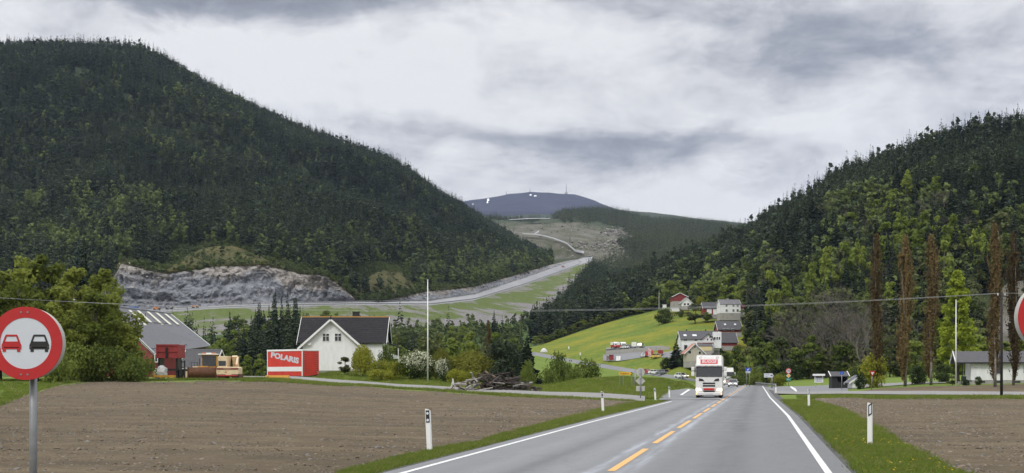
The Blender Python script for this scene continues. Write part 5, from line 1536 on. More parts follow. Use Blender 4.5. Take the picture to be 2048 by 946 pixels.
# blue bus-stop sign
Y = 192; k_ = Y / F; g = GP(1683.7, Y)
e = empty('bus_stop_sign', g, 0, 'small blue sign on a grey pole in front of the black shelter', 'road sign')
Z = lambda py: EYE - (py - HY) * k_ - g.z
MB().prism([(-3.8 * k_, Z(743.3)), (-3.8 * k_, Z(747.8)), (-2.6 * k_, Z(749)), (2.6 * k_, Z(749)), (3.8 * k_, Z(747.8)), (3.8 * k_, Z(743.3))], 'y', -.02, 0).build('panel', M['sign_blue'], e)
pole_of(e, Z(744), .05)
m = MB(); m.box(-1.9 * k_, 1.9 * k_, -.026, -.0205, Z(747.3), Z(744.9)); m.build('bus_symbol', pbr('bus_symbol', (.10, .20, .55), .5), e)
# notice board
Y = 228; k_ = Y / F; g = GP(1637.5, Y)
e = empty('notice_board', g, 0, 'white notice board with a small roof and three papers on the lawn', 'notice board')
Z = lambda py: EYE - (py - HY) * k_ - g.z
MB().box(-11.6 * k_, 11.6 * k_, -.5, .35, Z(751.8), Z(747.8)).build('roof', M['white_trim'], e, bevel=.02)
MB().box(-8.3 * k_, 8.3 * k_, -.02, .15, Z(765), Z(751.8)).build('back_panel', pbr('board_brown', (.10, .075, .06), .8, .2), e)
m = MB()
for a, b, c, d_ in ((-8.6, -7, 765.2, 751.9), (7, 8.6, 765.2, 751.9), (-7, 7, 765.2, 763.8)): m.box(a * k_, b * k_, -.1, -.021, Z(c), Z(d_))
m.build('frame', M['white_trim'], e)
for c in (-4.6, 0, 4.6): MB().box((c - 2) * k_, (c + 2) * k_, -.035, -.022, Z(763.3), Z(755.5)).build('paper', M['sign_white'], e)
for c in (-6.3, 6.3): MB().box((c - .6) * k_, (c + .6) * k_, 0, .12, -.4, Z(764)).build('leg', M['wood_grey'], e)
# black bus shelter
Y = depth_at(1675, 776.5); k_ = Y / F; g = GP(1676, Y + 1.2)
e = empty('bus_shelter', g, 0, 'small black timber shelter with a dark roof and white horned gables', 'shelter')
Z = lambda py: EYE - (py - HY) * (Y + 1.2) / F - g.z
k_ = (Y + 1.2) / F; w_ = 14.6 * k_
m = MB(); m.box(-w_, w_, .9, 1.05, -.2, Z(751)); m.build('back_wall', M['black_wall'], e)
for sx in (-1, 1): MB().box(sx * w_ - .07, sx * w_ + .07, -1.2, .899, -.2, Z(751)).build('side_wall', M['black_wall'], e)
MB().box(-w_ + .08, w_ - .08, -1.15, -1.05, -.2, Z(764)).build('front_wall', M['black_wall'], e)
MB().box(-w_ + .08, -w_ * .3, -1.151, -1.06, Z(764), Z(751)).build('front_wall', M['black_wall'], e)
MB().box(-w_ * .28, w_ - .1, .3, .75, .42, .48).build('bench', M['wood_dark'], e)
for a, b in (((-1.45, Z(752)), (0, Z(743))), ((1.3, Z(752)), (0, Z(743)))):
    m = MB(); xx = 18.6 * k_
    lo, hi = (a, b)
    m.hexa([(-xx, lo[0], lo[1] - .1), (xx, lo[0], lo[1] - .1), (xx, hi[0], hi[1] - .1), (-xx, hi[0], hi[1] - .1), (-xx, lo[0], lo[1]), (xx, lo[0], lo[1]), (xx, hi[0], hi[1]), (-xx, hi[0], hi[1])])
    m.build('roof_slope', M['roof_dark'], e)
for sx in (-1, 1):
    m = MB(); m.prism([(-1.5, Z(752.3)), (-1.3, Z(752.8)), (.12, Z(744)), (.3, Z(741.8)), (.1, Z(742.2))], 'x', sx * 18.7 * k_ - .05, sx * 18.7 * k_ + .05); m.build('barge_board', M['white_trim'], e)
# small white shed
Y = depth_at(1714, 777); k_ = Y / F
house('white_shed', GP(1714.5, Y + 1.3), R(90), 2.6, 30 * k_, 15.0 * k_, 25.5 * k_, M['white_wall'], M['roof_grey'], 'small white shed with a low gable beside the black shelter', 'shed', over=.5, end=.2, found=.1, trim=M['white_trim'])

# ------------------------------------------------------------------ the oncoming truck
def truck(loc, rz, label, full=True, hscale=1.0):
    e = empty('truck', loc, rz, label, 'truck', None)
    W = 2.5; h = 4.02
    wh = M['truck_white']
    body = MB(); body.prism([(-1.25, .50), (-1.33, .95), (-1.30, 1.85), (-1.08, 3.05), (-.75, 3.25), (1.0, 3.25), (1.0, .50)], 'x', -W / 2, W / 2)
    cab = body.build('cab', wh, e, bevel=.09, bseg=3)
    ro = MB(); ro.hexa([(-1.19, -1.02, 3.08), (1.19, -1.02, 3.08), (1.19, .95, 3.1), (-1.19, .95, 3.1), (-1.17, -.62, h), (1.17, -.62, h), (1.19, .95, h - .02), (-1.19, .95, h - .02)])
    rd = ro.build('roof_fairing', wh, e, bevel=.07, bseg=3)
    # slope of the fairing front, for the lettering board
    th = math.atan2(.40, h - 3.08)
    def on_fair(z): return -1.02 + (z - 3.08) * .40 / (h - 3.08)
    tilt = R(90) - th
    b = MB(); b.hexa([(-.80, on_fair(3.22) - .03, 3.22), (.80, on_fair(3.22) - .03, 3.22), (.80, on_fair(3.22) + .05, 3.22), (-.80, on_fair(3.22) + .05, 3.22), (-.80, on_fair(3.62) - .03, 3.62), (.80, on_fair(3.62) - .03, 3.62), (.80, on_fair(3.62) + .05, 3.62), (-.80, on_fair(3.62) + .05, 3.62)])
    if full:
        bd = b.build('name_board', M['red'], e)
        text_mesh('lettering', 'BUGGE', .29, M['sign_white'], bd, (0, on_fair(3.42) - .036, 3.42), (tilt, 0, 0), xscale=1.05, shear=.12, bold=.02)
        # pale emblem lettering above the board: a wheel, grey letters and a wheel
        for sx in (-1, 1):
            m = MB()
            for a in range(0, 300, 30):
                t = R(a); z_ = 3.78 + .10 * math.sin(t); m.tube((sx * .78 + .12 * math.cos(t), on_fair(z_) - .02, z_), (sx * .78 + .12 * math.cos(t + .5), on_fair(3.78 + .10 * math.sin(t + .5)) - .02, 3.78 + .10 * math.sin(t + .5)), .014, n=4)
            m.build('emblem', M['maroon'], e)
        text_mesh('lettering', 'SCANIA', .17, M['car_silver'], e, (0, on_fair(3.78) - .012, 3.78), (tilt, 0, 0), xscale=1.1, bold=.03)
    m = MB()
    m.prism([(-1.30, 2.02), (-1.345, 2.0), (-1.15, 2.98), (-1.09, 2.98)], 'x', -1.13, 1.13)
    m.build('windscreen', M['glass'], e, bevel=.02)
    MB().box(-1.2, 1.2, -1.34, -1.05, 2.96, 3.13).build('sun_visor', wh, e, bevel=.04)
    for x in (-.85, -.28, .28, .85): MB().box(x - .1, x + .1, -1.37, -1.335, 3.02, 3.09).build('visor_lamp', M['lamp_off'], e)
    for sx in (-1, 1):
        MB().prism([(sx * 1.13, 1.98), (sx * 1.2, 1.98), (sx * 1.2, 3.0), (sx * 1.13, 3.0)], 'y', -1.32, -1.0).build('corner_panel', M['black'], e)
        # upper dark intakes and crease
        MB().prism([(sx * .42, 1.58), (sx * .95, 1.60), (sx * .92, 1.86), (sx * .60, 1.80)], 'y', -1.335, -1.25).build('air_intake', M['black'], e)
    for z0, z1 in ((1.30, 1.46), (1.06, 1.23)):
        MB().box(-.58, .58, -1.345, -1.25, z0, z1).build('grille', M['black'], e, bevel=.02)
    MB().box(-.52, .50, -1.352, -1.25, .74, .93).build('grille_board', M['red'], e, bevel=.015)
    if full: marks(e, -.36, .34, .80, .87, -1.357, 7, M['maroon'])
    MB().box(-.53, .53, -1.345, -1.25, .58, .69).build('grille', M['black'], e, bevel=.02)
    MB().box(-1.25, 1.25, -1.36, -1.1, .26, .56).build('bumper', wh, e, bevel=.06)
    MB().box(-.28, .28, -1.375, -1.355, .36, .48).build('number_plate', M['sign_white'], e)
    MB().box(-.5, .5, -1.30, -1.1, .14, .25).build('step', M['steel'], e)
    for sx in (-1, 1):
        MB().prism([(sx * .72, .70), (sx * 1.2, .66), (sx * 1.21, .92), (sx * .78, .90)], 'y', -1.36, -1.2).build('headlight', M['lamp_on'], e, bevel=.02)
        MB().disc((sx * 1.15, .40), .055, 'y', -1.37, -1.3, 12).build('fog_lamp', M['lamp_amber'], e)
        mr = MB().box(sx * 1.5 - .15, sx * 1.5 + .15, -1.22, -1.0, 2.55, 2.92).build('mirror', wh, e, bevel=.05)
        MB().box(sx * 1.5 - .15, sx * 1.5 + .15, -1.22, -1.0, 2.06, 2.5).build('mirror', wh, e, bevel=.05)
        MB().box(min(sx * 1.22, sx * 1.4), max(sx * 1.22, sx * 1.4), -1.15, -1.05, 2.5, 2.57).build('mirror_arm', M['black'], e)
        for y_ in (-.35, 4.2, 9.3, 10.6): wheel(e, sx * 1.05, y_, .50, .34)
    MB().box(-1.0, 1.0, -.9, 12.5, .55, .95).build('chassis', M['black'], e)
    MB().box(-1.27, 1.27, 1.5, 13.0, 1.0, h - .08).build('box_trailer', wh, e, bevel=.04)
    for sx in (-1, 1): MB().box(sx * 1.12 - .1, sx * 1.12 + .1, 1.4, 3.2, .45, .98).build('side_skirt', M['black'], e)
    if hscale != 1: e.scale = (hscale,) * 3
    return e
RD = R(-10.4)
def on_road(px, Y): return Vector(((px - HX) / F * Y, Y, .031))
truck(on_road(1418.5, 126.5 + 1.3), R(-9.3), 'large white lorry with a red name board and lit headlights, oncoming')
truck(on_road(1456.5, 318), R(-6), 'second white lorry half hidden behind the first one', full=False)
car('car', on_road(1466, 258), RD, M['car_silver'], 'silver car with lit headlights following the lorries')

# cars on the valley road
def on_valley(px, t=2.4):
    x, y_, z = Pa.ev(np.array([px]), np.array([t])); return Vector((float(x[0]), float(y_[0]), float(z[0]) + .02))
car('car', on_valley(1292.5, 2.3), R(50), M['car_red'], 'red car on the valley road left of the sign backs', group='cars on the valley road', lights=False)
car('car', on_valley(1311.5, 2.5), R(60), M['car_white'], 'white car partly hidden behind the round sign back', group='cars on the valley road')
car('car', on_valley(1324.5, 2.75), R(215), M['car_grey'], 'grey car seen from behind right of the round sign back', group='cars on the valley road', lights=False, suv=True)
car('car', on_valley(1363, 2.45), R(35), M['car_white'], 'white car with lit headlights on the valley road left of the lorry', group='cars on the valley road')

# ------------------------------------------------------------------ white farmhouse
hy = 195.0; kx = hy / F
e = house('farmhouse', GP(691, 199, 0) * 1.0, 0, 166 * kx, 8.2, 4.5, 8.05, M['white_wall'], M['roof_tile'], 'white wooden farmhouse with a black tiled roof and a wide front gable', 'house', over=.5, end=.45, found=.5, courses=14, ridge=M['moss_ridge'],
          windows=[('right', 0, 5.8, .9, 1.2, 2, 2), ('right', -2.2, 2.6, 1.0, 1.3, 2, 2), ('front', -5.2, 3.0, .9, 1.2, 2, 2)], chimney=(1.5, .6, .95, .72, M['black']))
farm = e
fz = e.location.z
# the front gable wing, ridge towards the viewer
gx = (676 - 691) * kx; gw = 8.6; g0 = -8.2 / 2 - 3.6
def Zf(py, Yd=190.0): return EYE - (py - HY) * Yd / F - fz
zr = Zf(637, 189); ze = Zf(697, 189)
zb = Zf(741, 189)
hwid = 67 * 189 / F
m = MB(); w2 = 57.5 * 189 / F
m.prism([(gx - w2, zb), (gx + w2, zb), (gx + w2, ze + (hwid - w2) * (zr - ze) / hwid - .15), (gx, zr - .15), (gx - w2, ze + (hwid - w2) * (zr - ze) / hwid - .15)], 'y', g0, -4.0)
m.build('gable_wall', M['white_wall'], e)
MB().box(gx - w2 + .05, gx + w2 - .05, g0 + .05, -4.0, zb - 1.5, zb).build('foundation', M['concrete'], e)
back = 0.0
for sg in (-1, 1):
    a = (gx + sg * hwid, g0 - .5, ze); b = (gx + sg * hwid, back - 2.5, ze); c = (gx + sg * .01, back, zr); d_ = (gx + sg * .01, g0 - .5, zr)
    roof_slab('roof_slope', a, b, c, d_, .12, M['roof_tile'], e, 14)
    m = MB(); y0, y1 = g0 - .57, g0 - .49
    m.hexa([(gx + sg * hwid, y0, ze - .24), (gx + sg * hwid, y1, ze - .24), (gx, y1, zr - .24), (gx, y0, zr - .24), (gx + sg * (hwid + .05), y0, ze + .1), (gx + sg * (hwid + .05), y1, ze + .1), (gx, y1, zr + .1), (gx, y0, zr + .1)])
    m.build('barge_board', M['white_trim'], e)
MB().prism([(gx - .16, zr - .05), (gx + .16, zr - .05), (gx, zr + .13)], 'y', g0 - .6, back).build('ridge_cap', M['roof_tile'], e)
MB().tube((gx, g0 - .45, zr + .05), (gx, g0 - .45, zr + .38), .14, .10, n=8).build('finial', M['black'], e)
hb = hwid * (662.6 - 637) / 60 - .45
MB().box(gx - hb, gx + hb, g0 - .04, g0 + .01, Zf(662.6) - .05, Zf(662.6) + .05).build('trim_band', M['white_trim'], e)
for px in (664.8, 689.5): window(e, 'front', (px - 691) * 188 / F, Zf(673.3, 188), .88, 1.05, g0, 2, 2)
MB().box((630 - 691) * kx, (637 - 691) * kx, g0 - .3, g0, Zf(690), Zf(685.5)).build('wall_lamp', M['white'], e, bevel=.03)
MB().box((734 - 691) * kx, (745 - 691) * kx, -4.6, -4.05, Zf(722), Zf(698)).build('porch_door', pbr('door_olive', (.11, .11, .05), .6), e)
# small lean-to at the right end
m = MB(); m.hexa([(166 * kx / 2, -1.0, 1.9), (166 * kx / 2 + 1.7, -1.0, 1.9), (166 * kx / 2 + 1.7, 3, 1.9), (166 * kx / 2, 3, 1.9), (166 * kx / 2, -1.0, 2.9), (166 * kx / 2 + 1.7, -1.0, 2.3), (166 * kx / 2 + 1.7, 3, 2.3), (166 * kx / 2, 3, 2.9)]); m.build('porch_wall', M['white_wall'], e)
roof_slab('porch_roof', (166 * kx / 2 + 2.1, -1.5, 3.6), (166 * kx / 2 + 2.1, 3.4, 3.6), (166 * kx / 2, 3.4, 4.4), (166 * kx / 2, -1.5, 4.4), .15, M['roof_tile'], e)
MB().tube((166 * kx / 2 + 1.9, -1.3, 0), (166 * kx / 2 + 1.9, -1.3, 3.5), .07).build('porch_post', M['white_trim'], e)

# ------------------------------------------------------------------ red barn with the long grey roof
A, B, C, D = P(212, 611, 214), P(341, 627.5, 228), P(420, 690.5, 218), P(308, 706, 203)
E2 = A + (A - D); E2.z = D.z; H2 = B + (B - C); H2.z = C.z
base = GP(340, 212); base.z = 1.7
e = empty('barn', base, 0, 'red barn with a big grey roof and five pale skylight strips', 'barn')
lo = lambda v: Vector(v) - base
roof_slab('roof_slope', lo(D), lo(C), lo(B), lo(A), .18, M['roof_grey'], e)
roof_slab('roof_slope', lo(H2), lo(E2), lo(A), lo(B), .18, M['roof_grey'], e)
ax = (C - D).normalized()
ins = lambda p, k, dn: p.lerp((A + B + C + D + E2 + H2) / 6, k) - Vector((0, 0, dn))
def wallq(nm, p, q, topz=None):
    p, q = lo(p), lo(q); n_ = Vector((-(q - p).y, (q - p).x, 0)).normalized() * .1
    m = MB(); m.hexa([(p.x, p.y, -1), (q.x, q.y, -1), (q.x + n_.x, q.y + n_.y, -1), (p.x + n_.x, p.y + n_.y, -1), p, q, q + n_, p + n_]); return m.build(nm, M['red_wall'], e)
wD, wC, wE, wH = (ins(p, .07, .45) for p in (D, C, E2, H2))
wallq('front_wall', wD, wC); wallq('back_wall', wH, wE); wallq('side_wall', wC, wH)
m = MB(); a_, b_, c_ = lo(wE), lo(wD), lo(ins(A, .05, .6))
m.hexa([(a_.x, a_.y, -1), (b_.x, b_.y, -1), (b_.x + .05, b_.y + .1, -1), (a_.x + .05, a_.y + .1, -1), a_, b_, b_ + Vector((.05, .1, 0)), a_ + Vector((.05, .1, 0))]); m.poly([a_, b_, c_]); m.build('gable_wall', M['red_wall'], e)
for p, q in ((D, A), (A, E2), (C, B)):
    p, q = lo(p), lo(q); u_ = (q - p); off_ = -ax * .08 if p is not lo(C) else ax * .08
    m = MB(); dn = Vector((0, 0, .28)); up = Vector((0, 0, .05))
    m.hexa([p - dn, p - dn + ax * .08, q - dn + ax * .08, q - dn, p + up, p + up + ax * .08, q + up + ax * .08, q + up]); m.build('barge_board', M['white_trim'], e)
m = MB(); p, q = lo(A), lo(B); m.path([p + Vector((0, 0, .05)), q + Vector((0, 0, .05))], .16, 6); m.build('ridge_cap', M['galv'], e)
p, q = lo(D), lo(C); m = MB(); m.path([p - Vector((0, 0, .1)), q - Vector((0, 0, .1))], .10, 6); m.build('gutter', M['galv'], e)
nrm = (C - D).cross(A - D).normalized(); nrm = nrm if nrm.z > 0 else -nrm
for s0, q0, q1 in ((.30, .05, .42), (.44, .03, .40), (.595, .03, .385), (.735, .03, .375), (.875, .03, .365), (.20, .34, .46)):
    f_ = lambda s, q_: lo((A.lerp(B, s)).lerp(D.lerp(C, s), q_)) + nrm * .05
    m = MB(); wd = .038
    a, b, c, d_ = f_(s0, q1), f_(s0 + wd, q1), f_(s0 + wd, q0), f_(s0, q0)
    m.hexa([a - nrm * .06, b - nrm * .06, c - nrm * .06, d_ - nrm * .06, a, b, c, d_]); m.build('skylight_strip', M['skylight'], e)
f_ = lambda s, q_: lo((A.lerp(B, s)).lerp(D.lerp(C, s), q_)) + nrm * .12
for s0, s1, q_ in ((.12, .72, .36), (.02, .62, .93)): MB().path([f_(s0, q_), f_(s1, q_)], .05, 5).build('snow_guard', M['black'], e)
# narrow white-framed window near the corner of the gable
wp = P(313.5, 716, 202.0) - base
MB().box(wp.x - .32, wp.x - .22, wp.y - .1, wp.y + .02, wp.z - .65, wp.z + .65).build('window', M['white_trim'], e)
f = MB().box(wp.x + .12, wp.x + .22, wp.y - .1, wp.y + .02, wp.z - .65, wp.z + .65).build('window', M['white_trim'], e)
MB().box(wp.x - .22, wp.x + .12, wp.y - .1, wp.y + .02, wp.z + .55, wp.z + .65).build('window', M['white_trim'], e); MB().box(wp.x - .22, wp.x + .12, wp.y - .1, wp.y + .02, wp.z - .65, wp.z - .55).build('window', M['white_trim'], e)
MB().box(wp.x - .22, wp.x + .12, wp.y - .06, wp.y, wp.z - .55, wp.z + .55).build('pane', M['glass'], f)
# annex
house('annex', Vector(((408 - HX) / F * 196, 196, 1.6)), R(-8), 4.4, 5.2, 1.9, 4.3, M['red_wall'], M['roof_dark'], 'low red outbuilding with a dark roof and white gable boards behind the bulldozer', 'shed', over=.6, end=.5, found=.1)

# ------------------------------------------------------------------ farm machines
Y = 169; k_ = Y / F
X = lambda px, c: (px - c) * k_
g = GP(340.5, Y)
e = empty('tipper_trailer', g, R(-3), 'dark red steel tipper body standing high on a trailer beside the barn', 'trailer')
Z = lambda py: EYE - (py - HY) * k_ - g.z
bd = MB().box(X(319, 340.5), X(363, 340.5), -1.2, 1.6, Z(716), Z(689.5)).build('tipper_body', M['rust_red'], e, bevel=.04)
for py in (690.5, 703, 715): MB().box(X(318, 340.5), X(364, 340.5), -1.28, -1.195, Z(py) - .09, Z(py) + .09).build('rib', M['rust_red'], bd)
for px in (319.5, 362.5): MB().box(X(px, 340.5) - .08, X(px, 340.5) + .08, -1.3, -1.19, Z(716.5), Z(689)).build('rib', M['rust_red'], bd)
MB().box(X(337.5, 340.5), X(342, 340.5), -1.36, -1.2, Z(716), Z(695)).build('tailgate_post', M['black'], bd)
for px in (322, 358): MB().box(X(px, 340.5) - .12, X(px, 340.5) + .12, -.9, .9, -.1, Z(716)).build('prop', M['black'], e)
MB().box(X(321, 340.5), X(360, 340.5), -1.0, 1.4, .95, 1.2).build('chassis', M['black'], e)
for sx in (-1, 1): wheel(e, sx * .95, .3, .5, .3)
e = empty('bulk_bags', GP(324, Y - 1.5), 0, 'pale crumpled bulk bags under the red tipper body', 'sack')
m = bmesh.new(); bmesh.ops.create_uvsphere(m, u_segments=20, v_segments=12, radius=.62)
for v in m.verts: v.co = Vector((v.co.x * 1.0, v.co.y * .9, v.co.z * 1.35 + .75)) + Vector([float(t_) for t_ in np.random.default_rng(int(abs(v.co.x * 999) + abs(v.co.z * 77))).normal(0, .05, 3)])
me = bpy.data.meshes.new('bag'); m.to_mesh(me); m.free(); me.materials.append(M['sack']); add_mesh('bag', me, e)
o = bpy.data.objects.new('bag', me); o.parent = e; o.location = (-.75, .2, -.1); o.scale = (.7, .8, .85); COL.objects.link(o)
e = empty('pallet_frame', GP(326, Y - 3.0), R(3), 'low yellow steel frame lying in the grass below the tipper', 'frame')
for y_ in (-.35, .35): MB().box(-1.25, 1.5, y_ - .07, y_ + .07, .2, .42).build('beam', M['yellow'], e)
for x in (-1.0, -.2, .6, 1.3): MB().box(x - .07, x + .07, -.5, .5, .05, .2).build('crossbar', M['yellow'], e)
MB().box(-1.15, -.95, -.4, -.2, .42, .8).build('lug', M['yellow'], e)
# dark machine with an upright mast
g = GP(371, Y - 1)
e = empty('forklift', g, R(6), 'dark old forklift with an upright black mast between tipper and bulldozer', 'machine')
for x in (-.42, -.02): MB().box(x - .08, x + .08, -.75, -.6, .0, Z(721)).build('mast', M['black'], e)
for z_ in (.5, 1.3, 2.0): MB().box(-.42, .0, -.72, -.62, z_, z_ + .12).build('mast_bar', M['black'], e)
MB().box(-.75, .75, -.3, 1.5, .4, 1.15).build('body', M['black'], e, bevel=.05)
MB().box(-.5, .9, -.2, .4, 1.15, 1.32).build('hood', M['white'], e, bevel=.04)
MB().box(.1, .95, -.75, -.1, .15, .28).build('fork', M['cream'], e); MB().box(.1, .95, -.78, -.7, .28, .9).build('fork_frame', M['cream'], e)
for x in (-.6, .6): wheel(e, x, .0, .36, .25); wheel(e, x, 1.2, .36, .25)
# bulldozer
Y = 165.5; k_ = Y / F; g = GP(409, Y)
e = empty('bulldozer', g, R(4), 'yellow bulldozer with a broad rusty blade and a lit-up roof bar', 'bulldozer')
Z = lambda py: EYE - (py - HY) * k_ - g.z
X9 = lambda px: (px - 409) * k_
m = MB(); n = 8
for i in range(n):
    z0, z1 = .05 + 1.35 * i / n, .05 + 1.35 * (i + 1) / n
    cv = lambda z: -1.9 + .32 * math.cos((z - .05) / 1.35 * 3.0 - 1.5) * -1 + .3
    m.hexa([(X9(380), cv(z0) - .05, z0), (X9(437.5), cv(z0) - .05, z0), (X9(437.5), cv(z0) + .08, z0), (X9(380), cv(z0) + .08, z0), (X9(382), cv(z1) - .05, z1), (X9(436), cv(z1) - .05, z1), (X9(436), cv(z1) + .08, z1), (X9(382), cv(z1) + .08, z1)])
bl = m.build('blade', M['rust'], e)
MB().box(X9(380), X9(437.5), -1.98, -1.9, -.02, .1).build('cutting_edge', M['steel'], bl)
for px in (381.3, 436.3): MB().box(X9(px) - .05, X9(px) + .05, -2.0, -1.5, .0, 1.45).build('blade_side', M['rust'], bl)
for sx in (-1, 1):
    m = MB(); o_ = [(-1.5, .35), (-1.2, .05), (1.4, .05), (1.75, .4), (1.4, .85), (-1.2, .85)]
    m.prism(o_, 'x', sx * 1.0 - .25, sx * 1.0 + .25); m.build('track', M['rubber'], e, bevel=.05)
    MB().box(min(sx * 1.3, sx * 1.4), max(sx * 1.3, sx * 1.4), -1.7, .6, .45, .65).build('push_arm', M['yellow'], e)
MB().box(-.6, .6, -1.45, 0, .75, 1.55).build('bonnet', M['yellow'], e, bevel=.06)
MB().box(-1.25, -.45, -1.2, -.3, 1.2, 1.5).build('fender', M['cream'], e, bevel=.05)
cb = MB()
x0, x1 = X9(403), X9(434)
for x in (x0, x1 - .1):
    for y_ in (-.1, 1.5): cb.box(x, x + .1, y_, y_ + .1, 1.3, 2.95)
cb.box(x0, x1, -.1, 1.6, 1.25, 1.5)
cb.box(x0 + .1, x1 - .1, -.1, 1.6, 2.85, 2.95)
cbo = cb.build('cab', M['yellow'], e)
MB().box(x0 + .101, x1 - .101, -.06, -.03, 1.5, 2.85).build('cab_window', M['glass'], cbo)
for x in (x0 + .03, x1 - .07): MB().box(x, x + .04, .0, 1.5, 1.5, 2.85).build('cab_window', M['glass'], cbo)
MB().box(x0 + .35, x1 - .45, .5, 1.0, 1.5, 1.95).build('seat', M['yellow'], cbo, bevel=.05)
MB().box(x0 - .35, x1 + .15, -.35, 1.7, 2.951, 3.06).build('cab_roof', M['white'], cbo, bevel=.03)
lb = MB().box(x0 + .1, x1 - .15, -.25, .1, 3.061, 3.2).build('light_bar', M['white'], cbo)
for a, b in ((x0 + .1, x0 + .6), (x1 - .65, x1 - .15)): MB().box(a - .004, b + .004, -.256, .106, 3.066, 3.21).build('beacon', M['orange'], lb)
for px in (385, 391, 397): MB().tube((X9(px), -.8, 1.3), (X9(px), -.8, 2.0), .03).build('rail', M['black'], e)
MB().tube((X9(384), -.8, 2.0), (X9(399), -.8, 2.0), .03).build('rail', M['black'], e)
MB().tube((X9(399), -.1, 1.5), (X9(399.5), -.1, 2.5), .04).build('mirror', M['black'], e)
# excavator seen from behind
Y = 163.5; k_ = Y / F; g = GP(460, Y)
e = empty('excavator', g, R(2), 'cream excavator seen from behind with a maroon stripe and red emblem', 'excavator')
Z = lambda py: EYE - (py - HY) * k_ - g.z
X8 = lambda px: (px - 460) * k_
for a, b in ((440, 455), (467, 482)):
    m = MB(); o_ = [(-1.5, .3), (-1.25, .0), (1.5, .0), (1.75, .3), (1.5, .62), (-1.25, .62)]
    m.prism(o_, 'x', X8(a), X8(b)); t_ = m.build('track', M['rust'], e, bevel=.04)
    for z_ in (.08, .24, .40, .56): MB().box(X8(a) - .01, X8(b) + .01, -1.56, -1.40, z_ - .03, z_ + .03).build('track_shoe', M['rubber'], t_)
MB().box(-.5, .5, -.8, 1.2, .35, .8).build('undercarriage', M['rust'], e)
cw = MB(); 
cw.prism([(X8(437.5), Z(748)), (X8(440), Z(752)), (X8(478), Z(752)), (X8(481.5), Z(748)), (X8(481.5), Z(736)), (X8(479), Z(733.7)), (X8(440), Z(733.7)), (X8(437.5), Z(736))], 'y', -1.55, 1.2)
ct = cw.build('counterweight', M['cream'], e, bevel=.06)
MB().box(X8(438), X8(481), -1.585, -1.54, Z(739.3), Z(736.3)).build('stripe', M['maroon'], ct)
MB().box(X8(440), X8(479), -1.58, -1.54, Z(752.2), Z(750)).build('lower_stripe', M['sign_red'], ct)
marks(ct, X8(452), X8(466), Z(738.5), Z(737.1), -1.59, 9, M['cream'])
m = MB(); c0 = Vector((X8(456.3), 0, Z(744.2))); s_ = 1.35 * k_
for a in (90, 210, 330):
    u_ = Vector((math.cos(R(a)), 0, math.sin(R(a)))) * s_ * 2; v_ = Vector((math.cos(R(a + 30)), 0, math.sin(R(a + 30)))) * s_ * 1.15; w_ = Vector((math.cos(R(a - 30)), 0, math.sin(R(a - 30)))) * s_ * 1.15
    m.prism([(c0.x, c0.z), ((c0 + v_).x, (c0 + v_).z), ((c0 + u_).x, (c0 + u_).z), ((c0 + w_).x, (c0 + w_).z)], 'y', -1.575, -1.552)
m.build('emblem', M['sign_red'], ct)
cb = MB().prism([(X8(439), Z(733.9)), (X8(456.5), Z(733.9)), (X8(458), Z(719)), (X8(459), Z(712.5)), (X8(440), Z(712.5)), (X8(438.5), Z(714))], 'y', -1.2, 1.4).build('cab', M['cream'], e, bevel=.05)
MB().prism([(X8(440.5), Z(732)), (X8(455), Z(732)), (X8(455.5), Z(722)), (X8(440.5), Z(722))], 'y', -1.22, -1.19).build('cab_window', M['glass'], cb)
MB().prism([(X8(436.9), Z(736)), (X8(436.9), Z(730)), (X8(438), Z(730))], 'y', -.2, .0).build('step', M['black'], cb)
bm_ = MB()
bm_.prism([(1.0, Z(734.5)), (1.9, Z(734.5)), (1.2, Z(712)), (.5, Z(711)), (.2, Z(713))], 'x', X8(463), X8(473.5)); bo = bm_.build('boom', M['cream'], e, bevel=.05)
MB().prism([(.3, Z(713.5)), (.9, Z(713.5)), (-.3 + .2, Z(731)), (-.6 + .2, Z(729))], 'x', X8(472.5), X8(476)).build('dipper_arm', M['cream'], bo, bevel=.03)
MB().tube((X8(471.5), .0, Z(729)), (X8(472), .6, Z(714)), .06).build('ram', M['steel'], bo)

# ------------------------------------------------------------------ red exhibition trailer
L, Wd, Hh = 7.6, 2.75, 3.46
ph = R(-43)
cpt = P(605, 752, 177)        # near corner of the box
ux, uy = Vector((math.cos(ph), math.sin(ph), 0)), Vector((-math.sin(ph), math.cos(ph), 0))
o_ = cpt - ux * (L / 2) + uy * (Wd / 2)
e = empty('exhibition_trailer', (o_.x, o_.y, cpt.z), ph, 'red box trailer with slanting white lettering and a white stripe beside the farmhouse', 'trailer')
gzr = float(gz(o_.x, o_.y)) - cpt.z
bx_ = MB().box(-L / 2, L / 2, -Wd / 2, Wd / 2, 0, Hh).build('box_body', M['trailer_red'], e, bevel=.03)
MB().box(-L / 2 - .06, L / 2 + .06, -Wd / 2 - .06, Wd / 2 + .06, Hh - .17, Hh + .06).build('roof_rim', M['white'], e, bevel=.03)
MB().box(-L / 2 + .02, L / 2 - .05, -Wd / 2 - .02, -Wd / 2 + .02, .62, 1.22).build('white_stripe', M['white'], e)
for x in (-L / 2 + .06, L / 2 - .05): MB().box(x - .07, x + .07, -Wd / 2 - .035, -Wd / 2 + .035, -.02, Hh - .18).build('corner_trim', M['white'], e)
slant = math.atan2(-1.02, L * .90)
tx = text_mesh('lettering', 'POLARIS', .72, M['sign_white'], e, (.02, -Wd / 2 - .012, 2.40), (R(90), 0, 0), xscale=1.62, shear=0, bold=.05)
tx.rotation_euler = Euler((R(90), -slant, 0), 'XYZ')
m = MB()
sc = Vector((-1.86, -Wd / 2 - .03, 2.40 + 1.86 * .155))
for a in range(4):
    t_ = R(45 + 90 * a); t2 = R(90 * a)
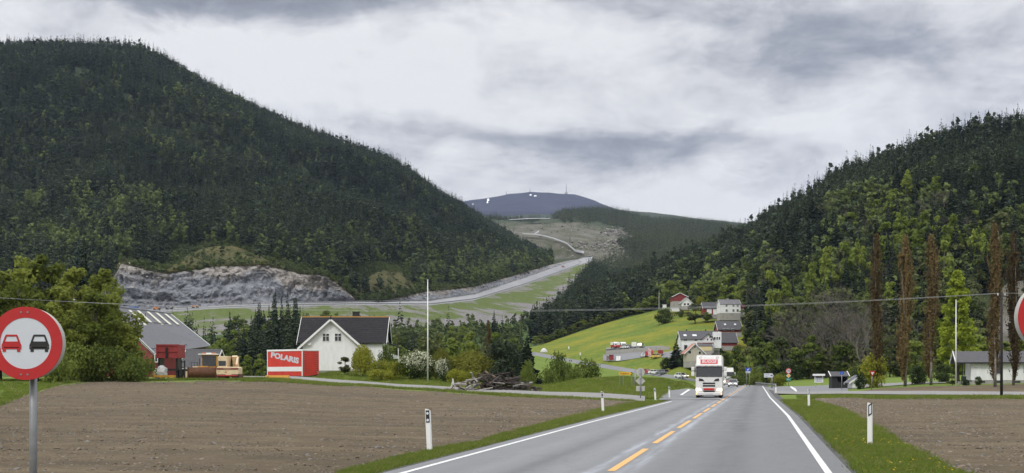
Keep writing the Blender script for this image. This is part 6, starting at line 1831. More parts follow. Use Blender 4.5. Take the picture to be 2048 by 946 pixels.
m.prism([(sc.x, sc.z + .16), (sc.x + .05, sc.z + .03), (sc.x + .22, sc.z), (sc.x + .05, sc.z - .03), (sc.x, sc.z - .16), (sc.x - .05, sc.z - .03), (sc.x - .22, sc.z), (sc.x - .05, sc.z + .03)], 'y', -Wd / 2 - .03, -Wd / 2 - .012); m.build('star', M['sign_white'], e)
for y_ in (-Wd * .36, Wd * .36):
    for s_ in (-.1, .1): MB().box(L / 2, L / 2 + .03, y_ + s_ - .018, y_ + s_ + .018, .5, 2.95).build('ladder_rail', M['rust_red'], e)
    for z_ in np.arange(.6, 2.95, .26): MB().box(L / 2, L / 2 + .025, y_ - .12, y_ + .12, z_ - .02, z_ + .02).build('ladder_rung', M['signback'], e)
MB().box(-L / 2 + .2, L / 2 - .2, -Wd / 2 + .25, Wd / 2 - .25, -.22, -.01).build('chassis', M['black'], e)
for x in (-.2, .8):
    for sy in (-1, 1):
        t_ = MB().disc((x, gzr + .36), .36, 'y', sy * (Wd / 2 - .35) - .11, sy * (Wd / 2 - .35) + .11, 18).build('wheel', M['rubber'], e)
MB().path([(L / 2 - .2, -.5, -.1), (L / 2 + 1.6, 0, gzr + .35), (L / 2 - .2, .5, -.1)], .05, 6).build('drawbar', M['black'], e)
MB().tube((L / 2 + 1.5, 0, gzr), (L / 2 + 1.5, 0, gzr + .75), .05).build('jockey_leg', M['steel'], e)
# yellow blade in front of it
Y = 169; k_ = Y / F; g = GP(555.5, Y)
e = empty('plough_blade', g, R(-2), 'flat yellow steel blade lying in front of the red trailer', 'blade')
Z = lambda py: EYE - (py - HY) * k_ - g.z
b1 = MB().hexa([((531 - 555.5) * k_, -.3, Z(763.5)), ((579 - 555.5) * k_, -.3, Z(763.5)), ((579 - 555.5) * k_, -.2, Z(763.5)), ((531 - 555.5) * k_, -.2, Z(763.5)), ((531 - 555.5) * k_, -.02, Z(750.5)), ((579 - 555.5) * k_, -.02, Z(750.5)), ((579 - 555.5) * k_, .08, Z(750.5)), ((531 - 555.5) * k_, .08, Z(750.5))]).build('blade', M['yellow'], e)
for px in (536, 555, 574): MB().box((px - 555.5) * k_ - .05, (px - 555.5) * k_ + .05, .0, .55, -.1, Z(753)).build('brace', M['yellow'], e)

# ------------------------------------------------------------------ wood pile
rw = np.random.default_rng(5)
Yp = 141.0
e = empty('wood_pile', GP(985, Yp), 0, 'tangled heap of old grey and blackened planks beside the farm track', 'wood pile')
for i in range(150):
    px = rw.normal(1000, 32) if i < 95 else rw.uniform(905, 1075)
    px = min(1078, max(898, px))
    env = np.interp(px, [895, 915, 950, 975, 1000, 1035, 1050, 1080], [.3, .8, 1.5, 2.1, 1.9, 1.5, .8, .35])
    z = env * rw.uniform(.02, .95) ** 1.1
    x = (px - 985) * Yp / F; y_ = rw.normal(0, .75) + .5
    L_ = rw.uniform(.9, 2.6); w_ = rw.uniform(.05, .12); t_ = rw.uniform(.02, .07)
    dark = (px > 965 and rw.uniform() < .82) or rw.uniform() < .2
    m_ = M['wood_dark'] if dark else (M['wood_grey'] if rw.uniform() < .7 else M['wood_brown'])
    o = MB().box(-L_ / 2, L_ / 2, -w_, w_, -t_, t_).build('plank', m_, e, fix=False)
    o.location = (x, y_, z + .05); o.rotation_euler = (rw.normal(0, .6), rw.normal(0, .33 if px < 1040 else .1), rw.uniform(0, 3.14))
e = empty('post_bundle', GP(906, 143), 0, 'pale leaning stakes tied together left of the wood pile', 'stakes')
for a in range(6):
    MB().tube((.35 * math.cos(a), .35 * math.sin(a), -.1), (.05 * math.cos(a + 2), .05 * math.sin(a + 2), 1.25), .035, n=6).build('stake', M['sack'], e)

# ------------------------------------------------------------------ poles and wires
def utility_pole(loc, h, label, r=.15):
    e = empty('utility_pole', loc, R(10), label, 'utility pole')
    MB().tube((0, 0, -.5), (0, 0, h), r, r * .72, n=12).build('pole', M['pole_wood'], e, smooth=True)
    MB().box(-.45, .45, -.06, .06, h - .45, h - .33).build('crossarm', M['pole_wood'], e)
    for x in (-.38, .38): MB().tube((x, 0, h - .33), (x, 0, h - .12), .05, .04, n=8).build('insulator', M['white'], e)
    return e
p_r = GP(2003, 132.5)
utility_pole(p_r, 10.3, 'dark wooden power pole standing in the field in front of the poplars')
p_l = Vector((-68.0, 150.0, 1.7))
utility_pole(p_l, 9.8, 'wooden power pole beyond the picture edge at the farm')
for k, dx_ in enumerate((-.38, .38)):
    a = p_r + Vector((dx_, 0, 10.2)); b = p_l + Vector((dx_, 0, 9.85)); n = 40
    pts = []
    for i in range(n + 1):
        t_ = i / n; q = a.lerp(b, t_); q.z -= (1.95 + .10 * k) * 4 * t_ * (1 - t_); pts.append(q)
    o = MB().path(pts, .011, 5).build('power_line', M['wire'], None, fix=False)
    setp(o, ('upper' if k else 'lower') + ' thin grey wire sagging across the valley between the power poles', 'wire', 'power lines')
a = p_r + Vector((0, 0, 10.2)); b = Vector((160.0, 118.0, 12.4))
pts = [a.lerp(b, i / 12) - Vector((0, 0, 1.1 * 4 * (i / 12) * (1 - i / 12))) for i in range(13)]
setp(MB().path(pts, .012, 5).build('power_line', M['wire'], None, fix=False), 'grey wire running on from the power pole past the red sign', 'wire', 'power lines')
def flagpole(px, Y, top, label, base=None):
    g = GP(px, Y)
    e = empty('flagpole', g, 0, label, 'flagpole', 'white flagpoles')
    h = EYE - (top - HY) * Y / F - g.z
    MB().tube((0, 0, -.3), (0, 0, h), .105, .05, n=12).build('pole', M['post_white'], e, smooth=True)
    MB().disc((0, 0), .09, 'z', h, h + .12, 10).build('knob', M['post_white'], e)
flagpole(855.5, 172, 561, 'tall white flagpole rising above the garden bushes by the farm')
flagpole(1912, 183, 601, 'white flagpole beside the bright green tree and the bungalow')

# ------------------------------------------------------------------ white bungalow at the right
Yb = 189.0; kb = Yb / F; g = GP(2050, Yb)
gzb = EYE - (767 - HY) * kb
e = empty('bungalow', (g.x, Yb + 4, gzb), R(-13), 'low white bungalow with a dark roof and an open carport end', 'house')
Xb = lambda px: (px - 2050) * kb
Zb = lambda py: EYE - (py - HY) * kb - gzb
MB().box(Xb(1962), Xb(2150), -3.95, 3.95, -.8, Zb(760.5)).build('foundation', M['concrete'], e)
MB().box(Xb(1960), Xb(2152), -4, 4, Zb(760.5), Zb(723)).build('wall', M['white_wall'], e)
zr_ = EYE - (702 - HY) * (Yb + 4) / F - gzb
for sg in (-1, 1): roof_slab('roof_slope', (Xb(1930), sg * 4.6, Zb(724.5) + .0), (Xb(2175), sg * 4.6, Zb(724.5)), (Xb(2175), sg * .01, zr_), (Xb(1930), sg * .01, zr_), .16, M['roof_dark'], e)
for sg in (-1, 1):
    m = MB(); m.hexa([(Xb(1929), sg * 4.65, Zb(727.5)), (Xb(1930.5), sg * 4.65, Zb(727.5)), (Xb(1930.5), 0, zr_ - .25), (Xb(1929), 0, zr_ - .25), (Xb(1929), sg * 4.65, Zb(724)), (Xb(1930.5), sg * 4.65, Zb(724)), (Xb(1930.5), 0, zr_ + .07), (Xb(1929), 0, zr_ + .07)]); m.build('barge_board', M['white_trim'], e)
MB().box(Xb(1930), Xb(2175), -4.66, -4.58, Zb(727), Zb(724.3)).build('gutter', M['black'], e)
for y_, mm in ((-4.3, M['black']), (-3.2, M['white_trim'])): MB().box(Xb(1945 + (1 if y_ > -4 else -1)) - .07, Xb(1945 + (1 if y_ > -4 else -1)) + .07, y_ - .07, y_ + .07, -.3, Zb(725.5)).build('carport_post', mm, e)
window(e, 'front', Xb(2012), Zb(737), .62, 1.5, -4, 1, 1)
window(e, 'front', Xb(2070), Zb(737), 1.4, 1.3, -4, 2, 1)
MB().box(Xb(1968), Xb(1973), -4.2, -4.0, Zb(734), Zb(731.5)).build('wall_lamp', M['white'], e, bevel=.03)
for px in (1981, 2010, 2048): MB().box(Xb(px - 6), Xb(px + 6), -3.975, -3.93, Zb(765.5), Zb(762)).build('vent', M['black'], e)
e = empty('garden_chair', GP(1932, 187, .1), R(25), 'dark garden chair on the bungalow terrace', 'chair')
MB().box(-.3, .3, -.3, .3, .40, .47).build('seat', M['black'], e); MB().box(-.3, .3, .27, .33, .47, 1.05).build('backrest', M['black'], e)
for sx in (-.26, .26):
    for sy in (-.26, .26): MB().box(sx - .03, sx + .03, sy - .03, sy + .03, -.2, .40).build('leg', M['black'], e)
c = copy_tree(e); c.location = GP(1925, 188, .1); c.rotation_euler = (0, 0, R(-40)); c['label'] = 'second dark garden chair, nearer the flagpole'
setp(MB().box(Xb(1920) + g.x, Xb(1948) + g.x, Yb - .5, Yb + 3.5, gzb - .6, gzb + .22).build('terrace', M['concrete']), 'low pale terrace slab under the open end of the bungalow', 'terrace')

# ------------------------------------------------------------------ houses on the meadow slope
def PH(px, py, Y): return P(px, py, Y)
def hh(name, px, py, Y, wpx, depth, eave, ridge, wall, roof, label, rz=0, cat='house', along=True, **kw):
    """house whose front spans wpx photo pixels, with eave and ridge given as photo rows"""
    k = Y / F
    he = (py - eave) * k; hr = (py - ridge) * k
    loc = PH(px, py, Y) + Vector((0, depth / 2, 0))
    if along: return house(name, loc, R(rz), wpx * k, depth, he, hr, wall, roof, label, cat, **kw)
    return house(name, Vector((loc.x, loc.y, loc.z)), R(90 + rz), depth, wpx * k, he, hr, wall, roof, label, cat, **kw)
k = 545 / F
hh('house', 1460, 633, 545, 41, 7, 608.5, 598.5, M['white_wall'], M['roof_slate'], 'tall white two-storey house with a grey slate roof on the slope', rz=3, over=.2, end=.2, found=1.4, chimney=(-.3, .5, .8, .6, M['concrete']),
   windows=[('front', (px - 1460) * k, (633 - py) * k, .75, 1.0, 2, 1) for px in (1452, 1466, 1474.5) for py in (611, 621)] + [('left', 0, 4.2, .8, 1.0, 2, 1)])
e = empty('balcony', PH(1484.5, 624, 548), 0, 'red and white balcony annex at the right end of the tall white house', 'annex')
MB().box(-.9, .9, 0, 3, -2, 1.1).build('lower_wall', M['white_wall'], e); MB().box(-.9, .9, 0, 3, 1.1, 3.1).build('upper_wall', M['red_wall'], e); MB().box(-1.0, 1.0, -.1, 3.1, 3.1, 3.25).build('roof', M['roof_slate'], e)
for z_ in (.9, 1.3): MB().box(-.95, .95, -.08, -.01, z_, z_ + .12).build('railing', M['white_trim'], e)
k = 560 / F
e = hh('garage', 1422.5, 630, 560, 31, 7, 616, 604, M['red_wall'], M['roof_dark'], 'red garage with two white doors left of the tall white house', cat='garage', over=.4, found=.2)
for px in (1418.5, 1431): MB().box((px - 4.8 - 1422.5) * k, (px + 4.8 - 1422.5) * k, -3.58, -3.49, .2, 2.5).build('garage_door', M['white_trim'], e)
e = hh('barn', 1360, 611, 612, 29, 10, 592.5, 585.5, M['red_wall'], M['roof_slate'], 'dark red barn with a gable towards the meadow near the wood', cat='barn', along=False, over=.5, found=2.0)
k = 600 / F
e = hh('house', 1373, 613, 596, 20, 8, 604, 595, M['white_wall'], M['roof_slate'], 'white cottage with a wide gable in front of the red barn', along=False, over=.9, found=.2, windows=[('left', (-3.2) * k, 1.0, .9, .9, 1, 1), ('left', 3.5 * k, 1.0, .9, .9, 1, 1)])
e = empty('fence', PH(1350, 620, 585), 0, 'low white fence and terrace wall below the white cottage', 'fence')
for i in range(9): MB().box(-1.9 + i * .42, -1.6 + i * .42, 0, .08, -.6, .9).build('board', M['white_trim'], e)
MB().box(-2, 2, .1, 2.2, -.5, .3).build('terrace', M['white'], e)
e = empty('transformer_kiosk', PH(1329, 616, 615), 0, 'small white kiosk on the hill edge left of the red barn', 'kiosk')
MB().box(-.8, .8, -.7, .7, -.5, 1.4).build('body', M['white'], e, bevel=.05); MB().box(-.95, .95, -.85, .85, 1.4, 1.55).build('roof', M['white_trim'], e)
e = empty('lamp_post', PH(1318, 616, 612), 0, 'thin pale pole beside the white kiosk', 'pole'); MB().tube((0, 0, -.5), (0, 0, 7.8), .09, .05, n=8).build('pole', M['post_white'], e); MB().box(-.15, .15, -.1, .1, 7.8, 7.9).build('cap', M['galv'], e)
e = empty('lamp_post', PH(1377.5, 606, 606), 0, 'street lamp rising behind the white cottage', 'street lamp'); MB().tube((0, 0, -.5), (0, 0, 5.4), .08, .05, n=8).build('pole', M['galv'], e); MB().box(-.1, .45, -.1, .1, 5.35, 5.5).build('lamp_head', M['galv'], e)
k = 470 / F
e = hh('house', 1460, 665, 470, 46, 9, 658, 641.5, M['red_wall'], M['roof_dark'], 'long red house under a dark roof below the tall white house', over=.5, found=.1, windows=[('front', (px - 1460) * k, 2.0 * .5, 1.0, .7, 2, 1) for px in (1449, 1455, 1466)])
for px in (1452, 1472): 
    pp = Vector(((px - 1460) * k, -2.4, 0)); zz = (665 - 649.5) * k
    MB().hexa([(pp.x - .35, pp.y - .3, zz - .2), (pp.x + .35, pp.y - .3, zz - .2), (pp.x + .35, pp.y + .3, zz + .3), (pp.x - .35, pp.y + .3, zz + .3), (pp.x - .35, pp.y - .4, zz - .05), (pp.x + .35, pp.y - .4, zz - .05), (pp.x + .35, pp.y + .2, zz + .5), (pp.x - .35, pp.y + .2, zz + .5)]).build('roof_window', M['lamp_off'], e)
e = hh('house', 1457, 692, 440, 33, 8, 684, 665.5, M['red_wall'], M['roof_dark'], 'low red outbuilding whose dark roof faces the road, below the red house', rz=2, over=.4, found=.1)
k = 405 / F
e = hh('house', 1401, 703, 405, 77, 9, 677.5, 661.5, M['white_wall'], M['roof_dark'], 'long white house with a dark grey roof, roof windows and a balcony', over=.4, found=.3,
       windows=[('front', (1371 - 1401) * k, (703 - 679.8) * k, .9, .6, 2, 1), ('front', (1392 - 1401) * k, (703 - 679.8) * k, .9, .6, 2, 1), ('front', (1371.5 - 1401) * k, (703 - 695) * k, 1.0, 1.5, 1, 1)])
he = (703 - 677.5) * k; hr = (703 - 661.5) * k
for px, w_ in ((1371.5, .9), (1390.5, 1.3)):
    x = (px - 1401) * k; yy = -2.7; zz = he + (hr - he) * (4.5 - 2.7) / 4.5
    MB().hexa([(x - w_ / 2, yy - .5, zz - .25), (x + w_ / 2, yy - .5, zz - .25), (x + w_ / 2, yy + .5, zz + .28), (x - w_ / 2, yy + .5, zz + .28), (x - w_ / 2, yy - .6, zz - .1), (x + w_ / 2, yy - .6, zz - .1), (x + w_ / 2, yy + .4, zz + .43), (x - w_ / 2, yy + .4, zz + .43)]).build('roof_window', M['lamp_off'], e)
for px in (1377, 1416): MB().box((px - 1401) * k - .15, (px - 1401) * k + .15, .2, .5, hr - .2, hr + .55).build('chimney', M['black'], e)
# front gable with glazed balcony
wx0, wx1 = (1404 - 1401) * k, (1424 - 1401) * k; wc = (wx0 + wx1) / 2
MB().prism([(wx0, .3), (wx1, .3), (wx1, (703 - 677) * k), (wc, (703 - 668.5) * k), (wx0, (703 - 677) * k)], 'y', -6.6, -4.4).build('gable_wing', M['white_wall'], e)
for sg in (-1, 1):
    ex = wc + sg * (wx1 - wx0) * .62
    roof_slab('gable_roof', (ex, -7.1, (703 - 678) * k), (ex, -3.0, (703 - 678) * k), (wc + sg * .01, -1.5, (703 - 667) * k), (wc + sg * .01, -7.1, (703 - 667) * k), .12, M['roof_dark'], e)
for px, py in ((1413, 679), (1418, 674.5), (1422, 674), (1420.5, 680)): window(e, 'front', (px - 1401) * k, (703 - py) * k, .42, .55, -6.6, 1, 1)
MB().box((1425 - 1401) * k, (1441 - 1401) * k, -6.2, -4.4, 1.0, (703 - 664) * k).build('glazed_bay', M['white_wall'], e)
for px in (1428, 1432.5, 1437): window(e, 'front', (px - 1401) * k, (703 - 677) * k, .42, .8, -6.2, 1, 1)
MB().box((1392 - 1401) * k, (1424 - 1401) * k, -8.0, -6.6, (703 - 687.5) * k, (703 - 686) * k).build('balcony_floor', M['red_wall'], e)
for i in range(12): x = (1392 - 1401) * k + i * .42; MB().box(x, x + .3, -8.05, -7.97, (703 - 686) * k, (703 - 681.5) * k).build('railing_board', M['lamp_off'], e)
MB().box((1388 - 1401) * k, (1424 - 1401) * k, -7.9, -4.5, -.5, (703 - 694) * k).build('basement_wall', M['concrete'], e)
k = 370 / F
e = hh('house', 1390, 724, 370, 34, 7, 703, 687, M['beige_wall'], pbr('roof_pink', (.38, .16, .12), .8, .15), 'beige boarded house with its gable to the road, behind the lorry', along=False, over=.7, found=.2,
       windows=[('left', (1380.5 - 1390) * k * 1, (724 - 705.5) * k, .65, .75, 1, 1), ('left', 0, (724 - 693.5) * k, .55, .75, 2, 1), ('left', (1400.5 - 1390) * k, (724 - 704.5) * k, .8, .75, 1, 1)])
e = hh('shed', 1411, 702, 385, 25, 4, 692, 688, M['cream_wall'], M['roof_dark'], 'cream rendered side building between the beige house and the dark bush', cat='shed', over=.1, found=.1)

# ------------------------------------------------------------------ depot yard on the meadow edge
def drape(name, L, cols, m, dz, label=None, kind='structure', t0=2.2, t1=5, n=8):
    V = []
    for px, pa, pb in cols:
        for j in range(n + 1):
            q = L.at_py(px, pa + (pb - pa) * j / n, t0, t1); V.append((q.x, q.y, q.z + dz))
    return add_mesh(name, np_mesh(name, np.array(V), grid_quads(len(cols), n + 1)[:, ::-1], m), label=label, kind=kind)
c_ = lambda px, xs, v: float(np.interp(px, xs, v))
drape('depot_yard', Pa, [(p, c_(p, [1206, 1240, 1300, 1345, 1372], [722, 722.5, 713, 717, 712]), c_(p, [1206, 1290, 1345, 1372], [710, 704, 701, 700])) for p in range(1206, 1375, 6)], M['asphalt_side'], .12, 'asphalt depot yard below the meadow')
drape('upper_yard', Pa, [(p, c_(p, [1212, 1345, 1372], [700.5, 697.5, 697]), c_(p, [1212, 1345, 1372], [696.8, 692.5, 692])) for p in range(1212, 1375, 6)], M['asphalt_side'], .25, 'narrow upper yard with parked vehicles at the meadow edge')
e = empty('retaining_wall', Pa.at_py(1275, 705, 2.2, 5), 0, 'long grey concrete retaining wall between the two levels of the depot', 'wall')
o3 = Vector(e.location)
for i, (a, b) in enumerate(((1212, 1240), (1240, 1270), (1270, 1300), (1300, 1340))):
    pa_, pb_ = Pa.at_py(a, c_(a, [1212, 1290, 1345], [709, 703.5, 701]), 2.2, 5) - o3, Pa.at_py(b, c_(b, [1212, 1290, 1345], [709, 703.5, 701]), 2.2, 5) - o3
    for z0, z1, dy_ in ((-.5, .75, 0), (.75, 1.45, .35)):
        d_ = Vector((0, dy_, 0)); t_ = Vector((0, .5, 0)); u0, u1 = Vector((0, 0, z0)), Vector((0, 0, z1))
        MB().hexa([pa_ + d_ + u0, pb_ + d_ + u0, pb_ + d_ + t_ + u0, pa_ + d_ + t_ + u0, pa_ + d_ + u1, pb_ + d_ + u1, pb_ + d_ + t_ + u1, pa_ + d_ + t_ + u1]).build('wall_block', M['concrete'], e)
e = empty('board_sign', Pa.at_py(1261.5, 704, 2.2, 5) + Vector((0, -.6, .2)), 0, 'blank white board hung on the retaining wall', 'sign'); MB().box(-.5, .5, -.05, 0, .1, .95).build('panel', M['white'], e); MB().box(-.4, -.3, 0, .6, .5, .6).build('bracket', M['galv'], e)
def van(px, py, rz, m1, m2, label, W=2.0, H=2.3, L=5.2):
    g = Pa.at_py(px, py, 2.2, 5) + Vector((0, 0, .26))
    e = empty('van', g, R(rz), label, 'van', 'vehicles parked at the depot')
    MB().prism([(-L / 2, .35), (-L / 2 + .03, .9), (-L / 2 + .2, 1.2), (L / 2, 1.2), (L / 2, .35)], 'x', -W / 2, W / 2).build('lower_body', m2, e, bevel=.06)
    MB().prism([(-L / 2 + .2, 1.2), (-L / 2 + .95, H - .06), (-L / 2 + 1.2, H), (L / 2, H), (L / 2, 1.2)], 'x', -W / 2, W / 2).build('upper_body', m1, e, bevel=.06)
    MB().prism([(-L / 2 + .24, 1.27), (-L / 2 + .82, H - .25), (-L / 2 + .86, H - .25), (-L / 2 + .40, 1.27)], 'x', -W / 2 + .12, W / 2 - .12).build('windscreen', M['glass'], e)
    for sx in (-1, 1):
        for y_ in (-L * .3, L * .3): wheel(e, sx * (W / 2 - .1), y_, .34, .22)
        MB().box(sx * (W / 2 - .3) - .15, sx * (W / 2 - .3) + .15, -L / 2 - .02, -L / 2 + .1, .75, .95).build('headlight', M['lamp_off'], e)
        MB().box(min(sx * (W / 2 - .02), sx * (W / 2 + .01)), max(sx * (W / 2 - .02), sx * (W / 2 + .012)), -L / 2 + .8, -L / 2 + 1.7, 1.3, H - .35).build('side_window', M['glass'], e)
    MB().box(-.5, .5, -L / 2 - .015, -L / 2 + .1, .5, .7).build('grille', M['black'], e)
    return e
van(1230, 698, 12, M['white'], M['car_red'], 'white and red van at the left end of the depot row')
van(1243.5, 698.5, 15, M['white'], M['car_red'], 'second white and red van, behind the small white car')
g = Pa.at_py(1249.5, 699.5, 2.2, 5) + Vector((0, -1.0, .26)); car('car', g, R(20), M['car_white'], 'small white car parked in front of the two vans', group='vehicles parked at the depot', lights=False)
g = Pa.at_py(1282, 697.5, 2.2, 5) + Vector((0, 0, .3)); car('car', g, R(160), M['car_silver'], 'silver estate car at the right end of the depot row', group='vehicles parked at the depot', lights=False, suv=True, H=1.7)
def boxtrailer(px, py, w_, h_, m, label, name='box_trailer', dz=.26, Y0=0):
    g = Pa.at_py(px, py, 2.2, 5) + Vector((0, Y0, dz))
    e = empty(name, g, 0, label, 'trailer')
    MB().box(-w_ / 2, w_ / 2, -1.2, 1.8, .5, .5 + h_).build('box', m, e, bevel=.04)
    MB().box(-w_ / 2 - .04, w_ / 2 + .04, -1.24, 1.84, .40, .52).build('frame', M['galv'], e)
    for sx in (-1, 1): wheel(e, sx * (w_ / 2 - .1), .3, .33, .2)
    MB().path([(-.4, -1.2, .45), (0, -2.2, .45), (.4, -1.2, .45)], .04, 5).build('drawbar', M['galv'], e)
    return e
boxtrailer(1257.5, 698, 1.7, .75, M['galv'], 'low grey trailer between the vans and the white box trailer')
boxtrailer(1268, 697.5, 1.6, 1.55, M['white'], 'white closed box trailer in the depot row')
boxtrailer(1321, 712, 1.5, 1.2, M['rust_red'], 'red skip-like trailer near the spruce at the depot', name='skip')
# maintenance truck with a striped crash board
g = Pa.at_py(1299, 714.5, 2.2, 5) + Vector((0, 0, .13))
e = empty('maintenance_truck', g, R(-6), 'red service truck carrying a tall red and white striped board', 'truck')
MB().box(-1.5, 1.2, .5, 3.5, .5, 1.9).build('body', M['car_red'], e, bevel=.06)
MB().box(-.2, 1.2, 3.5, 5.0, .5, 2.3).build('cab', M['car_red'], e, bevel=.06)
m = MB(); m.box(-.5, .6, -.25, -.1, .1, 2.9); bd = m.build('striped_board', M['white'], e)
for i in range(6):
    z0 = .15 + i * .46
    MB().prism([(-.5, z0), (.6, z0 + .28), (.6, z0 + .5), (-.5, z0 + .22)], 'y', -.27, -.252).build('stripe', M['car_red'], bd)
for sx in (-1.3, 1.0): wheel(e, sx, 1.2, .42, .26); wheel(e, sx, 4.2, .42, .26)
g = Pa.at_py(1311, 717.5, 2.2, 5) + Vector((0, 0, .13)); car('car', g, R(200), M['car_yellow'], 'yellow service car parked beside the striped board', group='vehicles parked at the depot', lights=False, suv=True, H=1.65)
g = Pa.at_py(1287, 714.5, 2.2, 5) + Vector((0, 0, .13)); e = empty('sign_trailer', g, 0, 'white flat trailer with dark struts left of the striped board', 'trailer')
MB().box(-1.0, 1.0, -.6, .6, .3, .5).build('bed', M['white'], e); MB().prism([(-.9, .5), (-.7, .5), (-.2, 1.3), (-.4, 1.3)], 'y', -.1, .1).build('strut', M['white'], e); MB().prism([(.1, .5), (.3, .5), (.75, 1.2), (.55, 1.2)], 'y', -.1, .1).build('strut', M['white'], e)
for sx in (-.9, .9): wheel(e, sx, 0, .3, .18)
g = Pa.at_py(1221, 722, 2.2, 5) + Vector((0, 0, .1)); e = empty('red_shelter', g, R(8), 'small open red shelter at the depot entrance', 'shelter')
MB().box(-.55, 1.0, -.6, -.5, .25, 2.1).build('front_panel', M['rust_red'], e); MB().box(-1.5, 1.1, -.8, .9, 2.1, 2.22).build('roof', M['signback'], e)
for x in (-1.3, -.45, .95): MB().box(x - .06, x + .06, -.06, .06, -.3, 2.1).build('post', M['rust_red'], e)
MB().box(-1.3, -.5, .4, .5, .2, 1.6).build('back_panel', M['signback'], e)
g = Pa.at_py(1236, 722, 2.2, 5) + Vector((0, 0, .1)); e = empty('white_gate', g, R(-30), 'white leaning hoarding panels beside the red shelter', 'hoarding')
for x in (-.75, .1): MB().hexa([(x, 0, 0), (x + .75, 0, 0), (x + .75, .06, 0), (x, .06, 0), (x, .25, 1.7), (x + .75, .25, 1.6), (x + .75, .31, 1.6), (x, .31, 1.7)]).build('panel', M['white'], e)
# white dome shelter and bus-stop poles on the valley road
g = Pa.at_py(1088, 704, 2.2, 5); e = empty('plastic_mound', g, 0, 'white plastic-covered heap beside the valley road', 'heap')
m = bmesh.new(); bmesh.ops.create_uvsphere(m, u_segments=24, v_segments=12, radius=1.0)
for v in m.verts:
    v.co = Vector((v.co.x * 1.55, v.co.y, max(-.2, v.co.z * (1.3 + .35 * math.cos(v.co.x * 2.2)))))
me = bpy.data.meshes.new('cover'); m.to_mesh(me); m.free(); me.materials.append(M['sack']); add_mesh('cover', me, e)
for px, py, h_, lb in ((1137.5, 702, 1.8, 'white marker sign on the meadow slope'), (1160.5, 716, 2.0, 'white roadside sign above the valley road bend')):
    g = Pa.at_py(px, py, 2.2, 5); e = empty('marker_sign', g, 0, lb, 'sign'); MB().box(-.25, .25, -.05, 0, h_ - .9, h_).build('panel', M['white'], e); MB().tube((0, .03, -.3), (0, .03, h_ - .3), .05).build('post', M['galv'], e)

# ------------------------------------------------------------------ along the new road
hwp = lambda px, t: Vector([float(v[0]) for v in Mt.ev(np.array([float(px)]), np.array([t]))])
lp = None
for px, top in ((286, 590), (348, 586), (399, 580), (448, 580), (489, 586), (536, 580)):
    g = hwp(px, 4.3); h_ = EYE - (top - HY) * g.y / F - g.z
    if lp is None:
        lp = empty('lamp_post', g, 0, 'thin grey lamp post by the new road above the barn roof, leftmost of the row', 'lamp post', 'lamp posts along the new road')
        MB().tube((0, 0, -.5), (0, 0, h_), .12, .07, n=8).build('pole', M['galv'], lp); MB().box(-.2, 1.4, -.1, .1, h_ - .05, h_ + .08).build('lamp_arm', M['galv'], lp)
    else:
        c = copy_tree(lp); c.location = g
        c['label'] = 'thin grey lamp post before the rock face, ' + {348: 'second of the row from the left', 399: 'third of the row from the left', 448: 'fourth of the row from the left', 489: 'fifth of the row, next to last', 536: 'last of the row towards the spruces'}[px]
def rail_along(p0, p1, n, t, label):
    pts = [hwp(p, t) for p in np.linspace(p0, p1, n)]
    e = empty('guard_rail', pts[0], 0, label, 'guard rail', 'guard rails of the new road'); o_ = pts[0]
    m = MB()
    for a, b in zip(pts[:-1], pts[1:]):
        a, b = a - o_, b - o_; m.hexa([a + Vector((0, 0, .4)), b + Vector((0, 0, .4)), b + Vector((0, .2, .4)), a + Vector((0, .2, .4)), a + Vector((0, 0, .95)), b + Vector((0, 0, .95)), b + Vector((0, .2, .95)), a + Vector((0, .2, .95))])
    m.build('rail', M['steel'], e)
    pm = MB()
    for a in pts[::2]: q = a - o_; pm.box(q.x - .08, q.x + .08, q.y, q.y + .15, q.z - .3, q.z + .9)
    o = pm.build('rail_post', M['galv'], e); o['kind'] = 'stuff'
rail_along(230, 1160, 90, 3.06, 'pale guard rail along the valley side of the new road')
rail_along(560, 1000, 60, 3.97, 'guard rail along the rock side of the new road')
def machine(px, t, m1, label, kind, w_=2.6, h_=2.4):
    g = hwp(px, t); e = empty(kind, g, R(70), label, 'machine')
    e.scale = (.75, .75, .75)
    MB().box(-w_ / 2 + .3, w_ / 2 - .3, -2.2, .2, .7, 1.7).build('body', m1, e, bevel=.1); MB().box(-.8, .8, .3, 1.7, .7, h_).build('cab', m1, e, bevel=.08)
    MB().box(-.72, .72, .22, 1.78, 1.5, h_ - .2).build('cab_window', M['glass'], e)
    for y_ in (-1.9, 1.4): MB().disc((y_, .7), .7, 'x', -1.0, 1.0, 18).build('drum', M['rubber'], e)
    return e
machine(313, 3.6, M['orange'], 'orange and yellow road roller parked on the new road below the rock', 'road_roller')
machine(338, 3.6, M['car_grey'], 'grey machine beside the orange roller on the new road', 'dumper')
machine(390, 3.7, M['orange'], 'small orange machine on the new road further along from the roller', 'road_roller', 2.0, 1.8)
g = hwp(267, 3.4); e = empty('container', g, R(8), 'blue steel container at the roadside below the rock', 'container'); MB().box(-2.6, 2.6, -1.2, 1.2, 0, 2.5).build('body', M['blue'], e, bevel=.04); MB().box(-.05, .05, -1.26, -1.2, .2, 2.3).build('door_bar', M['galv'], e)
for px, m_, lb in ((1126, M['car_red'], 'red vehicle at the upper end of the new road'), (1158, M['car_white'], 'white vehicle at the upper end of the new road')):
    car('car', hwp(px, 3.6), R(60), m_, lb, lights=False)

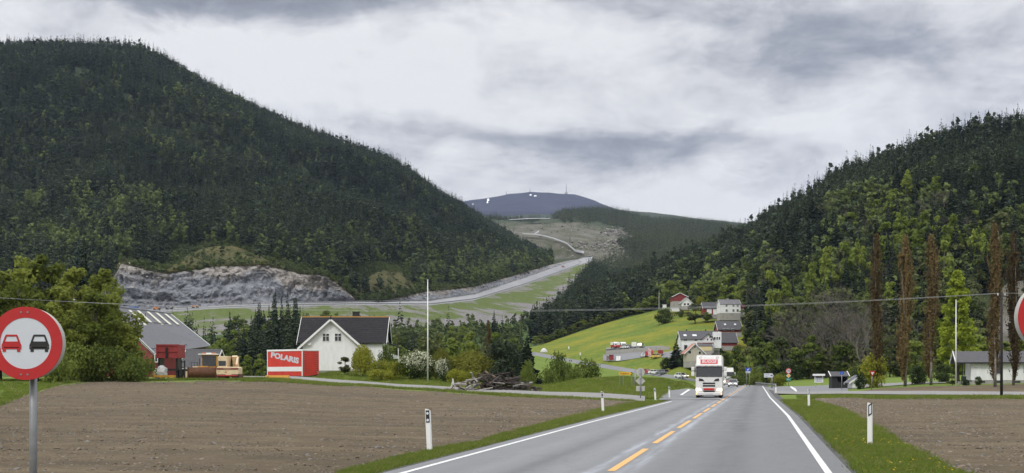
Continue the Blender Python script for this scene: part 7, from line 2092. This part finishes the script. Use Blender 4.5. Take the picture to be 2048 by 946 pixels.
# two workers on top of the rock
def person(loc, label, rz):
    e = empty('person', loc, R(rz), label, 'person', 'workers on the rock')
    vs = [(0, 0, .95), (0, 0, 1.2), (0, 0, 1.45), (0, 0, 1.55), (0, 0, 1.70), (.10, 0, .9), (.12, .02, .5), (.13, 0, .06), (-.10, 0, .9), (-.12, -.02, .5), (-.13, 0, .06), (.21, 0, 1.42), (.27, .03, 1.15), (.25, -.08, .92), (-.21, 0, 1.42), (-.27, .03, 1.15), (-.25, -.08, .92), (.14, -.12, .03), (-.14, -.12, .03)]
    es = [(0, 1), (1, 2), (2, 3), (3, 4), (0, 5), (5, 6), (6, 7), (0, 8), (8, 9), (9, 10), (2, 11), (11, 12), (12, 13), (2, 14), (14, 15), (15, 16), (7, 17), (10, 18)]
    rd = [.15, .14, .15, .06, .105, .09, .065, .05, .09, .065, .05, .065, .05, .04, .065, .05, .04, .045, .045]
    me = bpy.data.meshes.new('body'); me.from_pydata(vs, es, [])
    o = add_mesh('body', me, e); me.materials.append(M['hi_vis']); me.materials.append(M['trouser']); me.materials.append(M['skin'])
    sk = o.modifiers.new('skin', 'SKIN'); o.modifiers.new('smooth', 'SUBSURF').render_levels = 1
    for i, r_ in enumerate(rd): me.skin_vertices[0].data[i].radius = (r_, r_ * .85)
    me.skin_vertices[0].data[0].use_root = True
    bpy.context.view_layer.update()
    me2 = bpy.data.meshes.new_from_object(o.evaluated_get(bpy.context.evaluated_depsgraph_get()))
    o.modifiers.clear(); o.data = me2
    me2.materials.clear()
    for m_ in (M['hi_vis'], M['trouser'], M['skin']): me2.materials.append(m_)
    for p_ in me2.polygons: z_ = p_.center.z; p_.material_index = 1 if z_ < .88 else 2 if z_ > 1.53 else 0
    return e
def rocktop(px):
    x, y_, z = Mt.ev(np.array([float(px)]), np.array([6.004])); return Vector((float(x[0]), float(y_[0]), float(z[0]) + .05))
person(rocktop(239), 'worker in a yellow-green jacket standing alone on top of the rock face', 20)
person(rocktop(259), 'worker in a bright jacket on the rock face, further right', -30)

# masts on the distant mountain
for px, top, y0, lb, r_ in ((1132.5, 369, 386.5, 'tall red and white mast on the distant summit ridge', 2.2), (1060, 375, 382, 'thin mast on the middle of the distant summit', 1.0), (1013, 382, 387.5, 'short mast on the left shoulder of the distant summit', 1.6)):
    g = P(px, y0 + 1.5, 7500); h_ = (y0 + 1.5 - top) * 7500 / F
    e = empty('radio_mast', g, 0, lb, 'mast')
    MB().tube((0, 0, -10), (0, 0, h_), r_, r_ * .6, n=8).build('mast', M['galv'], e)
    if r_ > 2: MB().box(-8, 8, -6, 6, -8, 9).build('hut', M['concrete'], e)
    else: MB().box(-3, 3, -3, 3, -6, 5).build('hut', M['concrete'], e)
# snow patches
for px, py, w_, h_ in ((976.5, 403, 2.2, 3.2), (975, 408, 1.6, 3), (1061, 393.5, 2, 1.6), (1070.5, 395.5, 3, 1.2), (946, 412, 1.2, 1.2)):
    q = Bl.at_py(px, py, 0, 2); k_ = q.y / F
    V = []
    for i in range(9):
        a = 2 * math.pi * i / 9; V.append((px + w_ * math.cos(a) * (1 + .3 * math.sin(3 * a)), py + h_ * math.sin(a) * (1 + .25 * math.cos(2 * a))))
    V = [Bl.at_py(a, b, 0, 2) + Vector((0, -14, 8)) for a, b in V]
    m = MB(); m.poly(V)
    o = m.build('snow_patch', pbr('snow', (.85, .87, .92), .6) if 'snow' not in bpy.data.materials else bpy.data.materials['snow'])
    setp(o, 'snow patch on the distant mountain', None, None, 'structure')
NTH = {}
def nth(text, px):
    """remember who shares this description; the order from the left is added at the end"""
    NTH.setdefault(text, []).append(px)
    return text
# ------------------------------------------------------------------ trees and shrubs that stand singly
def plant(kind, px, Y, top=None, h=None, label=None, cat='tree', group=None, wpx=None, i=0, base=None, z=None):
    kd = K[kind][i % len(K[kind])]
    g = GP(px, Y) if z is None else Vector(((px - HX) / F * Y, Y, z))
    if h is None: h = EYE - (top - HY) * Y / F - g.z
    wide = 1.0
    if wpx: wide = (wpx * Y / F) / (KW[kind] * h / kd.H)
    return kd.place(tuple(g - Vector((0, 0, .1))), h, label=label, cat=cat, group=group, wide=wide)
def kind_of(nm, name, H, v, t, mtl, bark='bark', r=.014, limbs=None, top=.85):
    return Kind(name, [('trunk', trunk_mesh('trunk', rng, H, H * r, M[bark], limbs, top)), ('crown', mesh_tris('crown', v, t, mtl))], H)
M['leaf_big'] = leafmat('leaf_big', (.10, .13, .02), (.225, .255, .046), .48, .5)
K['big'] = [mk_leaf('leafy_tree', 14, 4.2, 46, 5200, .26, M['leaf_big'], .08, 'round', .36, limbs=12) for _ in range(2)] + [mk_leaf('leafy_tree', 15, 3.4, 44, 4800, .26, M['leaf_big'], .06, 'oval', .36, limbs=12) for _ in range(2)]
K['lime'] = [mk_leaf('lime_tree', 17, 3.9, 170, 9500, .21, M['leaf_lime'], .05, 'egg', .2, limbs=16)]
K['yellow_bush'] = [mk_leaf('bush', 3, 2.2, 34, 2400, .13, M['leaf_yellow'], 0, 'round', .42) for _ in range(2)]
K['green_bush'] = [mk_leaf('bush', 3, 2.2, 34, 2200, .14, M['leaf'], 0, 'round', .42) for _ in range(2)]
K['dark_bush'] = [mk_leaf('bush', 3, 2.0, 30, 2200, .14, M['leaf_dark'], 0, 'round', .42) for _ in range(2)]
v, t, L_ = lobes_crown(rng, 3, 2.3, 34, 1500, .13, 0, 'round', .40)
v2, t2, _ = lobes_crown(rng, 3.05, 2.3, 34, 1500, .075, .38, 'round', .36)
K['blossom'] = [Kind('flowering_bush', [('trunk', trunk_mesh('trunk', rng, 3, .06, M['bark'], L_[:6])), ('crown', mesh_tris('crown', v, t, M['leaf_dark'])), ('blossoms', mesh_tris('blossoms', v2, t2, M['blossom']))], 3)]
v, t = weeping_crown(rng, 4.2, 1.7, 190, .12); K['willow'] = [kind_of('w', 'weeping_willow', 4.2, v, t, M['leaf_yellow'], r=.02)]
v, t = weeping_crown(rng, 4.2, 2.6, 330, .13); K['willow2'] = [kind_of('w', 'weeping_willow', 4.2, v, t, leafmat('leaf_olive', (.07, .085, .012), (.16, .165, .025), .3, .7), r=.02)]
K['poplar'] = []
for i in range(3):
    v, t = column_crown(rng, 21, .92, 780, .13, .045); K['poplar'].append(kind_of('p', 'poplar_tree', 21, v, t, M['leaf_red'], 'grey_bark', .0065, None, .97))
K['conifer'] = [mk_spruce('conifer', 6, 2.1, 26, 12, M['spruce_near'], z0=.03, droop=.12, ragged=.35) for _ in range(2)]
v, t, L_ = lobes_crown(rng, 5.5, 2.6, 40, 3000, .17, .02, 'round', .4); K['round_pine'] = [kind_of('rp', 'conifer', 5.5, v, t, M['spruce_near'], r=.03)]
KW = {'big': 8.4, 'leaf': 6, 'lime': 7.8, 'yellow_bush': 4.4, 'green_bush': 4.4, 'dark_bush': 4.0, 'blossom': 4.6, 'willow': 3.4, 'willow2': 5.2, 'poplar': 1.55, 'conifer': 4.2, 'round_pine': 5.2, 'spruce': 4.6, 'mid': 5.6, 'fresh': 5.4, 'dull': 5.6, 'bush': 4.0, 'bare': 6}

# left foreground wood
for i, (px, Y, top, lb) in enumerate([
    (0, 155, 530, 'leafy tree at the picture edge behind the no-overtaking sign'), (65, 162, 497, 'second tallest leafy tree of the wood left of the barn'), (200, 163, 522, 'leafy tree in front of the dark spruce left of the barn'), (120, 150, 560, 'middling leafy tree in the thick of the wood left of the barn'),
    (-60, 150, 540, 'leafy tree half outside the picture at its left edge'), (35, 152, 548, 'rounded leafy tree above the no-overtaking sign'), (95, 160, 492, 'tallest leafy tree of the wood left of the barn'),
    (150, 158, 520, 'leafy tree between the tallest tree and the dark spruce'), (190, 150, 575, 'lower leafy tree in the middle of the wood left of the barn'), (232, 156, 556, 'slim leafy tree next to the barn roof'),
    (140, 146, 610, 'low broad leafy tree in front of the wood left of the barn'), (252, 152, 640, 'small leafy tree against the barn gable'), (75, 146, 600, 'leafy tree right behind the sign')]):
    plant('big', px, Y, top, label=lb, i=i, wpx=(752 - top) * .5 + 20)
plant('spruce', 168, 178, 478, label='dark spruce standing behind the leafy trees left of the barn', wpx=85)
for i, (px, Y, top) in enumerate([(190, 147, 690), (235, 149, 690), (275, 151, 700), (150, 145, 680), (262, 147, 715), (110, 138, 700)]):
    plant('green_bush', px, Y, top, label=nth('green bush at the foot of the wood beside the ploughed field', px), cat='bush', group='bushes below the left wood', wpx=75, i=i)
# spruces behind the farm
for i, (px, Y, top) in enumerate([(505, 330, 640), (522, 322, 652), (538, 335, 612), (551, 330, 582), (563, 338, 596), (575, 328, 584), (588, 336, 596), (600, 330, 615), (488, 325, 668), (612, 335, 630), (470, 318, 690), (545, 315, 640), (580, 318, 640), (530, 318, 668)]):
    plant('spruce', px, Y, top, label=nth('tall dark spruce in the dense clump between barn and farmhouse', px), group='spruces behind the farm', i=i, wpx=36)
for i, (px, Y, top) in enumerate([(452, 300, 690), (466, 310, 700), (440, 305, 672), (495, 298, 705), (520, 290, 705)]):
    plant('leaf', px, Y, top, label=nth('mid green tree in the gap between barn and spruces', px), group='leafy trees behind the barn', i=i)
plant('spruce', 424, 310, 655, label='small dark spruce just right of the barn roof', wpx=22); plant('spruce', 408, 320, 660, label='dark young spruce behind the barn eave', wpx=20)
# garden of the farmhouse
plant('willow', 726, 178, 686, label='small weeping willow in front of the farmhouse corner', wpx=46)
plant('dull', 690, 180, 712, label='thin pale sapling against the farmhouse wall', wpx=30)
for i, (px, Y, top, w_, kd, lb, ct) in enumerate([
    (758, 176, 718, 50, 'yellow_bush', 'yellow-green hedge bush right of the small willow', 'bush'), (790, 175, 722, 56, 'yellow_bush', 'yellow-green hedge bush below the flowering bush', 'bush'),
    (772, 183, 690, 34, 'green_bush', 'loose green shrub at the right corner of the farmhouse', 'bush'), (762, 171, 738, 60, 'yellow_bush', 'low yellow-green bush at the near end of the hedge', 'bush'),
    (835, 176, 704, 92, 'blossom', 'big bush covered with creamy white blossom', 'flowering bush'), (888, 172, 718, 36, 'blossom', 'smaller flowering bush beside the drooping tree', 'flowering bush'),
    (882, 178, 694, 48, 'willow2', 'olive drooping tree behind the flowering bush', 'tree'), (945, 180, 698, 96, 'willow2', 'broad weeping tree with yellow-green curtains', 'tree'),
    (918, 186, 712, 60, 'yellow_bush', 'yellow bush between the two drooping trees', 'bush'), (915, 168, 738, 48, 'yellow_bush', 'low bright hedge behind the stakes', 'bush'), (945, 166, 740, 50, 'yellow_bush', 'low bright hedge behind the left end of the wood pile', 'bush'),
    (1005, 176, 674, 84, 'round_pine', 'broad dark pine behind the wood pile', 'tree'), (1054, 172, 670, 52, 'conifer', 'pointed dark conifer right of the broad pine', 'tree'), (1030, 180, 690, 50, 'round_pine', 'dark bushy conifer between the two dark trees', 'tree'),
    (1056, 160, 722, 36, 'green_bush', 'green shrub in front of the pointed conifer', 'bush')]):
    plant(kd, px, Y, top, label=lb, cat=ct, wpx=w_, i=i)
plant('poplar', 977, 232, 640, label='thin reddish-brown columnar tree behind the weeping tree', wpx=11)
plant('bare', 965, 236, 655, label='thin bare tree beside the reddish columnar tree', wpx=14)
for i, (px, Y, top, w_, kd) in enumerate([(800, 235, 690, 60, 'leaf'), (745, 250, 655, 50, 'leaf'), (850, 245, 672, 60, 'dull'), (905, 250, 668, 60, 'leaf'), (940, 262, 660, 55, 'leaf'), (700, 262, 640, 50, 'leaf'), (990, 262, 660, 55, 'fresh'), (650, 262, 632, 44, 'leaf'), (1025, 285, 668, 60, 'leaf'), (875, 285, 655, 60, 'dull')]):
    plant(kd, px, Y, top, label=nth('rounded tree in the wooded hollow behind the farm garden', px), group='trees behind the garden', wpx=w_, i=i)
for i, (px, Y, top, w_, lb) in enumerate([(1118, 235, 708, 62, 'loose grey-green bush left behind the grassy mound'), (1172, 245, 716, 60, 'rounded green bush behind the left end of the grassy mound'), (1150, 228, 736, 40, 'small bush between the two bushes behind the mound'), (1092, 222, 735, 40, 'small dull bush right of the dark conifer')]):
    plant('green_bush', px, Y, top, label=lb, cat='bush', wpx=w_, i=i, z=float(gz((px - HX) / F * Y, Y)) - .5)
# trees on the meadow
def mplant(kind, px, py, top, w_, label, cat='tree', group=None, i=0):
    q = Pa.at_py(px, py, 2.1, 5)
    kd = K[kind][i % len(K[kind])]; h = (py - top) * q.y / F
    return kd.place((q.x, q.y, q.z - .2), h, label=label, cat=cat, group=group, wide=(w_ * q.y / F) / (KW[kind] * h / kd.H))
mplant('spruce', 1353, 735, 677, 40, 'dark bushy spruce in front of the depot and the long white house')
mplant('dark_bush', 1333, 738, 715, 34, 'dark round bush left of the meadow spruce', 'bush'); mplant('dark_bush', 1377, 738, 706, 52, 'dark broad bush beside the lorry below the beige house', 'bush')
mplant('dark_bush', 1432, 712, 684, 26, 'dark bush right of the cream side building', 'bush'); mplant('dark_bush', 1425, 735, 706, 26, 'yellowish dark bush behind the lorry roof', 'bush')
mplant('dark_bush', 1330, 645, 617, 46, 'dark oval thicket on the meadow below the white kiosk', 'bush')
mplant('dull', 1390, 646, 606, 44, 'tall grey-green shrub on the slope left of the red garage'); mplant('leaf', 1415, 644, 622, 26, 'green shrub below the red garage', i=1); mplant('green_bush', 1361, 634, 617, 14, 'small green bush below the white cottage', 'bush')
mplant('yellow_bush', 1402, 622, 592, 26, 'autumn-toned yellowish tree above the red garage', 'tree')
for i, px in enumerate(np.arange(1072, 1325, 8.5)):
    py = float(np.interp(px, [1070, 1120, 1205, 1287, 1330], [690, 674, 646, 622, 612])) + 2
    mplant(('leaf', 'dull', 'leaf')[i % 3], px, py, py - rng.uniform(14, 26), rng.uniform(16, 24), nth('leafy shrub in the hedge between meadow and spruce wood', px), 'shrub', 'shrubs of the meadow hedge', i)
for i, (px, Y, top, w_, kd) in enumerate([(1340, 655, 560, 40, 'leaf'), (1365, 660, 570, 36, 'fresh'), (1400, 650, 562, 46, 'leaf'), (1430, 600, 556, 54, 'leaf'), (1462, 585, 545, 50, 'fresh'), (1485, 560, 560, 46, 'leaf'), (1440, 610, 575, 40, 'dull'), (1300, 668, 590, 36, 'leaf'), (1275, 668, 610, 30, 'fresh')]):
    plant(kd, px, Y, top, label=nth('light green tree on the hill behind the meadow houses', px), group='light trees behind the meadow houses', wpx=w_, i=i, z=Rt.z_at(px, Y, 0, 3))
for i, (px, Y, top, w_, kd) in enumerate([(1506, 432, 590, 40, 'spruce'), (1524, 400, 600, 46, 'spruce'), (1497, 420, 655, 30, 'mid'), (1508, 370, 660, 40, 'mid'), (1530, 360, 640, 50, 'leaf')]):
    plant(kd, px, Y, top, label=nth('dark tree at the wood corner right of the meadow houses', px), group='trees at the wood corner', wpx=w_, i=i, z=Rt.z_at(px, Y, 0, 3))
# edge of the right-hand wood
for i in range(34):
    px = 1478 + i * 17.3 + rng.normal(0, 5); Y = rng.uniform(292, 322)
    if 1600 < px < 1700: Y = rng.uniform(318, 330)
    kd = ('green_bush', 'dark_bush', 'green_bush', 'yellow_bush', 'dark_bush')[i % 5]
    plant(kd, px, Y, h=rng.uniform(2.2, 4.6), label=nth('undergrowth shrub at the foot of the right-hand wood', px), cat='shrub', group='shrubs along the wood edge', i=i)
plant('dull', 1498, 322, 692, label='pale grey-green shrub at the far bend', cat='shrub', wpx=42, z=.2)
for i, (px, Y, top, w_, kd) in enumerate([(1475, 352, 690, 42, 'leaf'), (1530, 312, 680, 60, 'leaf'), (1560, 318, 672, 60, 'dull'), (1592, 322, 690, 56, 'leaf'), (1622, 318, 668, 60, 'leaf'), (1655, 320, 690, 56, 'dull'), (1690, 315, 678, 60, 'leaf'), (1725, 312, 690, 60, 'dull'), (1452, 360, 700, 40, 'leaf'),
                                          (1780, 290, 690, 60, 'dull'), (1830, 285, 680, 70, 'leaf'), (1880, 300, 670, 70, 'leaf'), (1965, 285, 665, 70, 'leaf'), (1935, 300, 690, 60, 'dull'), (2010, 290, 680, 70, 'leaf'), (2050, 290, 660, 70, 'fresh')]):
    plant(kd, px, Y, top, label=nth('leafy tree along the foot of the right-hand wood', px), group='trees along the wood edge', wpx=w_, i=i)
for i, (px, Y, top) in enumerate([(1700, 330, 515), (1668, 345, 540), (1712, 318, 570), (1640, 340, 575), (1620, 350, 560), (1735, 330, 545), (1680, 318, 600), (1600, 345, 570), (1570, 352, 590), (1655, 320, 530), (1690, 322, 525), (1720, 300, 560), (1630, 325, 600)]):
    plant('bare', px, Y, top, label=nth('leafless grey tree standing before the green wood', px), group='bare trees before the wood', i=i, z=Rt.z_at(px, Y, 0, 2) if Y > 325 else None)
for i, (px, Y, top, w_) in enumerate([(1655, 440, 488, 42), (1688, 450, 480, 46), (1718, 455, 478, 40), (1625, 430, 520, 40), (1772, 470, 440, 44), (1802, 480, 420, 46), (1905, 450, 426, 52), (1888, 430, 476, 44), (1955, 440, 452, 48), (1838, 460, 456, 40), (1540, 410, 535, 42), (1572, 420, 548, 44), (1600, 400, 590, 44), (1740, 420, 520, 40), (1980, 430, 470, 44), (1780, 400, 560, 44), (1835, 390, 570, 44)]):
    plant('fresh', px, Y, top, label=nth('tall pale-green birch standing out from the right-hand wood', px), group='tall birches in the right-hand wood', wpx=w_, i=i, z=Rt.z_at(px, Y, 0, 3))
plant('yellow_bush', 1556, 270, 748, label='round bright green bush between the arrow sign and the 70 sign', cat='bush', wpx=40)
plant('yellow_bush', 1745, 190, 708, label='big yellowish-green bush behind the give-way sign', cat='bush', wpx=64); plant('dark_bush', 1722, 189, 745, label='dark creeper bush over the white shed corner', cat='bush', wpx=26)
for i, (px, Y, top, w_) in enumerate([(1753, 190, 468, 25), (1810, 191, 468, 29), (1862, 190, 467, 28), (1990, 172, 447, 29), (2027, 176, 462, 26), (2062, 178, 470, 26)]):
    plant('poplar', px, Y, top, label=['slender reddish poplar rising out of the yellowish bush', 'reddish poplar with a forked top, second in the row', 'reddish poplar with a pale stem beside the bright green tree', 'reddish poplar behind the power pole', 'reddish poplar between the power pole and the red sign', 'reddish poplar beyond the picture edge'][i], group='reddish poplars in a row', wpx=w_, i=i)
plant('lime', 1915, 214, 524, label='bright lime-green tree behind the white flagpole', wpx=112)
for i, (px, Y, top, w_, kd, lb) in enumerate([(1835, 200, 732, 40, 'dark_bush', 'dark bush between the second and third poplar'), (1885, 205, 728, 46, 'dark_bush', 'dark bush under the bright green tree'), (1905, 186, 750, 28, 'dull', 'brownish round shrub at the foot of the flagpole'), (1957, 185, 752, 18, 'dark_bush', 'clipped dark bush by the carport post'), (1932, 184, 758, 16, 'dark_bush', 'small dark bush before the terrace')]):
    plant(kd, px, Y, top, label=lb, cat='bush', wpx=w_, i=i)

# ------------------------------------------------------------------ fine ground cover
def tuft(seed, n, h, spread, mtl):
    r = np.random.default_rng(seed); V = []; T = []
    for i in range(n):
        a = r.uniform(0, 6.283); x, y_ = r.normal(0, spread, 2); hh_ = h * r.uniform(.5, 1.2); ln = r.normal(0, .35, 2) * hh_; w_ = .012
        b = len(V); V += [(x - w_ * math.cos(a), y_ - w_ * math.sin(a), 0), (x + w_ * math.cos(a), y_ + w_ * math.sin(a), 0), (x + ln[0] * .5, y_ + ln[1] * .5, hh_ * .65), (x + ln[0], y_ + ln[1], hh_)]
        T += [(b, b + 1, b + 2), (b + 2, b + 1, b + 3)]
    return mesh_tris('tuft', V, T, mtl)
M['blade'] = leafmat('blade', (.10, .155, .022), (.20, .255, .045), .5, 2.0)
M['blade_dry'] = leafmat('blade_dry', (.14, .15, .04), (.27, .26, .10), .45, 2.0)
CL['tuft'] = src_coll('tuft_source', [tuft(i, 26, .17, .10, M['blade'] if i < 4 else M['blade_dry']) for i in range(5)])
M['petal'] = leafmat('petal', (.62, .40, .01), (.75, .52, .02), .2, 3.0)
def flower(seed):
    r = np.random.default_rng(seed); m = []; t = []
    for i in range(8):
        a = i * .785; b = len(m); m += [(0, 0, .16), (.028 * math.cos(a), .028 * math.sin(a), .168), (.028 * math.cos(a + .7), .028 * math.sin(a + .7), .168)]; t.append((b, b + 1, b + 2))
    b = len(m); m += [(-.003, 0, 0), (.003, 0, 0), (0, 0, .16)]; t.append((b, b + 1, b + 2))
    return mesh_tris('dandelion', m, t, M['petal'])
CL['flower'] = src_coll('dandelion_source', [flower(1), flower(2)])
def verge(side, n, y0, y1):
    y = y0 * (y1 / y0) ** rng.uniform(0, 1, n)
    if side == 'l':
        a = road_x(y) - road_l(y) - .75
        b = np.array([((np.interp(q, [9, 29, 42.6, 61, 90, 107], [700, 740, 1000, 1130, 1230, 1275])) - HX) / F * q for q in y]) - .5
    else:
        a = road_x(y) + road_r(y) + .85
        b = np.array([((np.interp(q, [12, 29.3, 39.9, 51.5, 69.5, 102, 112], [2300, 1886, 1796, 1755, 1702, 1641, 1626])) - HX) / F * q for q in y]) + .1
    s = rng.uniform(0, 1, n); x = a + (b - a) * s
    return x, y, s
for sd, n, lb in (('l', 14000, 'short grass along the left edge of the road'), ('r', 16000, 'grass verge with dandelions right of the road')):
    x, y, s = verge(sd, n, 17, 115)
    z = gz(x, y) - .05
    sc = rng.uniform(.6, 1.25, n) * (.8 if sd == 'l' else 1) * (1 + .25 * vnoise(x, y, 0, .5, 3))
    scatter('grass', CL['tuft'], np.stack([x, y, z], -1), np.stack([sc * 1.15, sc * 1.15, sc], -1), rng.uniform(0, 6.28, n), lb)
x, y, s = verge('r', 900, 17, 100); k = (vnoise(x, y, 2.0, .35, 3) > .12)
x, y = x[k], y[k]; sc = rng.uniform(.6, 1.0, len(x))
scatter('dandelions', CL['flower'], np.stack([x, y, gz(x, y)], -1), np.stack([sc] * 3, -1), rng.uniform(0, 6.28, len(x)), 'yellow dandelions in the right verge', .2)
# ragged grass along field edges, the farm track, the mound and the lawns
pts = []
for px_, n in ((fl_far, 2600),):
    q = rng.uniform(-100, 1270, n); Yq = np.array([fl_far(v) for v in q]) + rng.uniform(-.4, 2.5, n) ; pts.append(np.stack([(q - HX) / F * Yq, Yq], -1))
q = rng.uniform(1600, 2250, 1500); Yq = rng.uniform(123, 136, 1500); pts.append(np.stack([(q - HX) / F * Yq, Yq], -1))
q = rng.uniform(1000, 1400, 6500); Yq = rng.uniform(121, 200, 6500); pts.append(np.stack([(q - HX) / F * Yq, Yq], -1))
q = rng.uniform(480, 1080, 3500); Yq = rng.uniform(150, 190, 3500); pts.append(np.stack([(q - HX) / F * Yq, Yq], -1))
q = rng.uniform(0, 130, 700); Yq = rng.uniform(64, 140, 700); Yq = np.where(Yq > np.array([fl_far(v) for v in q]), Yq, 150.); pts.append(np.stack([(q - HX) / F * Yq, Yq], -1))
xy = np.concatenate(pts); x, y = xy.T
def on_track(px, Y): return (Y > np.interp(px, [t_[0] for t_ in tk], [t_[1] for t_ in tk]) - .3) & (Y < np.interp(px, [t_[0] for t_ in tk], [t_[2] for t_ in tk]) + .3)
k = (~on_track(x / y * F + HX, y) | (x > 15)) & ~((x / y * F + HX > 1322) & (x / y * F + HX < 1450) & (y < np.interp(x / y * F + HX, [1318, 1335, 1350, 1375, 1440], [121, 154, 170, 184, 204])))
x, y = x[k], y[k]
sc = rng.uniform(.8, 1.5, len(x)) * np.where(y > 120, 1.2, 1.0)
scatter('grass', CL['tuft'], np.stack([x, y, gz(x, y) - .03], -1), np.stack([sc * 1.5, sc * 1.5, sc], -1), rng.uniform(0, 6.28, len(x)), 'longer grass along the field edges and on the mound')
# clods and stones on the ploughed soil
def clod(seed):
    b = bmesh.new(); bmesh.ops.create_icosphere(b, subdivisions=1, radius=.5); r = np.random.default_rng(seed)
    for v in b.verts: v.co = Vector(v.co) * r.uniform(.65, 1.2); v.co.z *= .6
    me = bpy.data.meshes.new('clod'); b.to_mesh(me); b.free(); me.materials.append(M['soil_clod'] if seed < 4 else M['stone']); return me
M['soil_clod'] = leafmat('soil_clod', (.12, .095, .07), (.215, .175, .135), 0.0, 3.0)
CL['clod'] = src_coll('clod_source', [clod(i) for i in range(5)])
pts = []
q = rng.uniform(-60, 1270, 26000); s = rng.uniform(0, 1, 26000) ** .8
A_ = np.array([max(22, fl_near(v)) for v in q]); B_ = np.array([fl_far(v) for v in q]); k = B_ > A_
Yq = A_ * (B_ / A_) ** s; pts.append(np.stack([(q - HX) / F * Yq, Yq], -1)[k])
q = rng.uniform(1630, 2080, 12000); s = rng.uniform(0, 1, 12000); A_ = np.array([max(20, fr_near(v)) for v in q]); B_ = np.array([fr_far(v) for v in q]); Yq = A_ * (B_ / A_) ** s; pts.append(np.stack([(q - HX) / F * Yq, Yq], -1))
xy = np.concatenate(pts); x, y = xy.T; sc = np.exp(rng.normal(-3.05, .45, len(x))) * np.where(y > 70, 1.3, 1)
scatter('soil_clods', CL['clod'], np.stack([x, y, gz(x, y) + .045], -1), np.stack([sc * 1.2, sc, sc], -1), rng.uniform(0, 6.28, len(x)), 'loose clods and small stones on the ploughed soil', .3)

# ------------------------------------------------------------------ air
hz = MB().box(-7000, 7000, -300, 9500, -60, 1250)
hm = bpy.data.materials.new('haze'); hm.use_nodes = True; ht = NT(hm.node_tree)
ho = ht.n('ShaderNodeOutputMaterial'); hv = ht.n('ShaderNodeVolumePrincipled', {'Color': (.54, .67, 1.0, 1), 'Density': 3.4e-5, 'Anisotropy': 0.1})
ht.link(hv.outputs[0], ho.inputs['Volume'])
setp(hz.build('haze', hm), 'thin blue haze in the valley air', None, None, 'stuff')
NUM_MAX = 20
NUM = ['leftmost', 'second', 'third', 'fourth', 'fifth', 'sixth', 'seventh', 'eighth', 'ninth', 'tenth', 'eleventh', 'twelfth', 'thirteenth', 'fourteenth', 'fifteenth', 'sixteenth', 'seventeenth', 'eighteenth', 'nineteenth', 'twentieth']
for text in NTH:
    os_ = sorted([o for o in SC.objects if o.get('label') == text], key=lambda o: o.location.x / o.location.y)
    n = len(os_)
    for k, o in enumerate(os_):
        w_ = 'leftmost' if k == 0 else 'rightmost' if k == n - 1 else NUM[min(19, k)] + ' from the left' if k < (n + 1) // 2 else NUM[min(19, n - 1 - k)] + ' from the right'
        o['label'] = text + ', ' + w_
print('objects', len(SC.objects))
